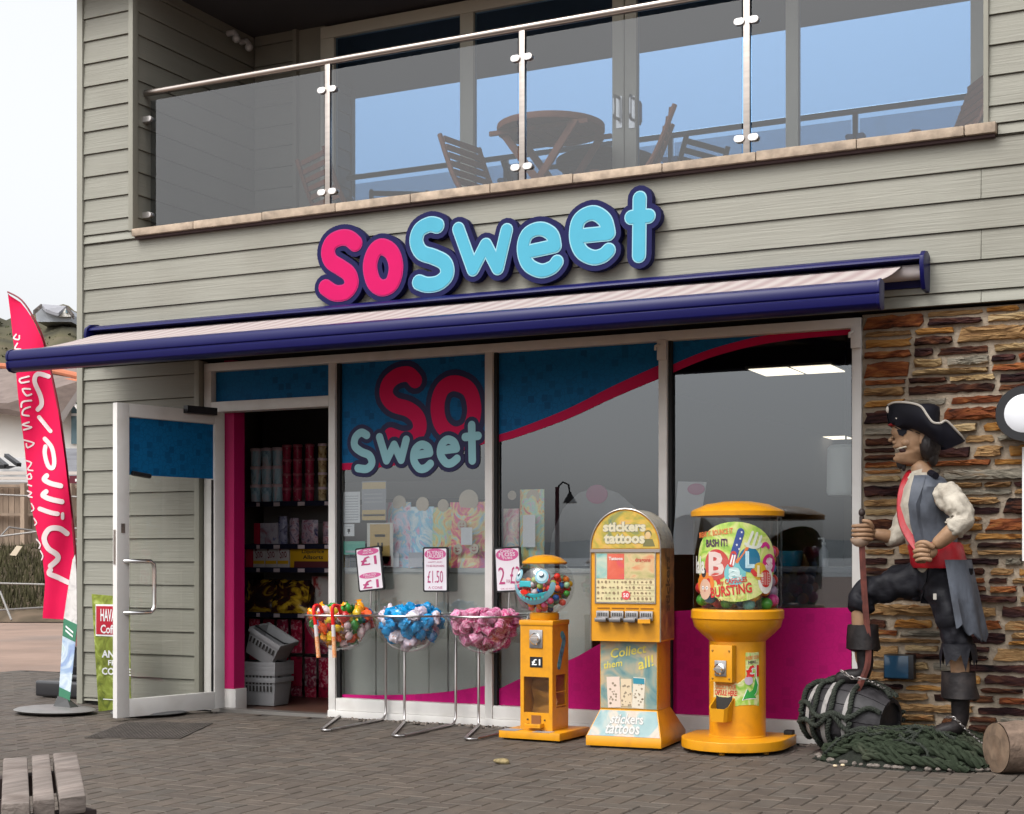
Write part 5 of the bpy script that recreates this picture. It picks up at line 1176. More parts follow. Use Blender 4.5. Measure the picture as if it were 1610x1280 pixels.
MB().flat([circ(-.075, -.035, .03, 14, .014)], lambda u, v, t: sph(u, v, t - .004), .0006, grid=.015).build('tongue', mat('tongue', (.62, .03, .02), .3), face)
gr_ = random.Random(9); P = []; tr = 0
while len(P) < 120 and tr < 60000:
    tr += 1; p = Vector((gr_.uniform(-RG, RG), gr_.uniform(-RG, RG), gr_.uniform(-RG, .07)))
    if p.length > RG - .022 or p.z > .045 + .16 * p.x or p.z < -.155: continue
    if all((p - q).length > .0345 for q in P): P.append(p)
gdat = {}; rot = Matrix.Rotation(GA, 3, 'Z')
for p in P:
    k = gr_.choices(list(gcol), (3, 4, 4, 3, 3, 2, 3, 4, 3, 3, 2, 3))[0]
    if k not in gdat: gdat[k] = MB().ball((0, 0, 0), .0192, 14, 9).build('gumball', gum_m(k), None, smooth=True); o = gdat[k]
    else: o = link(bpy.data.objects.new('gumball', gdat[k].data))
    o.location = Vector((gx, gy, gc)) + rot @ p; o.rotation_euler = (gr_.uniform(0, 6), gr_.uniform(0, 6), 0); tag(o, k + ' gumball inside the clear globe of the smiling machine', 'gumball', k + ' gumballs in the globe')

# sticker machine
sx_, sy_ = -3.085, -.47; SA = rad(4.5)
S = thing('sticker_machine', 'yellow arch topped sticker vending machine on a flared pedestal', 'vending machine', (sx_, sy_, 0), SA)
def SB(mb, name, m, par=None, **k): return mb.build(name, m, par or S, **k)
w2, yf, yk = .165, -.14, .12
mb = MB(); B0 = [(-w2 - .05, yf - .10), (w2 + .05, yf - .10), (w2 + .05, yk + .14), (-w2 - .05, yk + .14)]; B1 = [(-w2, yf), (w2, yf), (w2, yk), (-w2, yk)]
V = [(x, y, .012) for x, y in B0] + [(x, y, .062) for x, y in B0] + [(x, y, .205) for x, y in B1]
mb.add(V, [(3, 2, 1, 0), (8, 9, 10, 11)] + [(i + 4 * k, (i + 1) % 4 + 4 * k, (i + 1) % 4 + 4 * k + 4, i + 4 * k + 4) for k in (0, 1) for i in range(4)])
SB(mb, 'flared_base', yellow, bevel=.003); SB(MB().bx(-w2 - .03, w2 + .03, yf - .08, yk + .1, 0, .0125), 'plinth', rubber)
SB(MB().bx(-w2, w2, yf, yk, .2055, .60), 'pedestal', yellow, bevel=.003)
print1 = multicol('sticker_print', [(.07, .17, .19), (.18, .25, .22), (.40, .31, .19), (.42, .27, .15)], 5, .35, 2.2)
print2 = multicol('arch_print', [(.10, .16, .10), (.30, .26, .05), (.50, .32, .06), (.52, .30, .14)], 7, .3, 1.8)
ys = yf - .0022
fp = SB(MB().bx(-w2 + .004, w2 - .004, ys, yf + .001, .212, .597), 'front_poster', print1)
my = lambda y: (lambda u, v, t: Vector((u, y, v)))
yg = mat('lettering_olive', (.42, .36, .05), .5); wht = mat('lettering_white', (.66, .64, .6), .5); grl = mat('lettering_grey', (.16, .17, .16), .5)
script_l = mat('script_yellow', (.55, .46, .08), .5)
for s_, u, v, w_, r_ in (('Collect', .0, .53, .21, .18), ('them', -.09, .455, .11, .18), ('all!', .10, .47, .09, .3)):
    mb = MB(); text_add(mb, s_, my(ys - .0015), u, v, w_, None, .012, r_, .25); mb.build('lettering', script_l, fp)
for k, (u, v, w_, h_, c_, r_) in enumerate(((-.085, .30, .075, .17, (.58, .46, .38), .05), (-.012, .30, .062, .15, (.55, .44, .30), .02), (.058, .30, .068, .17, (.56, .50, .40), -.06))):
    q = [(u + a * math.cos(r_) - b * math.sin(r_), v + a * math.sin(r_) + b * math.cos(r_)) for a, b in ((-w_ / 2, -h_ / 2), (w_ / 2, -h_ / 2), (w_ / 2, h_ / 2), (-w_ / 2, h_ / 2))]
    cdp = MB().flat([q], lambda u, v, t: Vector((u, ys - .0016 + t, v)), .0012).build('sticker_sheet', mat('sheet_%d' % k, c_, .5), fp)
    if k == 2: MB().flat([[(u - .03, v + .05), (u + .034, v + .048), (u + .034, v + .08), (u - .03, v + .082)]], lambda u, v, t: Vector((u, ys - .0024 + t, v)), .0006).build('heading', mat('teal_print', (.03, .20, .27), .5), fp)
    mb = MB()
    for q_ in range(15): a = u + random.uniform(-.025, .025); b = v + random.uniform(-.07, .05); mb.flat([circ(a, b, random.uniform(.003, .007), 7)], lambda u, v, t: Vector((u, ys - .0024, v)), 0)
    tag(mb.build('small_pictures', mat('sticker_ink', (.25, .20, .14), .5), fp), kind='stuff')
# slanted poster on the flare
def slant(u, v, t): k = (v - .062) / .143; ww = (w2 + .05 - .05 * k) - .006; return Vector((u * ww, yf - .10 + .10 * k - .0025 - t * .82, v + t * .57))
sp = SB(MB().add([slant(a, b, 0) for a, b in ((-1, .068), (1, .068), (1, .2), (-1, .2))], [(0, 1, 2, 3)]), 'slanted_poster', multicol('slant_print', [(.05, .14, .16), (.14, .23, .23), (.34, .28, .22), (.28, .22, .17)], 4.5, .35, 2))
for s_, v in (('stickers', .157), ('tattoos', .105)):
    for off, m_, bo in ((.001, grl, .055), (.0022, mat('slant_white', (.42, .41, .39), .6), .022)):
        mb = MB(); text_add(mb, s_, lambda u, v, t, o=off: slant(u, v, o), .02 if v > .13 else -.06, v, 1.05 if v > .13 else 1.0, .052, bo); mb.build('lettering', m_, sp)
# head with arched top
hw2, hyf, hyk, hz0, hz1 = .198, -.20, .075, .585, 1.095
def arch(w, z1, n=20): return [(w * math.cos(math.pi * k / n), z1 + w * 1.08 * math.sin(math.pi * k / n)) for k in range(n + 1)]
pts = [(-hw2, hz0), (hw2, hz0)] + arch(hw2, hz1)
hd = SB(MB().flat([pts], lambda u, v, t: Vector((u, hyf + t, v)), hyk - hyf), 'head', yellow)
rim = arch(hw2 + .002, hz1); SB(MB().tube([(hw2 + .002, hyf - .002, hz0)] + [(x, hyf - .002, z) for x, z in rim] + [(-hw2 - .002, hyf - .002, hz0)], .0045, 8), 'head_trim', steel, smooth=True)
SB(MB().bx(-hw2, hw2, hyf - .010, hyf - .0005, hz1 - .022, hz1 - .004), 'cross_strip', steel)
ap = SB(MB().flat([arch(hw2 - .008, hz1) + []], lambda u, v, t: Vector((u, hyf - .002 + t, v)), .0015), 'arch_poster', print2)
for s_, v, w_ in (('stickers', hz1 + .118, .245), ('tattoos', hz1 + .052, .235)):
    for off, m_, bo in ((.0012, grl, .085), (.0024, mat('lettering_cream', (.50, .45, .31), .5), .045)):
        mb = MB(); text_add(mb, s_, my(hyf - .002 - off), -.005, v, w_, .056, bo); mb.build('lettering', m_, ap)
mb = MB().flat([circ(.13, hz1 + .07, .016, 14, .02)], my(hyf - .0032), 0); mb.build('picture_face', mat('print_skin', (.52, .36, .18), .5), ap)
mb = MB().flat([circ(.13, hz1 + .079, .021, 14, .02)], my(hyf - .0028), 0).flat([[(.10, hz1 + .01), (.17, hz1 + .01), (.155, hz1 + .05), (.11, hz1 + .05)]], my(hyf - .0028), 0); mb.build('picture_hair', mat('print_olive', (.14, .13, .05), .5), ap)
wp = SB(MB().bx(-hw2 + .03, hw2 - .03, hyf - .003, hyf + .001, .80, hz1 - .024), 'display_window', multicol('display_print', [(.40, .36, .20), (.52, .46, .26), (.58, .48, .28), (.50, .42, .26)], 9, .25))
yw = hyf - .0045
def rect(u0, u1, v0, v1, m_, nm, par=wp, y=yw): return MB().bx(u0, u1, y, y + .0013, v0, v1).build(nm, m_, par)
W_ = 2 * (hw2 - .03); X0 = -hw2 + .03; Zb, Zt = .80, hz1 - .026
rect(X0 + .003, X0 + W_ * .19, Zb + .13, Zt - .003, multicol('teal_card', [(.08, .22, .22), (.22, .38, .34), (.42, .46, .36)], 9, .3), 'print_panel')
rect(X0 + W_ * .195, X0 + W_ * .485, Zb + .125, Zt - .003, multicol('red_card', [(.50, .06, .10), (.52, .10, .06), (.58, .15, .10)], 7, .3), 'print_panel')
rect(X0 + W_ * .495, X0 + W_ - .003, Zb + .13, Zt - .003, multicol('olive_card', [(.16, .17, .07), (.36, .32, .14), (.50, .38, .20), (.5, .2, .1)], 9, .3), 'print_panel')
mb = MB()
for r_ in range(4):
    for k in range(14):
        u = X0 + W_ * (.04 + .068 * k) + random.uniform(-.004, .004); v = Zb + .02 + .03 * r_
        mb.flat([circ(u, v, random.uniform(.004, .009), 7, random.uniform(.004, .01))], my(yw - .0002), 0)
tag(mb.build('small_pictures', mat('ink_brown', (.22, .16, .09), .5), wp), kind='stuff')
mb = MB()
for v in (Zb + .005, Zb + .035, Zb + .066, Zb + .096, Zb + .124): mb.bx(X0 + W_ * .5, X0 + W_ - .004, yw - .0002, yw + .0002, v - .0007, v + .0007)
mb.build('ruled_lines', mat('ink_brown2', (.25, .2, .12), .5), wp)
mb = MB(); text_add(mb, 'Tattoos', my(yw - .002), X0 + W_ * .34, Zt - .03, W_ * .24, .018, .02); mb.build('lettering', wht, wp)
mb = MB(); text_add(mb, 'dragons', my(yw - .002), X0 + W_ * .8, Zt - .04, W_ * .26, .03, .03); mb.build('lettering', mat('red_ink', (.42, .08, .05), .5), wp)
ds = MB().flat([circ(X0 + W_ * .515, Zb + .038, .025, 20)], my(yw - .001), 0).build('price_disc', mat('price_disc', (.52, .07, .07), .5), wp)
mb = MB(); text_add(mb, '50', my(yw - .0018), X0 + W_ * .515, Zb + .038, .03, .022, .01); mb.build('lettering', paper, ds)
SB(MB().bx(X0 - .006, X0 - .001, hyf - .006, hyf, Zb - .004, Zt + .004).bx(-X0 + .001, -X0 + .006, hyf - .006, hyf, Zb - .004, Zt + .004).bx(X0 - .006, -X0 + .006, hyf - .006, hyf, Zb - .008, Zb - .0005), 'window_trim', steel)
for k in range(4):
    x = -.125 + .083 * k; mb = MB().bx(x - .037, x + .037, hyf - .02, hyf, .70, .752); mc = SB(mb, 'coin_mechanism', mat('coin_plate', (.36, .35, .35), .35, .9), bevel=.003)
    MB().bx(x - .035, x + .03, hyf - .055, hyf - .0205, .692, .714).build('coin_slide', mat('slide_steel', (.25, .24, .24), .35, 1.), mc, bevel=.003)
    mb = MB()
    for q_ in range(6): mb.bx(x - .028 + .01 * q_, x - .023 + .01 * q_, hyf - .0215, hyf - .0195, .722, .742)
    mb.build('coin_slots', dark, mc); SB(MB().bx(x - .036, x + .036, hyf - .003, hyf - .0002, .764, .769), 'vend_slot', mat('slot_brown', (.22, .08, .01), .6))
SB(MB().bx(hw2 * .45, hw2 * .8, hyf - .06, hyf - .056, .688, .71), 'broken_handle', yellow)
side_p = multicol('side_print', [(.10, .055, .03), (.22, .10, .03), (.38, .19, .05), (.50, .25, .04)], 6, .3, 1.5)
sd_ = SB(MB().bx(hw2 + .0002, hw2 + .0025, hyf + .006, hyk - .004, hz0 + .01, hz1), 'side_poster', side_p)
mb = MB(); text_add(mb, 'stickers', lambda u, v, t: Vector((hw2 + .0034, u, v)), (hyf + hyk) / 2, .90, .30, .085, .03, rad(90)); mb.build('lettering', mat('side_ink', (.12, .07, .04), .5), sd_)
mb = MB(); V = []
n = 14; topc = multicol('top_print', [(.20, .20, .20), (.33, .31, .27), (.42, .38, .30), (.16, .13, .1)], 12, .35)
for k in range(n + 1):
    a = math.pi * .5 * k / n; x = (hw2 + .0022) * math.cos(a); z = hz1 + (hw2 * 1.08 + .0022) * math.sin(a); V += [(x, hyf + .006, z), (x, hyk - .004, z)]
SB(mb.add(V, [(2 * k, 2 * k + 1, 2 * k + 3, 2 * k + 2) for k in range(n)]), 'arch_side_print', topc)

# capsule machine
cx_, cy_ = -2.515, -.41; CA = rad(2)
K = thing('capsule_machine', 'tall yellow round capsule vending machine with a clear drum full of toy balls', 'vending machine', (cx_, cy_, 0), CA)
def KB(mb, name, m, par=None, **k): return mb.build(name, m, par or K, **k)
pts = [(-.285, .17), (-.285, -.06)] + [(.285 * math.cos(a), -.06 + .30 * math.sin(a)) for a in (math.pi + math.pi * k / 20 for k in range(1, 20))] + [(.285, -.06), (.285, .17), (.2, .23), (-.2, .23)]
KB(MB().flat([pts], lambda u, v, t: Vector((u, v, .072 - t)), .052), 'base', yellow, bevel=.014, seg=3)
for x, y in ((-.2, -.16), (.2, -.16), (0, -.3), (.22, .12), (-.22, .12)): KB(MB().lathe([(.016, 0), (.016, .021)], 10, (x, y, 0)), 'foot', yellow)
KB(MB().bx(.22, .27, .14, .20, .07, .095), 'castor', rubber, bevel=.006)
RC = .153
KB(MB().lathe([(RC + .004, .07), (RC + .004, .078), (RC, .082), (RC, .62)], 48, close=False), 'column', yellow, smooth=True)
RD = .248
KB(MB().lathe([(RC, .59), (RC + .01, .60), (.20, .632), (.235, .668), (RD - .002, .71), (RD + .004, .715), (RD + .004, .755), (RD - .004, .765), (0, .765)], 64), 'drum_tray', yellow, smooth=True, angle=30)
zd0, zd1 = .762, 1.272
KB(MB().lathe([(RD - .006, zd0), (RD - .006, zd1)], 64, close=False), 'drum', clearpl, smooth=True)
KB(MB().lathe([(RD - .02, zd1 - .004), (RD + .004, zd1 - .003), (RD + .006, zd1 + .022), (RD - .004, zd1 + .030), (.17, zd1 + .062), (.08, zd1 + .077), (0, zd1 + .08)], 64), 'lid', yellow, smooth=True, angle=35)
def cyl(r, a0): return lambda u, v, t: Vector((r * math.cos(a0 + u / r), r * math.sin(a0 + u / r), v))
pa = rad(-75)                                                 # centre of the poster: straight out to the street
def cp(d):
    f = cyl(RD - .010 + d, pa); return lambda u, v, t: f(u * 1.0, 1.022 + (v - 1.0) * 1.12, t)
green_p = multicol('poster_green', [(.16, .36, .04), (.40, .55, .10), (.60, .60, .25), (.22, .45, .05)], 9, .45, 1.5)
zc_ = 1.0
po = KB(MB().flat([circ(-.01, zc_, .245, 40, .19)], cp(0), 0, grid=.022), 'poster', green_p)
po['label'] = 'green oval toy ball poster'
def pp(polys, d, m_, nm='picture', g=.02): return MB().flat(polys, cp(d), 0, grid=g).build(nm, m_, po)
def pt(s_, u, v, w_, h_, m_, d=.003, bo=.02, r_=0., sh=0.):
    mb = MB(); text_add(mb, s_, cp(d), u, v, w_, h_, bo, r_, sh); return mb.build('lettering', m_, po)
dred = mat('poster_red', (.50, .02, .02), .5); prp = mat('poster_purple', (.06, .008, .06), .5)
ora = mat('poster_orange', (.62, .16, .04), .5)
pt('BREAK IT, BOUNCE IT', -.13, 1.135, .22, .032, ora, bo=.03, r_=.10); pt('BASH IT!', -.115, 1.09, .13, .038, prp, bo=.03, r_=.03)
pt('lala', -.235, .985, .085, .085, wht, bo=.03)
pp([circ(-.115, .985, .075, 28)], .0012, mat('ball_red', (.45, .05, .04), .4)); pt('B', -.115, .99, .095, .115, mat('letter_cream', (.62, .48, .44), .5), bo=.04)
pp([circ(-.01, .945, .058, 24)], .0016, mat('ball_teal', (.14, .42, .45), .4)); pt('a', -.01, .945, .07, .06, mat('letter_ice', (.5, .62, .62), .5), .0034, .05)
pp([circ(.068, 1.01, .06, 24)], .0020, mat('ball_blue', (.01, .14, .25), .4)); pt('L', .07, 1.01, .05, .08, mat('letter_sky', (.42, .60, .66), .5), .004, .05)
pp([circ(.125, .955, .042, 24)], .0024, mat('ball_yellow', (.52, .34, .02), .4)); pt('L', .128, .955, .036, .055, mat('letter_sand', (.60, .52, .30), .5), .0044, .05)
pp([circ(.19, .99, .048, 24)], .0020, mat('ball_pink', (.48, .02, .16), .4)); pt('s', .19, .99, .05, .06, mat('letter_rose', (.60, .45, .48), .5), .004, .05)
for a, b in ((-.10, 1.045), (-.10, .905), (-.165, .91)): pp([circ(a, b, .012, 12)], .0022, dred)
rk = strokes([[(-.02, 1.02), (.02, 1.14)]], .020, 10); pp(rk, .0026, mat('rocket_blue', (.03, .06, .24), .4)); pp(strokes([[(-.03, .99), (-.018, 1.035)]], .017, 8), .0028, mat('rocket_red', (.50, .04, .03), .4)); pp(strokes([[(-.034, .99), (-.022, 1.03)]], .004, 6) + strokes([[(-.02, .985), (-.01, 1.03)]], .004, 6), .0034, paper)
for a, b in ((.0, 1.08), (.018, 1.11), (.012, 1.06), (.025, 1.14)): pp([[(a + (.007 if k % 2 == 0 else .003) * math.sin(math.pi * k / 5), b + (.007 if k % 2 == 0 else .003) * math.cos(math.pi * k / 5)) for k in range(10)][::-1]], .0036, paper, 'star')
wg = mat('rack_white', (.58, .60, .52), .5); pp(strokes([curve([(.045, 1.085), (.075, 1.07), (.115, 1.07), (.135, 1.085)], 4), [(.055, 1.075), (.085, 1.14)], [(.085, 1.07), (.11, 1.135)], [(.115, 1.075), (.135, 1.12)]], .007, 8), .0026, wg)
pp(strokes([[(.0, 1.0), (.055, 1.065)]], .008, 8), .0024, ora)
pp([circ(-.19, .895, .064, 24, .055)], .0014, mat('hair_orange', (.62, .17, .02), .5)); pp([circ(-.19, .868, .043, 20, .05)], .0026, mat('skin_print', (.58, .36, .26), .5)); pp([circ(-.205, .875, .009, 10), circ(-.175, .875, .009, 10)], .0034, paper); pp([circ(-.205, .875, .004, 8), circ(-.175, .875, .004, 8)], .004, ink); pp([circ(-.19, .86, .006, 8, .004)], .0034, mat('mouth_red', (.4, .1, .08), .5))
pp([circ(-.20, .948, .019, 14, .024)], .0020, ink); pp([circ(.165, .915, .05, 22, .068)], .0022, wht); pp([circ(.165, .92, .036, 18, .042)], .0030, dred); pp(strokes([[(.085, .955), (.10, .94)]], .012, 8), .0030, dred)
mb = MB()
for k in range(5): mb.flat(strokes([[(.14 + .012 * k, .89), (.14 + .012 * k, .95)]], .0012, 4), cp(.0036), 0); mb.flat(strokes([[(.137, .895 + .012 * k), (.193, .895 + .012 * k)]], .0012, 4), cp(.0038), 0)
mb.build('racket_strings', wht, po)
pp(strokes([curve([(.14, 1.075), (.165, 1.085), (.185, 1.07)], 3)], .010, 8), .0024, mat('splash_pink', (.5, .02, .2), .5))
pt('Toy CAPSULES', -.03, .905, .17, .032, dred, bo=.03, r_=.12); pt('BURSTiNG', -.035, .865, .23, .05, dred, .0034, .03, .12); pt('with fun', -.03, .828, .15, .02, mat('pale_orange', (.6, .4, .15), .5), .003, .0, .1)
# capsules
ccol = {'yellow': (.55, .34, .02), 'orange': (.58, .17, .02), 'green': (.06, .26, .04), 'blue': (.03, .16, .38), 'pink': (.48, .04, .20), 'teal': (.10, .33, .33), 'lilac': (.34, .25, .36), 'red': (.45, .03, .03)}
cr_ = random.Random(31); P = []; tr = 0
while len(P) < 118 and tr < 60000:
    tr += 1; p = Vector((cr_.uniform(-RD, RD), cr_.uniform(-RD, RD), cr_.uniform(zd0 + .03, zd1 - .10)))
    if math.hypot(p.x, p.y) > RD - .05: continue
    if p.y < -.02 and p.z > .84 and p.x < .12: 
        if p.z > .85 + .1 * cr_.random(): continue
    if p.z > 1.02 + .35 * p.x: continue
    if all((p - q).length > .06 for q in P): P.append(p)
cdat = {}; rot = Matrix.Rotation(CA, 3, 'Z')
for p in P:
    k = cr_.choice(list(ccol)); c0 = ccol[k]
    if k not in cdat: cdat[k] = MB().ball((0, 0, 0), .034, 18, 11).build('toy_ball', multicol('ball_' + k + '_print', [tuple(v * .7 for v in c0), c0, c0, (.5, .45, .35) if k in ('yellow', 'lilac') else tuple(min(1, v * 1.4 + .08) for v in c0)], 22, .3), None, smooth=True); o = cdat[k]
    else: o = link(bpy.data.objects.new('toy_ball', cdat[k].data))
    o.location = Vector((cx_, cy_, 0)) + rot @ p; o.rotation_euler = (cr_.uniform(0, 6), cr_.uniform(0, 6), 0); tag(o, k + ' toy ball inside the clear drum of the round machine', 'toy ball', k + ' toy balls in the drum')
# coin unit, stickers and tray on the column
ca = rad(-90 - 12)
def colm(r, a0=ca): return cyl(r, a0)
rt = Matrix.Rotation(ca + math.pi / 2, 3, 'Z')
cb = MB().box((-.0, -RC - .012, .475), (.135, .05, .20)); cb.v = [tuple(rt @ Vector(v)) for v in cb.v]; cu = KB(cb, 'coin_unit', yellow, bevel=.005)
mb = MB().box((.0, -RC - .040, .45), (.07, .008, .085)); mb.v = [tuple(rt @ Vector(v)) for v in mb.v]; mb.build('coin_plate', mat('coin_plate', (.36, .35, .35), .35, .9), cu, bevel=.003)
kn = MB().lathe([(.03, -.0), (.03, .012), (.022, .018), (0, .019)], 20); kn.v = [(x, -RC - .044 - z, y + .447) for x, y, z in kn.v]; kn.box((0, -RC - .068, .447), (.046, .014, .013)); kn.v = [tuple(rt @ Vector(v)) for v in kn.v]; kn.build('knob', chrome, cu, smooth=True, angle=30)
for x in (-.05, .05):
    for z in (.395, .545): b_ = MB().ball((x, -RC - .038, z), .006, 8, 5); b_.v = [tuple(rt @ Vector(v)) for v in b_.v]; b_.build('screw', mat('screw', (.3, .16, .03), .5), cu)
ls_ = multicol('column_green', [(.10, .28, .03), (.30, .45, .08), (.55, .55, .28), (.18, .38, .05)], 11, .45)
a2 = rad(-90 + 43); st_ = KB(MB().flat([[(-.085, .245), (.055, .245), (.055, .535), (-.03, .535), (-.03, .40), (-.085, .36)]], cyl(RC + .0015, a2), 0, grid=.02), 'column_sticker', ls_)
KB(MB().flat([[(-.075, .285), (.07, .285), (.07, .372), (-.075, .372)]], cyl(RC + .001, rad(-90 - 12)), 0, grid=.02), 'column_sticker', multicol('column_cream', [(.42, .48, .2), (.6, .5, .25), (.62, .56, .42)], 9, .45))
def ct_(s_, u, v, w_, h_, m_, a0, d=.003, bo=.02, r_=0.): mb = MB(); text_add(mb, s_, cyl(RC + d, a0), u, v, w_, h_, bo, r_); mb.build('lettering', m_, st_)
ct_('INSERT COIN', .012, .507, .08, .02, ora, a2, r_=.08); ct_('HERE...', .015, .483, .06, .016, prp, a2, r_=.05); ct_('£1', .012, .435, .082, .065, paper, a2, .0028, .075); ct_('£1', .012, .435, .082, .065, dred, a2, .0038, .04)
MB().flat([circ(-.012, .385, .025, 18)], cyl(RC + .003, a2), 0, grid=.02).build('printed_coin', mat('print_coin', (.42, .34, .42), .4), st_)
for off, m_, gsc in ((.0026, paper, 1.12), (.004, mat('arrow_green', (.03, .27, .05), .5), 1.0)):
    q = [(.03, .40), (.045, .36), (.035, .32), (.02, .305), (.035, .288), (-.045, .282), (-.02, .34), (-.008, .322), (.012, .335), (.02, .36)]
    MB().flat([[((a) * gsc, .33 + (b - .33) * gsc) for a, b in q][::-1]], cyl(RC + off, a2), 0, grid=.02).build('arrow', m_, st_)
ct_('COLLECT YOUR', -.0, .348, .128, .028, ora, rad(-90 - 10), .0025, .03, .0); ct_('CAPSULE HERE!', -.0, .316, .138, .03, dred, rad(-90 - 10), .0025, .03, .0)
ta = rad(-90 - 13); rt = Matrix.Rotation(ta + math.pi / 2, 3, 'Z'); V = []; F = []
out_ = [(-.058, -RC + .01), (-.058, -RC - .055), (-.045, -RC - .075), (.045, -RC - .075), (.058, -RC - .055), (.058, -RC + .01)]; inn = [(x * .9, y + .006) for x, y in out_]
ztp = [.29, .245, .235, .235, .245, .29]
V = [(x * .82, y * .985 + .0, .165) for x, y in out_] + [(x, y, z) for (x, y), z in zip(out_, ztp)] + [(x, y, z) for (x, y), z in zip(inn, ztp)] + [(x * .8, y + .004, .175) for x, y in inn]
for k in range(3): F += [(k * 6 + i, k * 6 + i + 1, k * 6 + i + 7, k * 6 + i + 6) for i in range(5)]
F += [tuple(range(5, -1, -1)), tuple(range(18, 24))]
mb = MB().add([tuple(rt @ Vector(v)) for v in V], F); KB(mb, 'capsule_tray', mat('tray_yellow', (.48, .22, .006), .4), smooth=True, angle=30)
mb = MB().flat([[(-.05, .22), (.05, .22), (.05, .30), (-.05, .30)]], cyl(RC + .002, ta), 0, grid=.02); KB(mb, 'capsule_opening', dark)

# ---------------------------------------------------------------- flags, banners, bench, mat
flagm = mat('flag_red', (.58, .002, .058), .75, var=.08, scale=3, spec=.2); flagw = mat('flag_white', (.60, .50, .50), .8)
YF = .30
fb_ = gr(100, 1086, .0)
FL = thing('feather_flag', 'tall red feather flag with white script seen from behind at the shop corner', 'flag', (at(122, 1080, YF).x, YF, 0))
left = [(12, 460), (17, 500), (22, 545), (28, 620), (38, 700), (46, 780), (56, 830), (66, 870), (71, 915), (67, 970)]
right = [(12, 460), (35, 474), (52, 500), (66, 530), (76, 570), (86, 610), (94, 660), (102, 720), (110, 790), (117, 850), (119, 900), (112, 974)]
def interp(pl, y):
    for (a, b), (c, d) in zip(pl, pl[1:]):
        if b <= y <= d: return a + (c - a) * (y - b) / (d - b)
    return pl[-1][0]
def flag_pt(px, py):
    dy = .03 * math.sin(px * .08 + py * .013) + .02 * math.sin(py * .03); p = at(px, py, YF + dy); return p
V = []; F = []; NR, NC = 44, 10
for i in range(NR + 1):
    py = 460.5 + (972 - 460.5) * i / NR; a, b = interp(left, py), interp(right, py)
    for j in range(NC + 1): V.append(flag_pt(a + (b - a) * j / NC, py + 3 * (j / NC)))
for i in range(NR):
    for j in range(NC): k = i * (NC + 1) + j; F.append((k, k + NC + 1, k + NC + 2, k + 1))
q = len(V); V += [v + Vector((0, .002, 0)) for v in V]; F += [tuple(i + q for i in f[::-1]) for f in F]
MB().add(V, F).build('cloth', flagm, FL, True, smooth=True)
pole = [at(a, b, YF + .02) for a, b in ((12, 459), (34, 472), (53, 500), (67, 530), (77, 570), (95, 660), (111, 790), (119, 880), (122, 960), (122, 1035))]
MB().tube(curve(pole, 4), [.006 + .006 * k / 36 for k in range(37)], 8).build('pole', mat('pole_red', (.16, .006, .015), .4), FL, True, smooth=True)
def fp_(u, v, t): p = flag_pt(u, v); p.y -= .004; return p
def flag_poly(lines, r):
    return [[(x, y) for x, y in poly] for poly in strokes(lines, r, 10)]
scr = [([curve([(77, 592), (60, 588), (55, 600), (64, 622), (66, 636), (60, 644)], 4)], 3.6), ([[(62, 656), (80, 678)]], 3.2), ([curve([(71, 690), (82, 704), (86, 726), (83, 736), (76, 732), (71, 714), (72, 702)], 4)], 3.4),
       ([curve([(74, 748), (70, 754), (80, 760), (96, 764)], 4)], 4.0), ([curve([(73, 773), (68, 779), (80, 785), (98, 789)], 4)], 4.0), ([curve([(63, 800), (80, 806), (91, 808)], 4)], 3.6), ([curve([(99, 808), (99, 815)], 2)], 2.6),
       ([curve([(106, 839), (94, 831), (78, 832), (70, 846), (76, 862), (90, 872), (91, 880), (80, 890)], 4)], 4.2), ([curve([(80, 896), (78, 902), (92, 908), (108, 916)], 4)], 4.0)]
for lines, r in scr:
    MB().flat(flag_poly(lines, r), fp_, 0).build('script_letter', flagw, FL, True)
sm = [([curve([(26, 526), (22, 532), (30, 534), (31, 528)], 3)], 1.2), ([curve([(28, 540), (24, 548), (33, 549)], 3)], 1.2), ([curve([(46, 592), (32, 596), (34, 602), (46, 600)], 3)], 1.4), ([curve([(48, 612), (36, 612), (42, 622), (50, 620)], 3)], 1.4), ([curve([(50, 630), (36, 632), (34, 640)], 3)], 1.4), ([curve([(48, 640), (38, 644), (36, 652), (46, 654)], 3)], 1.4), ([curve([(46, 664), (36, 668), (50, 672), (38, 676)], 3)], 1.4), ([curve([(38, 692), (54, 697), (44, 704), (42, 698)], 3)], 1.2),
      ([curve([(40, 724), (50, 728), (44, 738), (52, 740)], 3)], 1.2), ([curve([(43, 748), (48, 745), (50, 752), (44, 753), (43, 748)], 3)], 1.2), ([[(44, 762), (50, 764)]], 1.2), ([curve([(44, 772), (50, 775), (45, 780), (51, 782)], 3)], 1.2), ([curve([(50, 792), (54, 800), (50, 804)], 3)], 1.0), ([curve([(54, 815), (58, 822), (55, 826)], 3)], 1.0), ([curve([(58, 848), (64, 856), (62, 862)], 3)], 1.0), ([curve([(64, 866), (68, 874), (66, 880)], 3)], 1.0)]
for lines, r in sm: MB().flat(flag_poly(lines, r), fp_, 0).build('small_letter', flagw, FL, True)
pb = at(122, 1080, YF)
MB().lathe([(.035, .16), (.045, .18), (.045, .23), (.03, .235), (.028, .34), (.034, .345), (.034, .375), (.012, .38)], 16, (pb.x, YF, 0)).build('socket', black, FL, True, smooth=True, angle=30)
MB().bx(pb.x - .27, pb.x + .22, YF - .16, YF + .2, .008, .125).bx(pb.x - .06, pb.x + .06, YF - .06, YF + .06, .125, .17).build('base', mat('base_black', (.02, .02, .022), .28, coat=.4), FL, True, bevel=.02, seg=3)
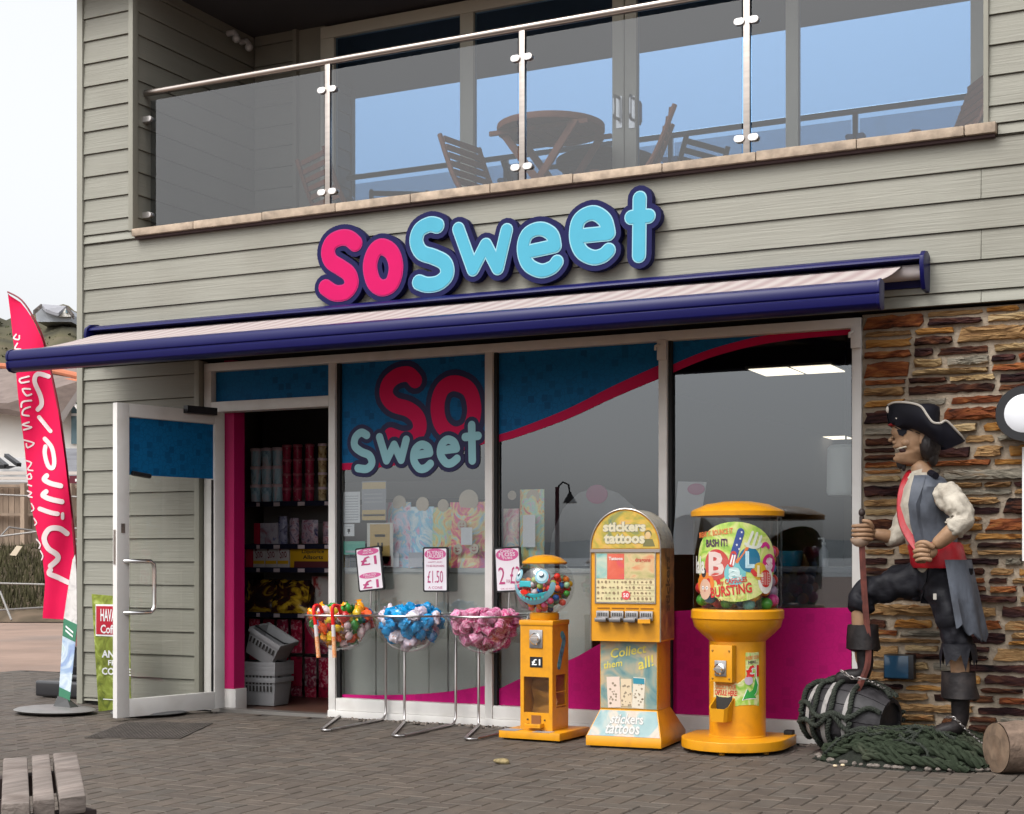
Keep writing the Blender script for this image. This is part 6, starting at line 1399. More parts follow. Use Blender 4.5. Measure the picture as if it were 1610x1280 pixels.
# swing banner with the green and blue print
bn = gr(86, 1122)
BN = thing('swing_banner', 'narrow swing banner with green and pale blue print on a rubber base', 'banner', (bn.x, bn.y, 0))
yb_ = bn.y
pn = [(100, 972), (121, 982), (109, 1106), (92, 1098)]
q = [at(a, b, yb_) for a, b in pn]; f = Vector((.0, .004, 0))
def quad_slab(pts, name, m, par, th=.004):
    f = Vector((0, th, 0)); pts = [Vector(p) for p in pts]
    return MB().add(pts + [p + f for p in pts], [(0, 3, 2, 1), (4, 5, 6, 7), (0, 1, 5, 4), (1, 2, 6, 5), (2, 3, 7, 6), (3, 0, 4, 7)]).build(name, m, par, True)
bpr = multicol('banner_print', [(.20, .24, .46), (.28, .38, .52), (.52, .58, .62), (.30, .45, .42)], 7, .5)
panel = quad_slab(q, 'panel', bpr, BN)
bgr = mat('banner_green', (.045, .17, .10), .5)
L0 = lambda t: (100 + (92 - 100) * t, 972 + (1098 - 972) * t); R0 = lambda t: (121 + (109 - 121) * t, 982 + (1106 - 982) * t)
def strip(t0, t1, m, nm): a, b, c, d = L0(t0), R0(t0), R0(t1), L0(t1); return quad_slab([at(x, y, yb_ - .003) for x, y in (a, b, c, d)], nm, m, panel, .002)
strip(0, .22, bgr, 'green_band'); strip(.86, 1, bgr, 'green_band')
for t in (.09, .14): 
    a, b = L0(t), R0(t); quad_slab([at(x, y, yb_ - .006) for x, y in ((a[0] + 4, a[1]), (b[0] - 5, b[1]), (b[0] - 5, b[1] + 3), (a[0] + 4, a[1] + 3))], 'lettering', paper, panel, .001)
q = [at(a, b, yb_ + .006) for a, b in ((118, 872), (120, 900), (121, 982), (100, 972), (110, 905), (114, 880))]; f = Vector((0, .004, 0))
MB().add(q + [p + f for p in q], [(5, 4, 3, 2, 1, 0), (6, 7, 8, 9, 10, 11)] + [(i, (i + 1) % 6, 6 + (i + 1) % 6, 6 + i) for i in range(6)]).build('bent_panel', multicol('bent_print', [(.36, .34, .34), (.55, .52, .5), (.62, .6, .58)], 9, .5), BN, True)
MB().ball((bn.x, bn.y, .026), (.30, .22, .028), 40, 8).build('base', mat('base_grey', (.15, .145, .14), .5, var=.15, scale=9), BN, True, smooth=True)
pc = at(101, 1106, yb_); MB().add([(pc.x - .07, yb_ - .03, .05), (pc.x + .08, yb_ - .03, .05), (pc.x + .08, yb_ + .05, .05), (pc.x - .07, yb_ + .05, .05), (pc.x - .05, yb_ - .008, .12), (pc.x + .035, yb_ - .008, .10), (pc.x + .035, yb_ + .012, .10), (pc.x - .05, yb_ + .012, .12)], [(3, 2, 1, 0), (4, 5, 6, 7), (0, 1, 5, 4), (1, 2, 6, 5), (2, 3, 7, 6), (3, 0, 4, 7)]).build('clip', mat('clip_grey', (.05, .05, .05), .4), BN, True)
# green coffee banner behind the door
cbp = gr(175, 1128)
CBN = thing('coffee_banner', 'green leafy coffee banner with a red logo standing behind the open door', 'banner', (cbp.x, cbp.y, 0))
yc2 = at(175, 1115, -.42).y
leaf = multicol('leaf_print', [(.075, .10, .012), (.16, .19, .025), (.22, .27, .04), (.40, .46, .14)], 13, .5, 1.2)
cpn = [(144, 934), (203, 939), (206, 1112), (155, 1119)]
cpanel = quad_slab([at(a, b, yc2) for a, b in cpn], 'panel', leaf, CBN)
a = at(151, 950, yc2); b = at(188, 1001, yc2); cw = (b.x - a.x) * 1.25
redl = mat('coffee_red', (.40, .012, .03), .5)
lg = MB().bx(a.x, a.x + cw, yc2 - .004, yc2 - .001, b.z, a.z).build('logo', paper, cpanel, True)
MB().bx(a.x + .006, a.x + cw - .006, yc2 - .006, yc2 - .0042, b.z + .012, a.z - .012).build('logo_field', redl, lg, True) if 0 else MB().bx(a.x + .006, a.x + cw - .006, yc2 - .006, yc2 - .0042, b.z + .012, a.z - .012).build('logo_field', redl, cpanel, True)
cm = plane_y(yc2 - .0075)
def cb_t(s_, px, py, w, h, m_, bo=.02): p = at(px, py, yc2 - .0075); mb = MB(); text_add(mb, s_, cm, p.x + w / 2, p.z, w, h, bo); mb.build('lettering', m_, cpanel, True)
cb_t('HAVANA', 158, 967, cw * .78, .085, paper); cb_t('Coffee', 158, 989, cw * .72, .06, paper); cb_t('ANY', 160, 1028, .16, .05, paper, .03); cb_t('FREE', 170, 1042, .13, .035, paper, .02); cb_t('COFFEE', 160, 1055, .25, .05, paper, .03)
p = at(162, 1100, yc2 - .0075); MB().bx(p.x, p.x + .1, yc2 - .008, yc2 - .006, p.z, p.z + .006).build('rule', paper, cpanel, True)
cb2 = gr(166, 1131); MB().ball((cb2.x + .06, yc2 - .02, .02), (.25, .26, .024), 40, 8).build('base', mat('base_grey2', (.085, .085, .085), .5, var=.15, scale=9), CBN, True, smooth=True)
# drain grating set in the paving
ga = [gr(*p) for p in ((160, 1152), (300, 1142), (322, 1142), (262, 1163))]
gc_ = gr(238, 1149, .0); DG = thing('door_mat', 'dark ribbed rubber mat on the paving before the open door', 'mat', (gc_.x, gc_.y, .0035), rad(24))
MB().box((0, 0, .000), (.56, .78, .004)).build('mat_base', mat('mat_rubber', (.055, .047, .041), .9, var=.4, scale=9), DG)
mb = MB()
for k in range(26): mb.box((-.26 + .0208 * k, 0, .0035), (.008, .76, .0035))
for k in range(16): mb.box((0, -.37 + .049 * k, .0035), (.54, .006, .0032))
tag(mb.build('mat_ribs', mat('mat_ribs', (.066, .056, .049), .85, var=.4, scale=12), DG), kind='stuff')
# picnic bench corner
wood = mat('weathered_wood', (.175, .145, .127), .8, var=.4, scale=(30, 2.2, 30), bump=.6, bscale=(60, 5, 60), dirt_or_shading=(.075, .055, .045), dscale=7, damt=.75)
wood_d = mat('dark_wood', (.035, .024, .022), .85, var=.3, scale=12)
bz = .45; k0 = gr(128, 1246, bz); k1 = gr(121, 1183, bz); k2 = gr(4, 1193, bz)
PB = thing('picnic_bench', 'weathered wooden picnic bench end with three planks', 'bench', (k0.x, k0.y, 0))
ev = (k1 - k0); Lp = 1.0
eu = (k2 - k1).normalized()
ev_ = ev.normalized()
def plank(px0, px1, pxb0, pxb1):
    p = [gr(pxb0[0], pxb0[1], bz), gr(pxb1[0], pxb1[1], bz), gr(px1[0], px1[1], bz), gr(px0[0], px0[1], bz)]
    d1 = Vector((0, 0, -.045)); MB().add([tuple(v + d1) for v in p] + [tuple(v) for v in p], [(3, 2, 1, 0), (4, 5, 6, 7), (0, 1, 5, 4), (1, 2, 6, 5), (2, 3, 7, 6), (3, 0, 4, 7)]).build('plank', wood, PB, True, bevel=.006)
plank((5, 1192), (43, 1190), (2, 1264), (47, 1262)); plank((50, 1188), (78, 1185), (52, 1259), (86, 1256)); plank((83, 1184), (121, 1182), (93, 1255), (135, 1250))
a = gr(0, 1262, bz); b = gr(134, 1248, bz); MB().beam(a + Vector((0, .05, -.075)), b + Vector((-.03, .05, -.075)), .07, .06).build('bearer', wood_d, PB, True, bevel=.004)
a = gr(3, 1196, bz); b = gr(119, 1187, bz); MB().beam(a + Vector((0, -.05, -.075)), b + Vector((-.03, -.05, -.075)), .07, .06).build('bearer', wood_d, PB, True, bevel=.004)
m_ = gr(66, 1256, bz); MB().beam((m_.x, m_.y + .1, .0), (m_.x, m_.y + .12, bz - .11), .09, .05).build('leg', wood_d, PB, True); m2 = gr(66, 1192, bz); MB().beam((m2.x, m2.y - .1, .0), (m2.x, m2.y - .12, bz - .11), .09, .05).build('leg', wood_d, PB, True)
# a loose stone on the paving
p = gr(790, 1201); mb = MB().ball((0, 0, 0), (.048, .028, .017), 12, 8); mb.v = [tuple(Vector(v) * (1 + .35 * mnoise.noise(Vector(v) * 30))) for v in mb.v]
tag(mb.build('loose_stone', mat('loose_stone', (.20, .155, .075), .85, var=.5, scale=50, bump=.6), None, smooth=True, loc=(p.x, p.y, .012)), 'small ochre stone lying loose on the paving', 'stone')
for k, (px, py) in enumerate(((1299, 1191), (1313, 1206), (1325, 1205), (1347, 1202))):
    p = gr(px, py); mb = MB().ball((0, 0, 0), (.012, .010, .007), 8, 6); tag(mb.build('pebble', mat('pale_pebble', (.50, .40, .27), .8), None, smooth=True, loc=(p.x, p.y, .006)), 'tiny pale pebble on the paving in front of the barrel', 'pebble', 'pale pebbles in front of the barrel')
# ---------------------------------------------------------------- fittings on the stone wall
c = at(1612, 651, -.12)
RS = thing('round_sign', 'round white sign with a black rim on the stone wall', 'sign', (c.x, -.05, c.z))
n = 40; mb = MB(); mb.lathe([(.118, -.03), (.142, -.03), (.145, -.02), (.145, .0), (.13, .03), (0, .03)], n); mb.v = [(x, -.085 + z, y) for x, y, z in mb.v]; mb.build('rim', black, RS, smooth=True, angle=35)
mb = MB().lathe([(.122, -.018), (.09, -.035), (.05, -.044), (0, -.047)], n); mb.v = [(x, -.085 + z, y) for x, y, z in mb.v]; mb.build('disc', mat('sign_disc', (.62, .63, .66), .25), RS, smooth=True)
mb = MB().box((0, -.03, 0), (.06, .06, .06)); mb.build('mount', black, RS)
c = at(1611, 790, -.06); t = tag(MB().bx(c.x - .012, c.x + .20, -.062, -.055, at(1606, 882, -.06).z, at(1606, 703, -.06).z).build('white_notice', paper), 'white board edge below the round sign on the stone wall', 'notice')
a = at(1389, 1067, -.10); b = at(1432, 1030, -.10)
WL = thing('wall_light', 'square blue fronted box fixed low on the stone wall behind the figure', 'wall light', ((a.x + b.x) / 2, -.04, a.z))
MB().bx(a.x, b.x + .015, -.10, -.02, a.z, b.z).build('housing', black, WL, True, bevel=.006); MB().bx(a.x + .006, b.x - .012, -.106, -.1003, a.z + .006, b.z - .006).build('lens', mat('blue_lens', (.02, .06, .11), .15, coat=.5), WL, True, bevel=.002)
# log lying at the right
LG = thing('log', 'cut grey brown log lying on the paving beside the rope net', 'log', tuple(gr(1570, 1215)))
la = gr(1566, 1216, 0); lb = la + Vector((.62, .50, 0)); rl = .125
pts = [la + (lb - la) * t + Vector((0, 0, rl + .02 * mnoise.noise((t * 3, 2, 1)))) for t in [k / 14 for k in range(15)]]
mb = MB().tube(pts, [rl * (1.0 + .07 * mnoise.noise((k * .6, 5, 1))) for k in range(15)], 26, cap=False)
mb.v = [tuple(Vector(v) + Vector((1, 0, 1)).normalized() * .012 * mnoise.noise(Vector(v) * 11)) for v in mb.v]
mb.build('bark', mat('bark', (.15, .105, .078), .9, var=.4, scale=(9, 9, 30), bump=.8, bscale=40, dirt_or_shading=(.07, .045, .035), dscale=6, damt=.7), LG, True, smooth=True)
d = (lb - la).normalized(); e1 = d.cross(Vector((0, 0, 1))).normalized(); V = [la + Vector((0, 0, rl))]; F = []
for r_ in (.5, .97):
    for k in range(26): an = 2 * math.pi * k / 26; V.append(la + Vector((0, 0, rl)) + (e1 * math.cos(an) + Vector((0, 0, 1)) * math.sin(an)) * rl * r_ - d * (.006 if r_ < .9 else 0))
F = [(0, 1 + k, 1 + (k + 1) % 26) for k in range(26)] + [(1 + k, 27 + k, 27 + (k + 1) % 26, 1 + (k + 1) % 26) for k in range(26)]
MB().add(V, F).build('cut_end', mat('cut_wood', (.135, .092, .062), .85, var=.35, scale=20, dirt_or_shading=(.13, .08, .05), dscale=12, damt=.6), LG, True)
# a lamp post across the street, seen only as a reflection in the second pane
def mirror(px, py, d):
    p = dep(px, py, d); return Vector((p.x, .04 - p.y, p.z))
lp = mirror(876, 880, 34.); LPT = thing('street_lamp', 'dark swan neck lamp post across the street seen mirrored in the window', 'street lamp', (lp.x, lp.y, 0))
h = mirror(876, 776, 34.).z
MB().tube([(lp.x, lp.y, 0), (lp.x, lp.y, h * .35), (lp.x, lp.y, h + .15)], [.07, .055, .045], 10).build('post', mat('lamp_maroon', (.09, .02, .03), .5), LPT, True, smooth=True)
rdir = Vector((mirror(890, 776, 34.) - mirror(876, 776, 34.))).normalized()
o_ = Vector((lp.x, lp.y, h)); MB().tube([o_, o_ + rdir * .04 + Vector((0, 0, .18)), o_ + rdir * .14 + Vector((0, 0, .26)), o_ + rdir * .26 + Vector((0, 0, .2)), o_ + rdir * .29 + Vector((0, 0, .0))], .022, 8).build('swan_neck', black, LPT, True, smooth=True)
cc = o_ + rdir * .29; MB().lathe([(.17, -.22), (.10, -.10), (.04, .0), (.03, .04)], 16, cc).build('lamp_shade', black, LPT, True, smooth=True)

# sea and a far headland added behind the camera to vary the window reflections
o = MB().add([(-1500, -1600, -.028), (1500, -1600, -.028), (1500, -70, -.028), (-1500, -70, -.028)], [(0, 1, 2, 3)]).build('sea', mat('sea_water', (.05, .065, .075), .25, bump=.2, bscale=.6)); tag(o, kind='structure')
V = []; F = []; N = 60
for i in range(N + 1):
    x = -1300 + 2200 * i / N; h = 11 + 8 * mnoise.noise((i * .17, 1, 4)) + 2 * mnoise.noise((i * .6, 2, 4)); h *= min(1, (N - i) / 14) if i > N - 14 else 1
    V += [(x, -880, -2), (x, -930, max(1, h)), (x, -1100, max(.5, h * .8))]
for i in range(N):
    for j in range(2): a = 3 * i + j; F.append((a, a + 3, a + 4, a + 1))
tag(MB().add(V, F).build('added_headland', mat('headland_haze', (.16, .175, .18), .95, var=.3, scale=.02), smooth=True), kind='structure')  # pale grey: distance haze put into the ridge colour

# ---------------------------------------------------------------- barrel, rope net, pirate figure
def rope_mesh(mb, path, r, pitch=.05, strands=3, n=7):
    P = [Vector(p) for p in path]; L = [0]
    for a, b in zip(P, P[1:]): L.append(L[-1] + (b - a).length)
    N = max(6, int(L[-1] / (pitch / 5))); out = []; k = 0
    for i in range(N + 1):
        s = L[-1] * i / N
        while k < len(L) - 2 and L[k + 1] < s: k += 1
        t = (s - L[k]) / max(L[k + 1] - L[k], 1e-6); out.append(P[k].lerp(P[k + 1], t))
    for q in range(strands):
        pts = []
        for i, p in enumerate(out):
            d = (out[min(i + 1, N)] - out[max(i - 1, 0)]).normalized(); u = d.cross(Vector((.1, .2, 1))).normalized(); v = d.cross(u)
            a = 2 * math.pi * (q / strands + L[-1] * i / N / pitch); pts.append(p + (u * math.cos(a) + v * math.sin(a)) * r * .5)
        mb.tube(pts, r * .56, n)
    return mb
ropem = mat('green_rope', (.020, .027, .016), .8, var=.3, scale=60, dirt_or_shading=(.07, .072, .05), dscale=6, damt=.6, spec=.12); roped = mat('dark_rope', (.020, .024, .018), .9, var=.5, scale=25)  # green rope's paler blotches are highlights put into the colour
bcen = Vector((-1.985, -.36, .195)); bcen = at(1338, 1126, -.36); bax = Vector((.94, -.24, -.10)).normalized()
BR = thing('barrel', 'small dark barrel with worn white hoops wrapped in rope under the pirate boot', 'barrel', (bcen.x, bcen.y, 0))
e1 = bax.cross(Vector((0, 0, 1))).normalized(); e2 = e1.cross(bax).normalized()
BLn, Rm, Re = .46, .19, .128
def brad(t): return Re + (Rm - Re) * (1 - (2 * t - 1) ** 2)
def bpt(t, a, k=1., ex=0.): r = brad(t) * k + ex; return bcen + bax * (BLn * (t - .5)) + (e1 * math.cos(a) + e2 * math.sin(a)) * r
stv = mat('stave_dark', (.022, .020, .022), .55, var=.4, scale=(20, 20, 20), bump=.4, rnd=.25); hoopw = mat('worn_white_hoop', (.25, .235, .225), .7, var=.15, scale=20, dirt_or_shading=(.05, .045, .045), dscale=20, damt=.95)
NS = 14
for k in range(NS):
    a0, a1 = 2 * math.pi * k / NS + .012, 2 * math.pi * (k + 1) / NS - .012; V = []; F = []
    for i in range(9):
        t = i / 8; V += [bpt(t, a0), bpt(t, (a0 + a1) / 2, 1.008), bpt(t, a1), bpt(t, a1, .86), bpt(t, a0, .86)]
    for i in range(8):
        for j in range(5): F.append((i * 5 + j, i * 5 + (j + 1) % 5, i * 5 + 5 + (j + 1) % 5, i * 5 + 5 + j))
    F += [(4, 3, 2, 1, 0), (40, 41, 42, 43, 44)]
    MB().add(V, F).build('stave', stv, BR, True, smooth=True, angle=30)
for t0, t1, nm in ((.10, .155, 0), (.33, .39, 0), (.60, .66, 0)):
    V = []; F = []; n = 40
    for (t, ex) in ((t0, -.002), (t0, .007), (t1, .007), (t1, -.002)):
        V += [bpt(t, 2 * math.pi * k / n, 1, ex) for k in range(n)]
    for i in range(3):
        for k in range(n): F.append((i * n + k, i * n + (k + 1) % n, (i + 1) * n + (k + 1) % n, (i + 1) * n + k))
    MB().add(V, F).build('hoop', hoopw, BR, True, smooth=True, angle=40)
for t in (.04, .96):
    V = [bpt(t, 2 * math.pi * k / 28, .9) for k in range(28)] + [bpt(t + (.01 if t < .5 else -.01), 2 * math.pi * k / 28, .9) for k in range(28)]
    MB().add(V, [tuple(range(28)), tuple(range(55, 27, -1))] + [(k, (k + 1) % 28, 28 + (k + 1) % 28, 28 + k) for k in range(28)]).build('barrel_head', stv, BR, True)
RN = thing('rope_lashing', 'dark twisted rope lashed around the barrel', 'rope', (bcen.x, bcen.y, 0))
for (ta, tb, tw) in ((.22, .24, 0), (.44, .46, 0), (.66, .70, 0), (.02, .04, 0)):
    rope_mesh(MB(), [bpt(ta + (tb - ta) * k / 40 + .02 * math.sin(k * .8), 2 * math.pi * k / 40, 1, .016) for k in range(41)], .014).build('rope_loop', roped, RN, True, smooth=True)
for a0, a1 in ((1.0, 1.9), (2.0, 1.4), (-.4, .5), (2.6, 3.1), (.3, -.3), (3.3, 2.8)):
    rope_mesh(MB(), [bpt(k / 16, a0 + (a1 - a0) * k / 16 + .12 * math.sin(k), 1, .02) for k in range(17)], .014).build('rope_line', roped, RN, True, smooth=True)
# heap of green net rope
NT = thing('rope_net', 'heap of green twisted rope netting under the standing boot', 'rope net', (-1.6, -.5, 0))
ncx, ncy, nrx, nry, nH = -1.54, -.50, .52, .36, .135
def nh(x, y):
    q = ((x - ncx) / nrx) ** 2 + ((y - ncy) / nry) ** 2
    return nH * max(0, 1 - q ** 1.6) + .02 * mnoise.noise((x * 7, y * 7, 2)) * (q < 1)
V = []; F = []; NX, NY = 40, 26
for i in range(NX + 1):
    for j in range(NY + 1):
        x = ncx + nrx * 1.02 * (2 * i / NX - 1); y = ncy + nry * 1.02 * (2 * j / NY - 1); V.append((x, y, max(.002, nh(x, y) - .012)))
for i in range(NX):
    for j in range(NY):
        a = i * (NY + 1) + j
        if V[a][2] > .003 or V[a + NY + 2][2] > .003: F.append((a, a + NY + 1, a + NY + 2, a + 1))
MB().add(V, F).build('net_core', mat('net_core', (.010, .012, .008), .95, var=.5, scale=30, bump=1, bscale=60), NT, True, smooth=True)
g = random.Random(17)
for k in range(30):
    if k < 16: y0 = ncy - nry * .93 + nry * 1.6 * k / 15; x0, x1 = ncx - nrx * g.uniform(.2, .95), ncx + nrx * g.uniform(.6, .97); sl = g.uniform(-.12, .06)
    else: y0 = ncy + g.uniform(-.95, .4) * nry; x0 = ncx + g.uniform(-.95, .6) * nrx; x1 = x0 + g.uniform(.15, .4); sl = g.uniform(-.7, .7)
    path = []
    for i in range(15):
        t = i / 14; x = x0 + (x1 - x0) * t; y = y0 + sl * (x - x0) + .02 * math.sin(t * 9 + k)
        q = ((x - ncx) / nrx) ** 2 + ((y - ncy) / nry) ** 2
        if q > 1.02: continue
        path.append((x, y, max(.008, nh(x, y)) + .010 + .006 * math.sin(i + k)))
    if len(path) > 4: rope_mesh(MB(), curve(path, 2), g.choice((.020, .022, .024)), .11, 2).build('net_rope', ropem, NT, True, smooth=True)
for k in range(26):                                                # thinner loose strands straying over the heap and up to the barrel
    a = g.uniform(0, 6.28); x = ncx + .8 * nrx * math.cos(a) * g.random(); y = ncy + .85 * nry * math.sin(a) * g.random(); h = g.uniform(0, 6.28); path = []
    for i in range(12):
        h += g.uniform(-.7, .7); x += .035 * math.cos(h); y += .022 * math.sin(h)
        if ((x - ncx) / nrx) ** 2 + ((y - ncy) / nry) ** 2 > 1.1: break
        path.append((x, y, max(.006, nh(x, y)) + .034 + g.uniform(0, .012)))
    if len(path) > 4: rope_mesh(MB(), curve(path, 2), g.choice((.006, .008, .010)), .05, 2, 5).build('loose_strand', g.choice((ropem, roped)), NT, True, smooth=True)
for k in range(40):
    a = g.uniform(0, 6.28); x = ncx + nrx * .95 * math.cos(a); y = ncy - abs(nry * .97 * math.sin(a))
    if k < 1: dm_b = MB()
    dm_b.ball((x, y, .012), (g.uniform(.01, .025), g.uniform(.01, .02), g.uniform(.008, .014)), 7, 4)
tag(dm_b.build('net_shells', mat('shells', (.13, .11, .095), .8, var=.6, scale=60), NT, True), kind='stuff')

Y0 = -.46
def J(px, py, dy=0.): return at(px, py, Y0 + dy)
PF = Vector((-.96, -.28, 0)); PL = Vector((.28, -.96, 0))          # the figure's forward and left
skinm = mat('statue_skin', (.245, .145, .083), .5, var=.10, scale=12, dirt_or_shading=(.12, .075, .05), dscale=16, damt=.5, bump=.25, bscale=40)
shirt = mat('statue_shirt', (.36, .325, .27), .7, var=.2, scale=14, bump=.9, bscale=(26, 26, 26), dirt_or_shading=(.17, .135, .10), dscale=8, damt=.6); vest = mat('statue_vest', (.060, .068, .085), .6, var=.35, scale=(9, 9, 5), dirt_or_shading=(.022, .024, .030), dscale=7, damt=.75, bump=1.0, bscale=(13, 13, 6))  # vest's dark blotches put the shading of its folds into the colour
sash = mat('statue_sash', (.30, .006, .013), .45, var=.25, scale=10, bump=.5, bscale=(20, 20, 9)); trous = mat('statue_trousers', (.006, .006, .009), .62, spec=.2, var=.3, scale=9, bump=.6, bscale=(14, 14, 22))
boot = mat('statue_boot', (.010, .008, .0085), .5, var=.35, scale=10, dirt_or_shading=(.04, .031, .028), dscale=10, damt=.5, spec=.2, bump=.6, bscale=16); hatm = mat('statue_hat', (.005, .005, .009), .55, var=.3, scale=9, spec=.15); hairm = mat('statue_hair', (.012, .009, .009), .5, bump=.8, bscale=(80, 80, 12))
def loft(mb, secs, n=24, a0=0., a1=2 * math.pi, f=None, l=None, k=1., cap=True, pw=1., tp=0.):
    f = f or PF; l = l or PL; full = abs(a1 - a0) > 6.28; m = n if full else n + 1; V = []
    for c, a, b in secs:
        for j in range(m):
            an = a0 + (a1 - a0) * j / n; ca, sa = math.cos(an), math.sin(an)
            V.append(c + f * (a * k * math.copysign(abs(ca) ** pw, ca)) + l * (b * k * (1 - tp * max(0, ca)) * math.copysign(abs(sa) ** pw, sa)))
    F = []
    for i in range(len(secs) - 1):
        for j in range(n): q = (j + 1) % m if full else j + 1; F.append((i * m + j, i * m + q, (i + 1) * m + q, (i + 1) * m + j))
    if full and cap: F += [tuple(range(m - 1, -1, -1)), tuple(range((len(secs) - 1) * m, len(secs) * m))]
    return mb.add(V, F)
PR = thing('pirate_statue', 'painted pirate figure in a tricorn hat with one boot up on a barrel', 'statue', (-1.5, Y0, 0))
# head: profile sections, then nose, lips, ear
hx = MB(); secs = []
HT = ((646, 1426, 1450, .030), (652, 1415, 1458, .055), (664, 1408.5, 1464, .072), (676, 1406, 1465.5, .078), (680, 1405, 1466, .078), (684, 1407, 1465.5, .077), (688, 1410.5, 1465, .076), (693, 1410.5, 1464, .075), (699, 1409.5, 1462, .073), (702, 1407, 1461, .070), (704, 1408, 1460, .068), (706, 1416, 1459, .066), (711, 1417, 1457, .064), (713.5, 1409.5, 1456, .061), (716, 1410.5, 1454, .057), (720, 1407, 1452, .050), (725, 1408.5, 1450, .042), (730, 1420, 1447, .032))
for py, fr, bk, b in HT:
    c = J((fr + bk) / 2, py); secs.append((c, (bk - fr) / 2 / 305 / .9, b))
loft(hx, secs, 32, tp=.34)
def facept(px, py, out=.0):                # point on the near cheek of the head seen at a photo pixel
    for k in range(len(HT) - 1):
        if HT[k][0] <= py <= HT[k + 1][0]: break
    t = (py - HT[k][0]) / (HT[k + 1][0] - HT[k][0]); c = secs[k][0].lerp(secs[k + 1][0], t); a = secs[k][1] * (1 - t) + secs[k + 1][1] * t; b = secs[k][2] * (1 - t) + secs[k + 1][2] * t
    best = None
    for i in range(181):
        th = math.pi * i / 180; ca = math.cos(th); p = c + PF * (a * ca) + PL * (b * (1 - .34 * max(0, ca)) * math.sin(th)); e = abs(pxy(p)[0] - px)
        if best is None or e < best[0]: best = (e, p + (PF * (a and ca) + PL * math.sin(th)).normalized() * out)
    return best[1]
nb = [J(1407.5, 681), J(1397.5, 690.5), J(1400.5, 695.5), J(1410, 698)]
for s in (-1, 1): pass
w = [.009, .015, .020, .016]
V = []
for p, q in zip(nb, w): V += [p, p + PL * q - PF * .012, p - PL * q - PF * .012]
V += [nb[0] - PF * .03, nb[3] - PF * .03]
F = []
for i in range(3): F += [(3 * i, 3 * i + 1, 3 * i + 4, 3 * i + 3), (3 * i, 3 * i + 3, 3 * i + 5, 3 * i + 2)]
F += [(9, 10, 11)]
hx.add(V, F); hx.ball(J(1400.8, 692), (.015, .015, .013), 10, 7); hx.ball(facept(1407, 695.5, .002), (.012, .010, .010), 9, 6); hx.ball(facept(1424, 697, -.012), (.03, .022, .022), 12, 8)
ec = facept(1450, 692, .004); hx.ball(ec, (.018, .009, .032), 12, 8); hx.ball(ec + Vector((.004, 0, -.03)), (.009, .008, .012), 8, 6)
hx.ball(J(1410, 683) + PL * .03, (.012, .02, .008), 8, 6)
# hands: palms and five fingers each
def finger(mb, pts, r):
    pts = [Vector(p) for p in pts]; cu = curve(pts, 4); mb.tube(cu, [r * (1.05 - .25 * k / (len(cu) - 1)) for k in range(len(cu))], 9); mb.ball(cu[-1], r * .82, 9, 6); mb.ball(cu[0], r * 1.05, 9, 6)
Hf = J(1356, 838, .0)                                               # far hand round the sword grip, knuckles to the street
mx_ = J(1366, 837, .01); hx.ball(J(1363, 838, .02), (.042, .026, .045), 14, 9)
for k, py in enumerate((826.5, 833.5, 840.5, 847)):
    r = (.0115, .0125, .012, .0105)[k]
    finger(hx, [J(1370, py + 1, -.005), J(1360, py, -.035), J(1347, py + .5, -.036), J(1341.5, py + 1, -.01), J(1345, py + 1.5, .016)], r)
finger(hx, [J(1371, 829, -.01), J(1367, 821, -.03), J(1358, 819, -.036)], .0125)
nf = J(1454, 868, -.25); hx.ball(J(1460, 866, -.245), (.045, .030, .042), 14, 9)   # near fist at the belt
for k, (ax_, ay_) in enumerate(((1449, 858), (1446, 865), (1446, 872.5), (1449, 879))):
    r = (.0125, .0135, .0128, .0115)[k]
    finger(hx, [J(ax_ + 13, ay_ + 1, -.272), J(ax_ + 2, ay_ - .5, -.282), J(ax_ - 7, ay_ + 2, -.262), J(ax_ - 4, ay_ + 4, -.235), J(ax_ + 4, ay_ + 4, -.225)], r)
finger(hx, [J(1466, 860, -.275), J(1456, 853.5, -.285), J(1446, 853.5, -.275), J(1441, 857, -.262)], .0135)
vb = [(J(1475, 898), .10), (J(1468, 850), .095), (J(1462, 795), .10), (J(1455, 752), .062), (J(1440, 722), .054),
      (J(1482, 778, -.17), .058), (J(1517, 816, -.24), .046), (J(1490, 842, -.25), .044), (J(1468, 860, -.245), .032),
      (J(1444, 778, .16), .055), (J(1414, 848, .10), .042), (J(1392, 842, .05), .036), (J(1372, 838, .02), .027),
      (J(1468, 912, .09), .085), (J(1352, 938, .06), .058), (J(1354, 985, .06), .050), (J(1356, 1048, .06), .036),
      (J(1488, 914, -.09), .085), (J(1502, 1000, -.10), .058), (J(1510, 1050, -.09), .050), (J(1508, 1120, -.08), .036)]
ebd = [(0, 1), (1, 2), (2, 3), (3, 4), (2, 5), (5, 6), (6, 7), (7, 8), (2, 9), (9, 10), (10, 11), (11, 12), (0, 13), (13, 14), (14, 15), (15, 16), (0, 17), (17, 18), (18, 19), (19, 20)]
hx_ = hx
skin('body', skinm, vb, ebd, PR, 2, 0, extra=hx_)
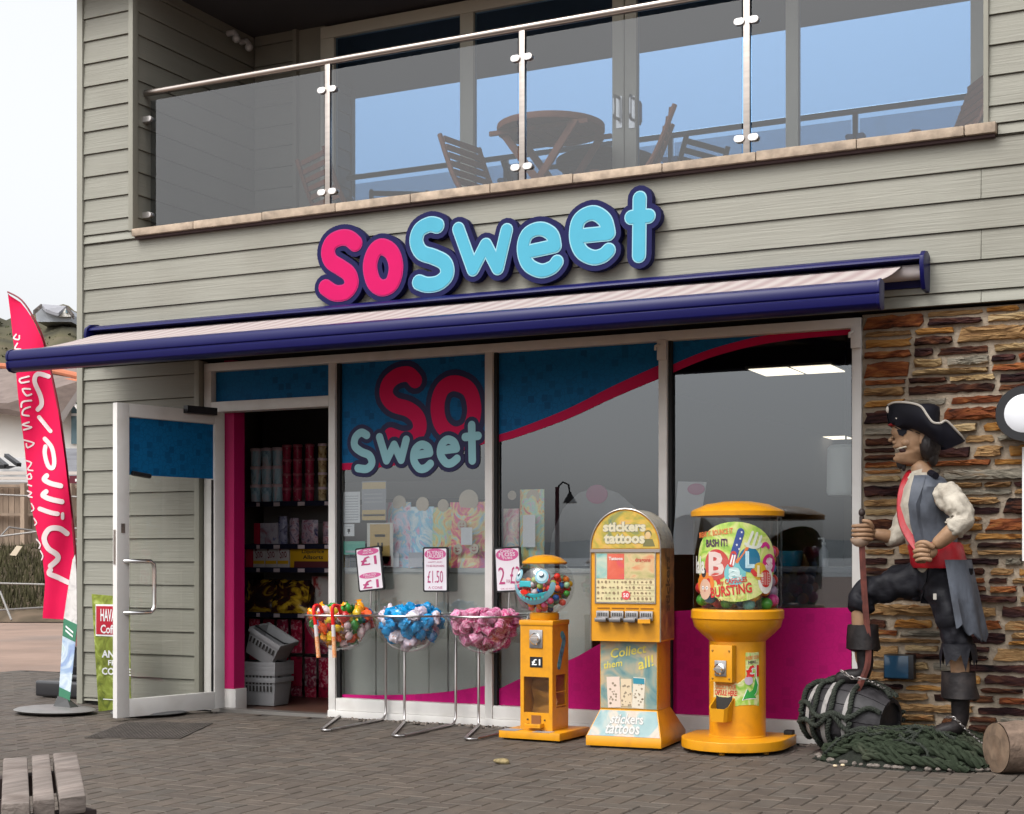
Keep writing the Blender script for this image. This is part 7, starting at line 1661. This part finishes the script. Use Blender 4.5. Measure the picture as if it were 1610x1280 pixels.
# face details
mb = MB(); q = [facept(a, b, .004) for a, b in ((1411, 676.5), (1427, 675.5), (1425, 682), (1420, 687), (1414, 684.5))]; mb.add(q + [p - PL * .006 for p in q], [(0, 1, 2, 3, 4), (9, 8, 7, 6, 5)] + [(i, (i + 1) % 5, 5 + (i + 1) % 5, 5 + i) for i in range(5)])
mb.tube([facept(1408, 672, .003), facept(1416, 677, .003), facept(1428, 677, .003), facept(1446, 684, .003)], .0025, 6); mb.build('eye_patch', hatm, PR, True)
MB().ball(facept(1419, 708.5, -.010), (.026, .02, .0135), 12, 8).build('mouth', mat('mouth_dark', (.03, .008, .008), .5), PR, True, smooth=True)
MB().tube([facept(1411, 705.2, .001), facept(1417, 705, .003), facept(1425, 703.5, .003)], .0046, 7).build('teeth', mat('statue_teeth', (.5, .46, .38), .4), PR, True, smooth=True)
MB().ball(J(1416, 728), (.022, .018, .032), 10, 8).ball(J(1421, 733), (.012, .012, .028), 8, 6).build('beard', hairm, PR, True, smooth=True)
MB().ball(J(1405, 669) + PL * .02, (.03, .05, .009), 12, 6).build('headband', sash, PR, True, smooth=True)
MB().ball(J(1462, 700), (.055, .085, .085), 18, 12).ball(J(1467, 718), (.028, .05, .05), 14, 9).build('hair', hairm, PR, True, smooth=True)
MB().ball(ec + PL * .006 + Vector((.004, 0, -.036)), .007, 8, 6).build('earring', mat('earring', (.35, .2, .12), .3, .8), PR, True)
# tricorn hat
topc = curve([(1392, 639), (1404, 634.5), (1425, 636), (1443, 642), (1453, 656), (1462, 667), (1474, 668), (1484, 664), (1500, 677), (1517, 692)], 5)
botc = curve([(1394, 645), (1399, 667), (1412, 672), (1432, 677), (1448, 685), (1460, 693), (1474, 702), (1486, 706), (1502, 701), (1517, 694)], 5)
n = len(topc); fr_ = [k / (n - 1) for k in range(n)]
def hatside(sgn):
    V = []; F = []; M_ = 6
    for i in range(n):
        t = fr_[i]; wt = .155 * math.sin(math.pi * min(1, t * 1.02)) ** .55 * sgn if 0 < t < 1 else 0; wb = .115 * math.sin(math.pi * t) ** .5 * sgn if 0 < t < 1 else 0
        for j in range(M_ + 1):
            u = j / M_; px = botc[i].x + (topc[i].x - botc[i].x) * u; py = botc[i].y + (topc[i].y - botc[i].y) * u
            V.append(J(px, py) + PL * (wb + (wt - wb) * u + sgn * .02 * math.sin(math.pi * u) * math.sin(math.pi * t)))
    for i in range(n - 1):
        for j in range(M_): a = i * (M_ + 1) + j; F.append((a, a + M_ + 1, a + M_ + 2, a + 1))
    q = len(V); V += [v - PL * sgn * .007 for v in V]; F += [tuple(i + q for i in f_[::-1]) for f_ in F]
    for i in range(n - 1): a = i * (M_ + 1) + M_; F.append((a, a + M_ + 1, a + M_ + 1 + q, a + q)); a = i * (M_ + 1); F.append((a + M_ + 1, a, a + q, a + M_ + 1 + q))
    return V, F, M_
mb = MB(); V1, F1, M_ = hatside(1); mb.add(V1, F1); V2, F2, _m = hatside(-1); mb.add(V2, F2)
hsec = [(J(1446, 676), .105, .095), (J(1440, 666), .118, .105), (J(1442, 650), .115, .10), (J(1446, 641), .10, .085), (J(1450, 636), .06, .05)]
loft(mb, hsec, 24)
hat = mb.build('hat', hatm, PR, True, smooth=True, angle=60)
edge = [V1[i * (M_ + 1) + M_] + PL * .004 - Vector((0, 0, .004)) for i in range(2, n - 1)]
MB().tube(edge, .0058, 6).build('hat_trim', mat('hat_trim', (.36, .33, .29), .6), hat, True, smooth=True)
cz = MB()
def hp_(px, py): 
    t = (px - 1393) / 124; return J(px, py) + PL * (.155 * math.sin(math.pi * t) ** .55 + .006)
for a, b in (((1399, 653), (1408, 661)), ((1407, 651), (1401, 662))): cz.tube([hp_(*a), hp_(*b)], .004, 6)
cz.ball(hp_(1396, 645), (.014, .012, .02), 9, 6); cz.build('hat_emblem', mat('emblem_white', (.55, .5, .44), .6), hat, True, smooth=True)
# shirt, vest, tails, sash, sleeves
tor = [(J(1448, 744), .055, .070), (J(1454, 754), .085, .165), (J(1455, 768), .115, .200), (J(1454, 795), .134, .198), (J(1457, 825), .130, .178), (J(1463, 855), .118, .162), (J(1471, 885), .112, .155), (J(1476, 900), .095, .13)]
def fine(secs):
    out = []
    for (c, a, b), (d, e, f) in zip(secs, secs[1:]):
        for k in range(4): t = k / 4; out.append((c.lerp(d, t), a + (e - a) * t, b + (f - b) * t))
    return out + [secs[-1]]
def wv_(mb, amp, sc): mb.v = [tuple(Vector(v) + PL * amp * mnoise.noise(Vector(v) * sc) + PF * amp * .7 * mnoise.noise(Vector(v) * sc + Vector((5, 2, 1)))) for v in mb.v]; return mb
wv_(loft(MB(), tor, 36), .008, 11).build('shirt', shirt, PR, True, smooth=True)
vs_ = [(c, a + .012, b + .014) for c, a, b in tor[1:]]
wv_(wv_(loft(MB(), fine([(J(1453, 749), .075, .13)] + vs_), 60, rad(56), rad(322)), .013, 9), .007, 24).build('vest', vest, PR, True, smooth=True)
lap = MB(); a_ = rad(55)
lp_ = [c + PF * (a + .012) * math.cos(a_) * 1.03 + PL * (b + .014) * math.sin(a_) * 1.03 for c, a, b in [(J(1452, 749), .075, .13)] + vs_[:5]]
V = []; F = []
for i, p in enumerate(lp_): V += [p + PF * .006, p - PF * (.05 if i < 3 else .03) + PL * .02, p - PF * .05 + PL * .012]
for i in range(len(lp_) - 1):
    for j in range(2): F.append((3 * i + j, 3 * i + j + 1, 3 * i + 4 + j, 3 * i + 3 + j))
lap.add(V, F).build('lapel', vest, PR, True, smooth=True)
cl = MB(); cl.add([J(1433, 742) + PL * .05, J(1425, 752) + PL * .06, J(1432, 762) + PL * .085, J(1446, 748) + PL * .085, J(1448, 738) + PL * .07], [(0, 1, 2, 3, 4)]).build('shirt_collar', shirt, PR, True)
MB().tube([J(1460, 746) + PL * .10, J(1466, 751) + PL * .165], [.020, .018], 8).build('epaulette', hatm, PR, True, smooth=True)
# ragged coat tail hanging behind
tl = MB(); V = []; F = []; NU, NV = 16, 14
for i in range(NU + 1):
    an = rad(92 + 125 * i / NU)
    low = (985, 978, 990, 996, 992, 1001, 1006, 998, 1004, 1008, 996, 1002, 1010, 1000, 1004, 1008, 1000)[i] if i < 17 else 980
    for j in range(NV + 1):
        t = j / NV; py = 880 + (low - 880) * t; c = J(1478 + 10 * t, py); k = 1.2 + .14 * t; wob_ = .012 * math.sin(i * 1.3 + 1) * t
        V.append(c + PF * ((.128 * k + wob_) * math.cos(an)) + PL * ((.178 * k + wob_) * math.sin(an)) - PF * .02 * t)
for i in range(NU):
    for j in range(NV): a = i * (NV + 1) + j; F.append((a, a + NV + 1, a + NV + 2, a + 1))
q = len(V); V += [v * 1 + (PF * .006) for v in V]; F += [tuple(i + q for i in f_[::-1]) for f_ in F]
tl.add(V, F).build('coat_tail', vest, PR, True, smooth=True)
ss = [(J(1468, 853), .128, .184), (J(1470, 858), .136, .192), (J(1473, 872), .138, .194), (J(1476, 886), .140, .196), (J(1478, 893), .132, .188)]
wv_(loft(MB(), ss, 36, cap=False), .006, 14).build('sash', sash, PR, True, smooth=True)
stp = [J(1434, 738) - PL * .05, J(1426, 748) + PL * .0, J(1417, 768) + PL * .045, J(1413, 795) + PL * .075, J(1415, 822) + PL * .10, J(1424, 845) + PL * .13, J(1436, 864) + PL * .165]
V = []; F = []; cs = curve(stp, 4)
for p in cs: V += [p - PF * .040 + PL * .026, p + PL * .026 - PF * .010, p + PF * .014 + PL * .016, p + PF * .016 - PL * .01, p - PF * .040 - PL * .01]
for i in range(len(cs) - 1):
    for j in range(5): F.append((i * 5 + j, i * 5 + (j + 1) % 5, i * 5 + 5 + (j + 1) % 5, i * 5 + 5 + j))
MB().add(V, F).build('shoulder_sash', sash, PR, True, smooth=True)
skin('sleeve', shirt, [(J(1482, 768, -.15), .062), (J(1488, 776, -.18), .070), (J(1502, 793, -.21), .074), (J(1517, 814, -.235), .066), (J(1502, 830, -.245), .060), (J(1494, 837, -.248), .058)], [(0, 1), (1, 2), (2, 3), (3, 4), (4, 5)], PR, 3, 0, wob=.016, wsc=22)
skin('sleeve', shirt, [(J(1440, 780, .15), .070), (J(1416, 840, .10), .066), (J(1402, 846, .07), .058), (J(1395, 844, .055), .052)], [(0, 1), (1, 2), (2, 3)], PR, 2, 0, wob=.008, wsc=17)
# trousers, boots
skin('trousers', trous, [(J(1474, 900), (.105, .12)), (J(1468, 906, .07), .105), (J(1410, 918, .07), .094), (J(1358, 932, .06), .076), (J(1354, 955, .06), .072), (J(1354, 964, .06), .068), (J(1486, 915, -.08), .108), (J(1496, 960, -.10), .090), (J(1503, 1000, -.10), .080), (J(1509, 1028, -.095), .080)], [(0, 1), (1, 2), (2, 3), (3, 4), (4, 5), (0, 6), (6, 7), (7, 8), (8, 9)], PR, 3, 0, wob=.024, wsc=13)
rg = MB(); V = []; F = []; c0 = J(1507, 1012, -.097)
for i in range(25):
    an = 2 * math.pi * i / 24; low = .05 + (.06 if i % 2 else .0) + .03 * math.sin(i * 2.1)
    for j in range(4): t = j / 3; V.append(c0 + PF * (.082 + .012 * t) * math.cos(an) + PL * (.084 + .012 * t) * math.sin(an) - Vector((0, 0, low * t)))
for i in range(24):
    for j in range(3): a = i * 4 + j; F.append((a, a + 4, a + 5, a + 1))
rg.add(V, F).build('ragged_hem', trous, PR, True, smooth=True)
MB().box(J(1470, 938, -.205), (.016, .008, .03)).build('pocket_patch', mat('patch', (.3, .28, .25), .7), PR, True)
def boot_(name, ank, knee, heel, toe, top_py, cuff):
    skin('boot', boot, [(J(*knee), .056), (J(*ank), .048), (J(*heel), .044), (J((heel[0] + toe[0]) / 2, (heel[1] + toe[1]) / 2 - 3, heel[2]), .046), (J(*toe), .034)], [(0, 1), (1, 2), (2, 3), (3, 4)], PR, 2, 0, wob=.005, wsc=16)
    V = []; F = []; n = 28
    for k, (px, py, r) in enumerate(cuff):
        for j in range(n): an = 2 * math.pi * j / n; rr_2 = r + (.006 * math.sin(3 * an + k)); V.append(J(px, py + (3 * math.sin(2 * an + 1) if k in (0, len(cuff) - 1) else 0), heel[2]) + PF * rr_2 * math.cos(an) + PL * rr_2 * math.sin(an))
    for k in range(len(cuff) - 1):
        for j in range(n): F.append((k * n + j, k * n + (j + 1) % n, (k + 1) * n + (j + 1) % n, (k + 1) * n + j))
    MB().add(V, F).build('boot_cuff', boot, PR, True, smooth=True)
boot_('far', (1360, 1040, .06), (1358, 990, .06), (1362, 1062, .06), (1313, 1070, .06), 0, [(1360, 983, .060), (1358, 982, .078), (1358, 1002, .084), (1358, 1020, .088), (1359, 1022, .064)])
boot_('near', (1510, 1125, -.08), (1510, 1070, -.09), (1508, 1146, -.08), (1466, 1155, -.10), 0, [(1510, 1058, .060), (1508, 1056, .082), (1509, 1078, .086), (1511, 1097, .094), (1511, 1100, .068)])
# cutlass in his right hand, its point resting on the barrel
CT = thing('cutlass', 'rusty red curved cutlass held upright in the pirate hand', 'sword', tuple(J(1342, 1100)))
bl = curve([J(1355, 856, -.01), J(1357, 900, -.01), J(1361, 960, -.01), J(1365, 1010, -.01), J(1364, 1045, -.01), J(1354, 1072, -.01), J(1341, 1102, -.02)], 5)
V = []; F = []
for i, p in enumerate(bl):
    d = (bl[min(i + 1, len(bl) - 1)] - bl[max(i - 1, 0)]).normalized(); sx = d.cross(Vector((0, 1, 0))).normalized(); wd = .016 if i < len(bl) - 4 else .016 * (len(bl) - 1 - i) / 4 + .002
    V += [p + sx * wd, p + Vector((0, -.006, 0)), p - sx * wd, p + Vector((0, .006, 0))]
for i in range(len(bl) - 1):
    for j in range(4): F.append((4 * i + j, 4 * i + (j + 1) % 4, 4 * i + 4 + (j + 1) % 4, 4 * i + 4 + j))
MB().add(V, F).build('blade', mat('rusty_blade', (.085, .022, .016), .6, var=.4, scale=20), CT, True)
MB().tube([J(1355, 858, -.0), J(1355, 812, -.0)], .013, 10).ball(J(1355, 806, -.0), (.018, .018, .022), 10, 7).build('grip', mat('grip_dark', (.03, .02, .018), .5), CT, True, smooth=True)
mb = MB(); loft(mb, [(J(1353, 860), .02, .02), (J(1353, 856), .040, .040), (J(1353, 850), .052, .050), (J(1353, 847), .053, .051)], 20, cap=False); mb.build('guard', mat('guard_skin', (.33, .24, .18), .45), CT, True, smooth=True)
# chains on the boots
def chain(label, pts, nl, group):
    t = thing('chain', label, 'chain', tuple(pts[0]), 0, None); cu = curve(pts, 10); mb = MB()
    L = [0]
    for a, b in zip(cu, cu[1:]): L.append(L[-1] + (b - a).length)
    for k in range(nl):
        s = L[-1] * (k + .5) / nl; i = max(j for j in range(len(L) - 1) if L[j] <= s); p = cu[i].lerp(cu[i + 1], (s - L[i]) / max(1e-6, L[i + 1] - L[i])); d = (cu[i + 1] - cu[i]).normalized()
        u = d.cross(Vector((0, 1, .3))).normalized(); v = d.cross(u); w_ = u if k % 2 else v; h = L[-1] / nl * .68
        mb.tube([p + d * h * math.cos(a) + w_ * h * .55 * math.sin(a) for a in (2 * math.pi * q / 10 for q in range(11))], h * .17, 5)
    tag(mb.build('chain_links', mat('chain_steel', (.28, .26, .25), .4, .9), t, True, smooth=True), kind='stuff')
chain('light chain from the raised boot across the top of the barrel', [J(1322, 1054, -.02), J(1340, 1066, -.05), J(1360, 1068, -.06), J(1385, 1080, .02), J(1400, 1088, .1)], 16, None)
chain('light chain from the standing boot down to the log', [J(1486, 1128, -.16), J(1500, 1129, -.19), J(1518, 1146, -.16), J(1534, 1160, -.12), J(1548, 1172, -.1)], 16, None)
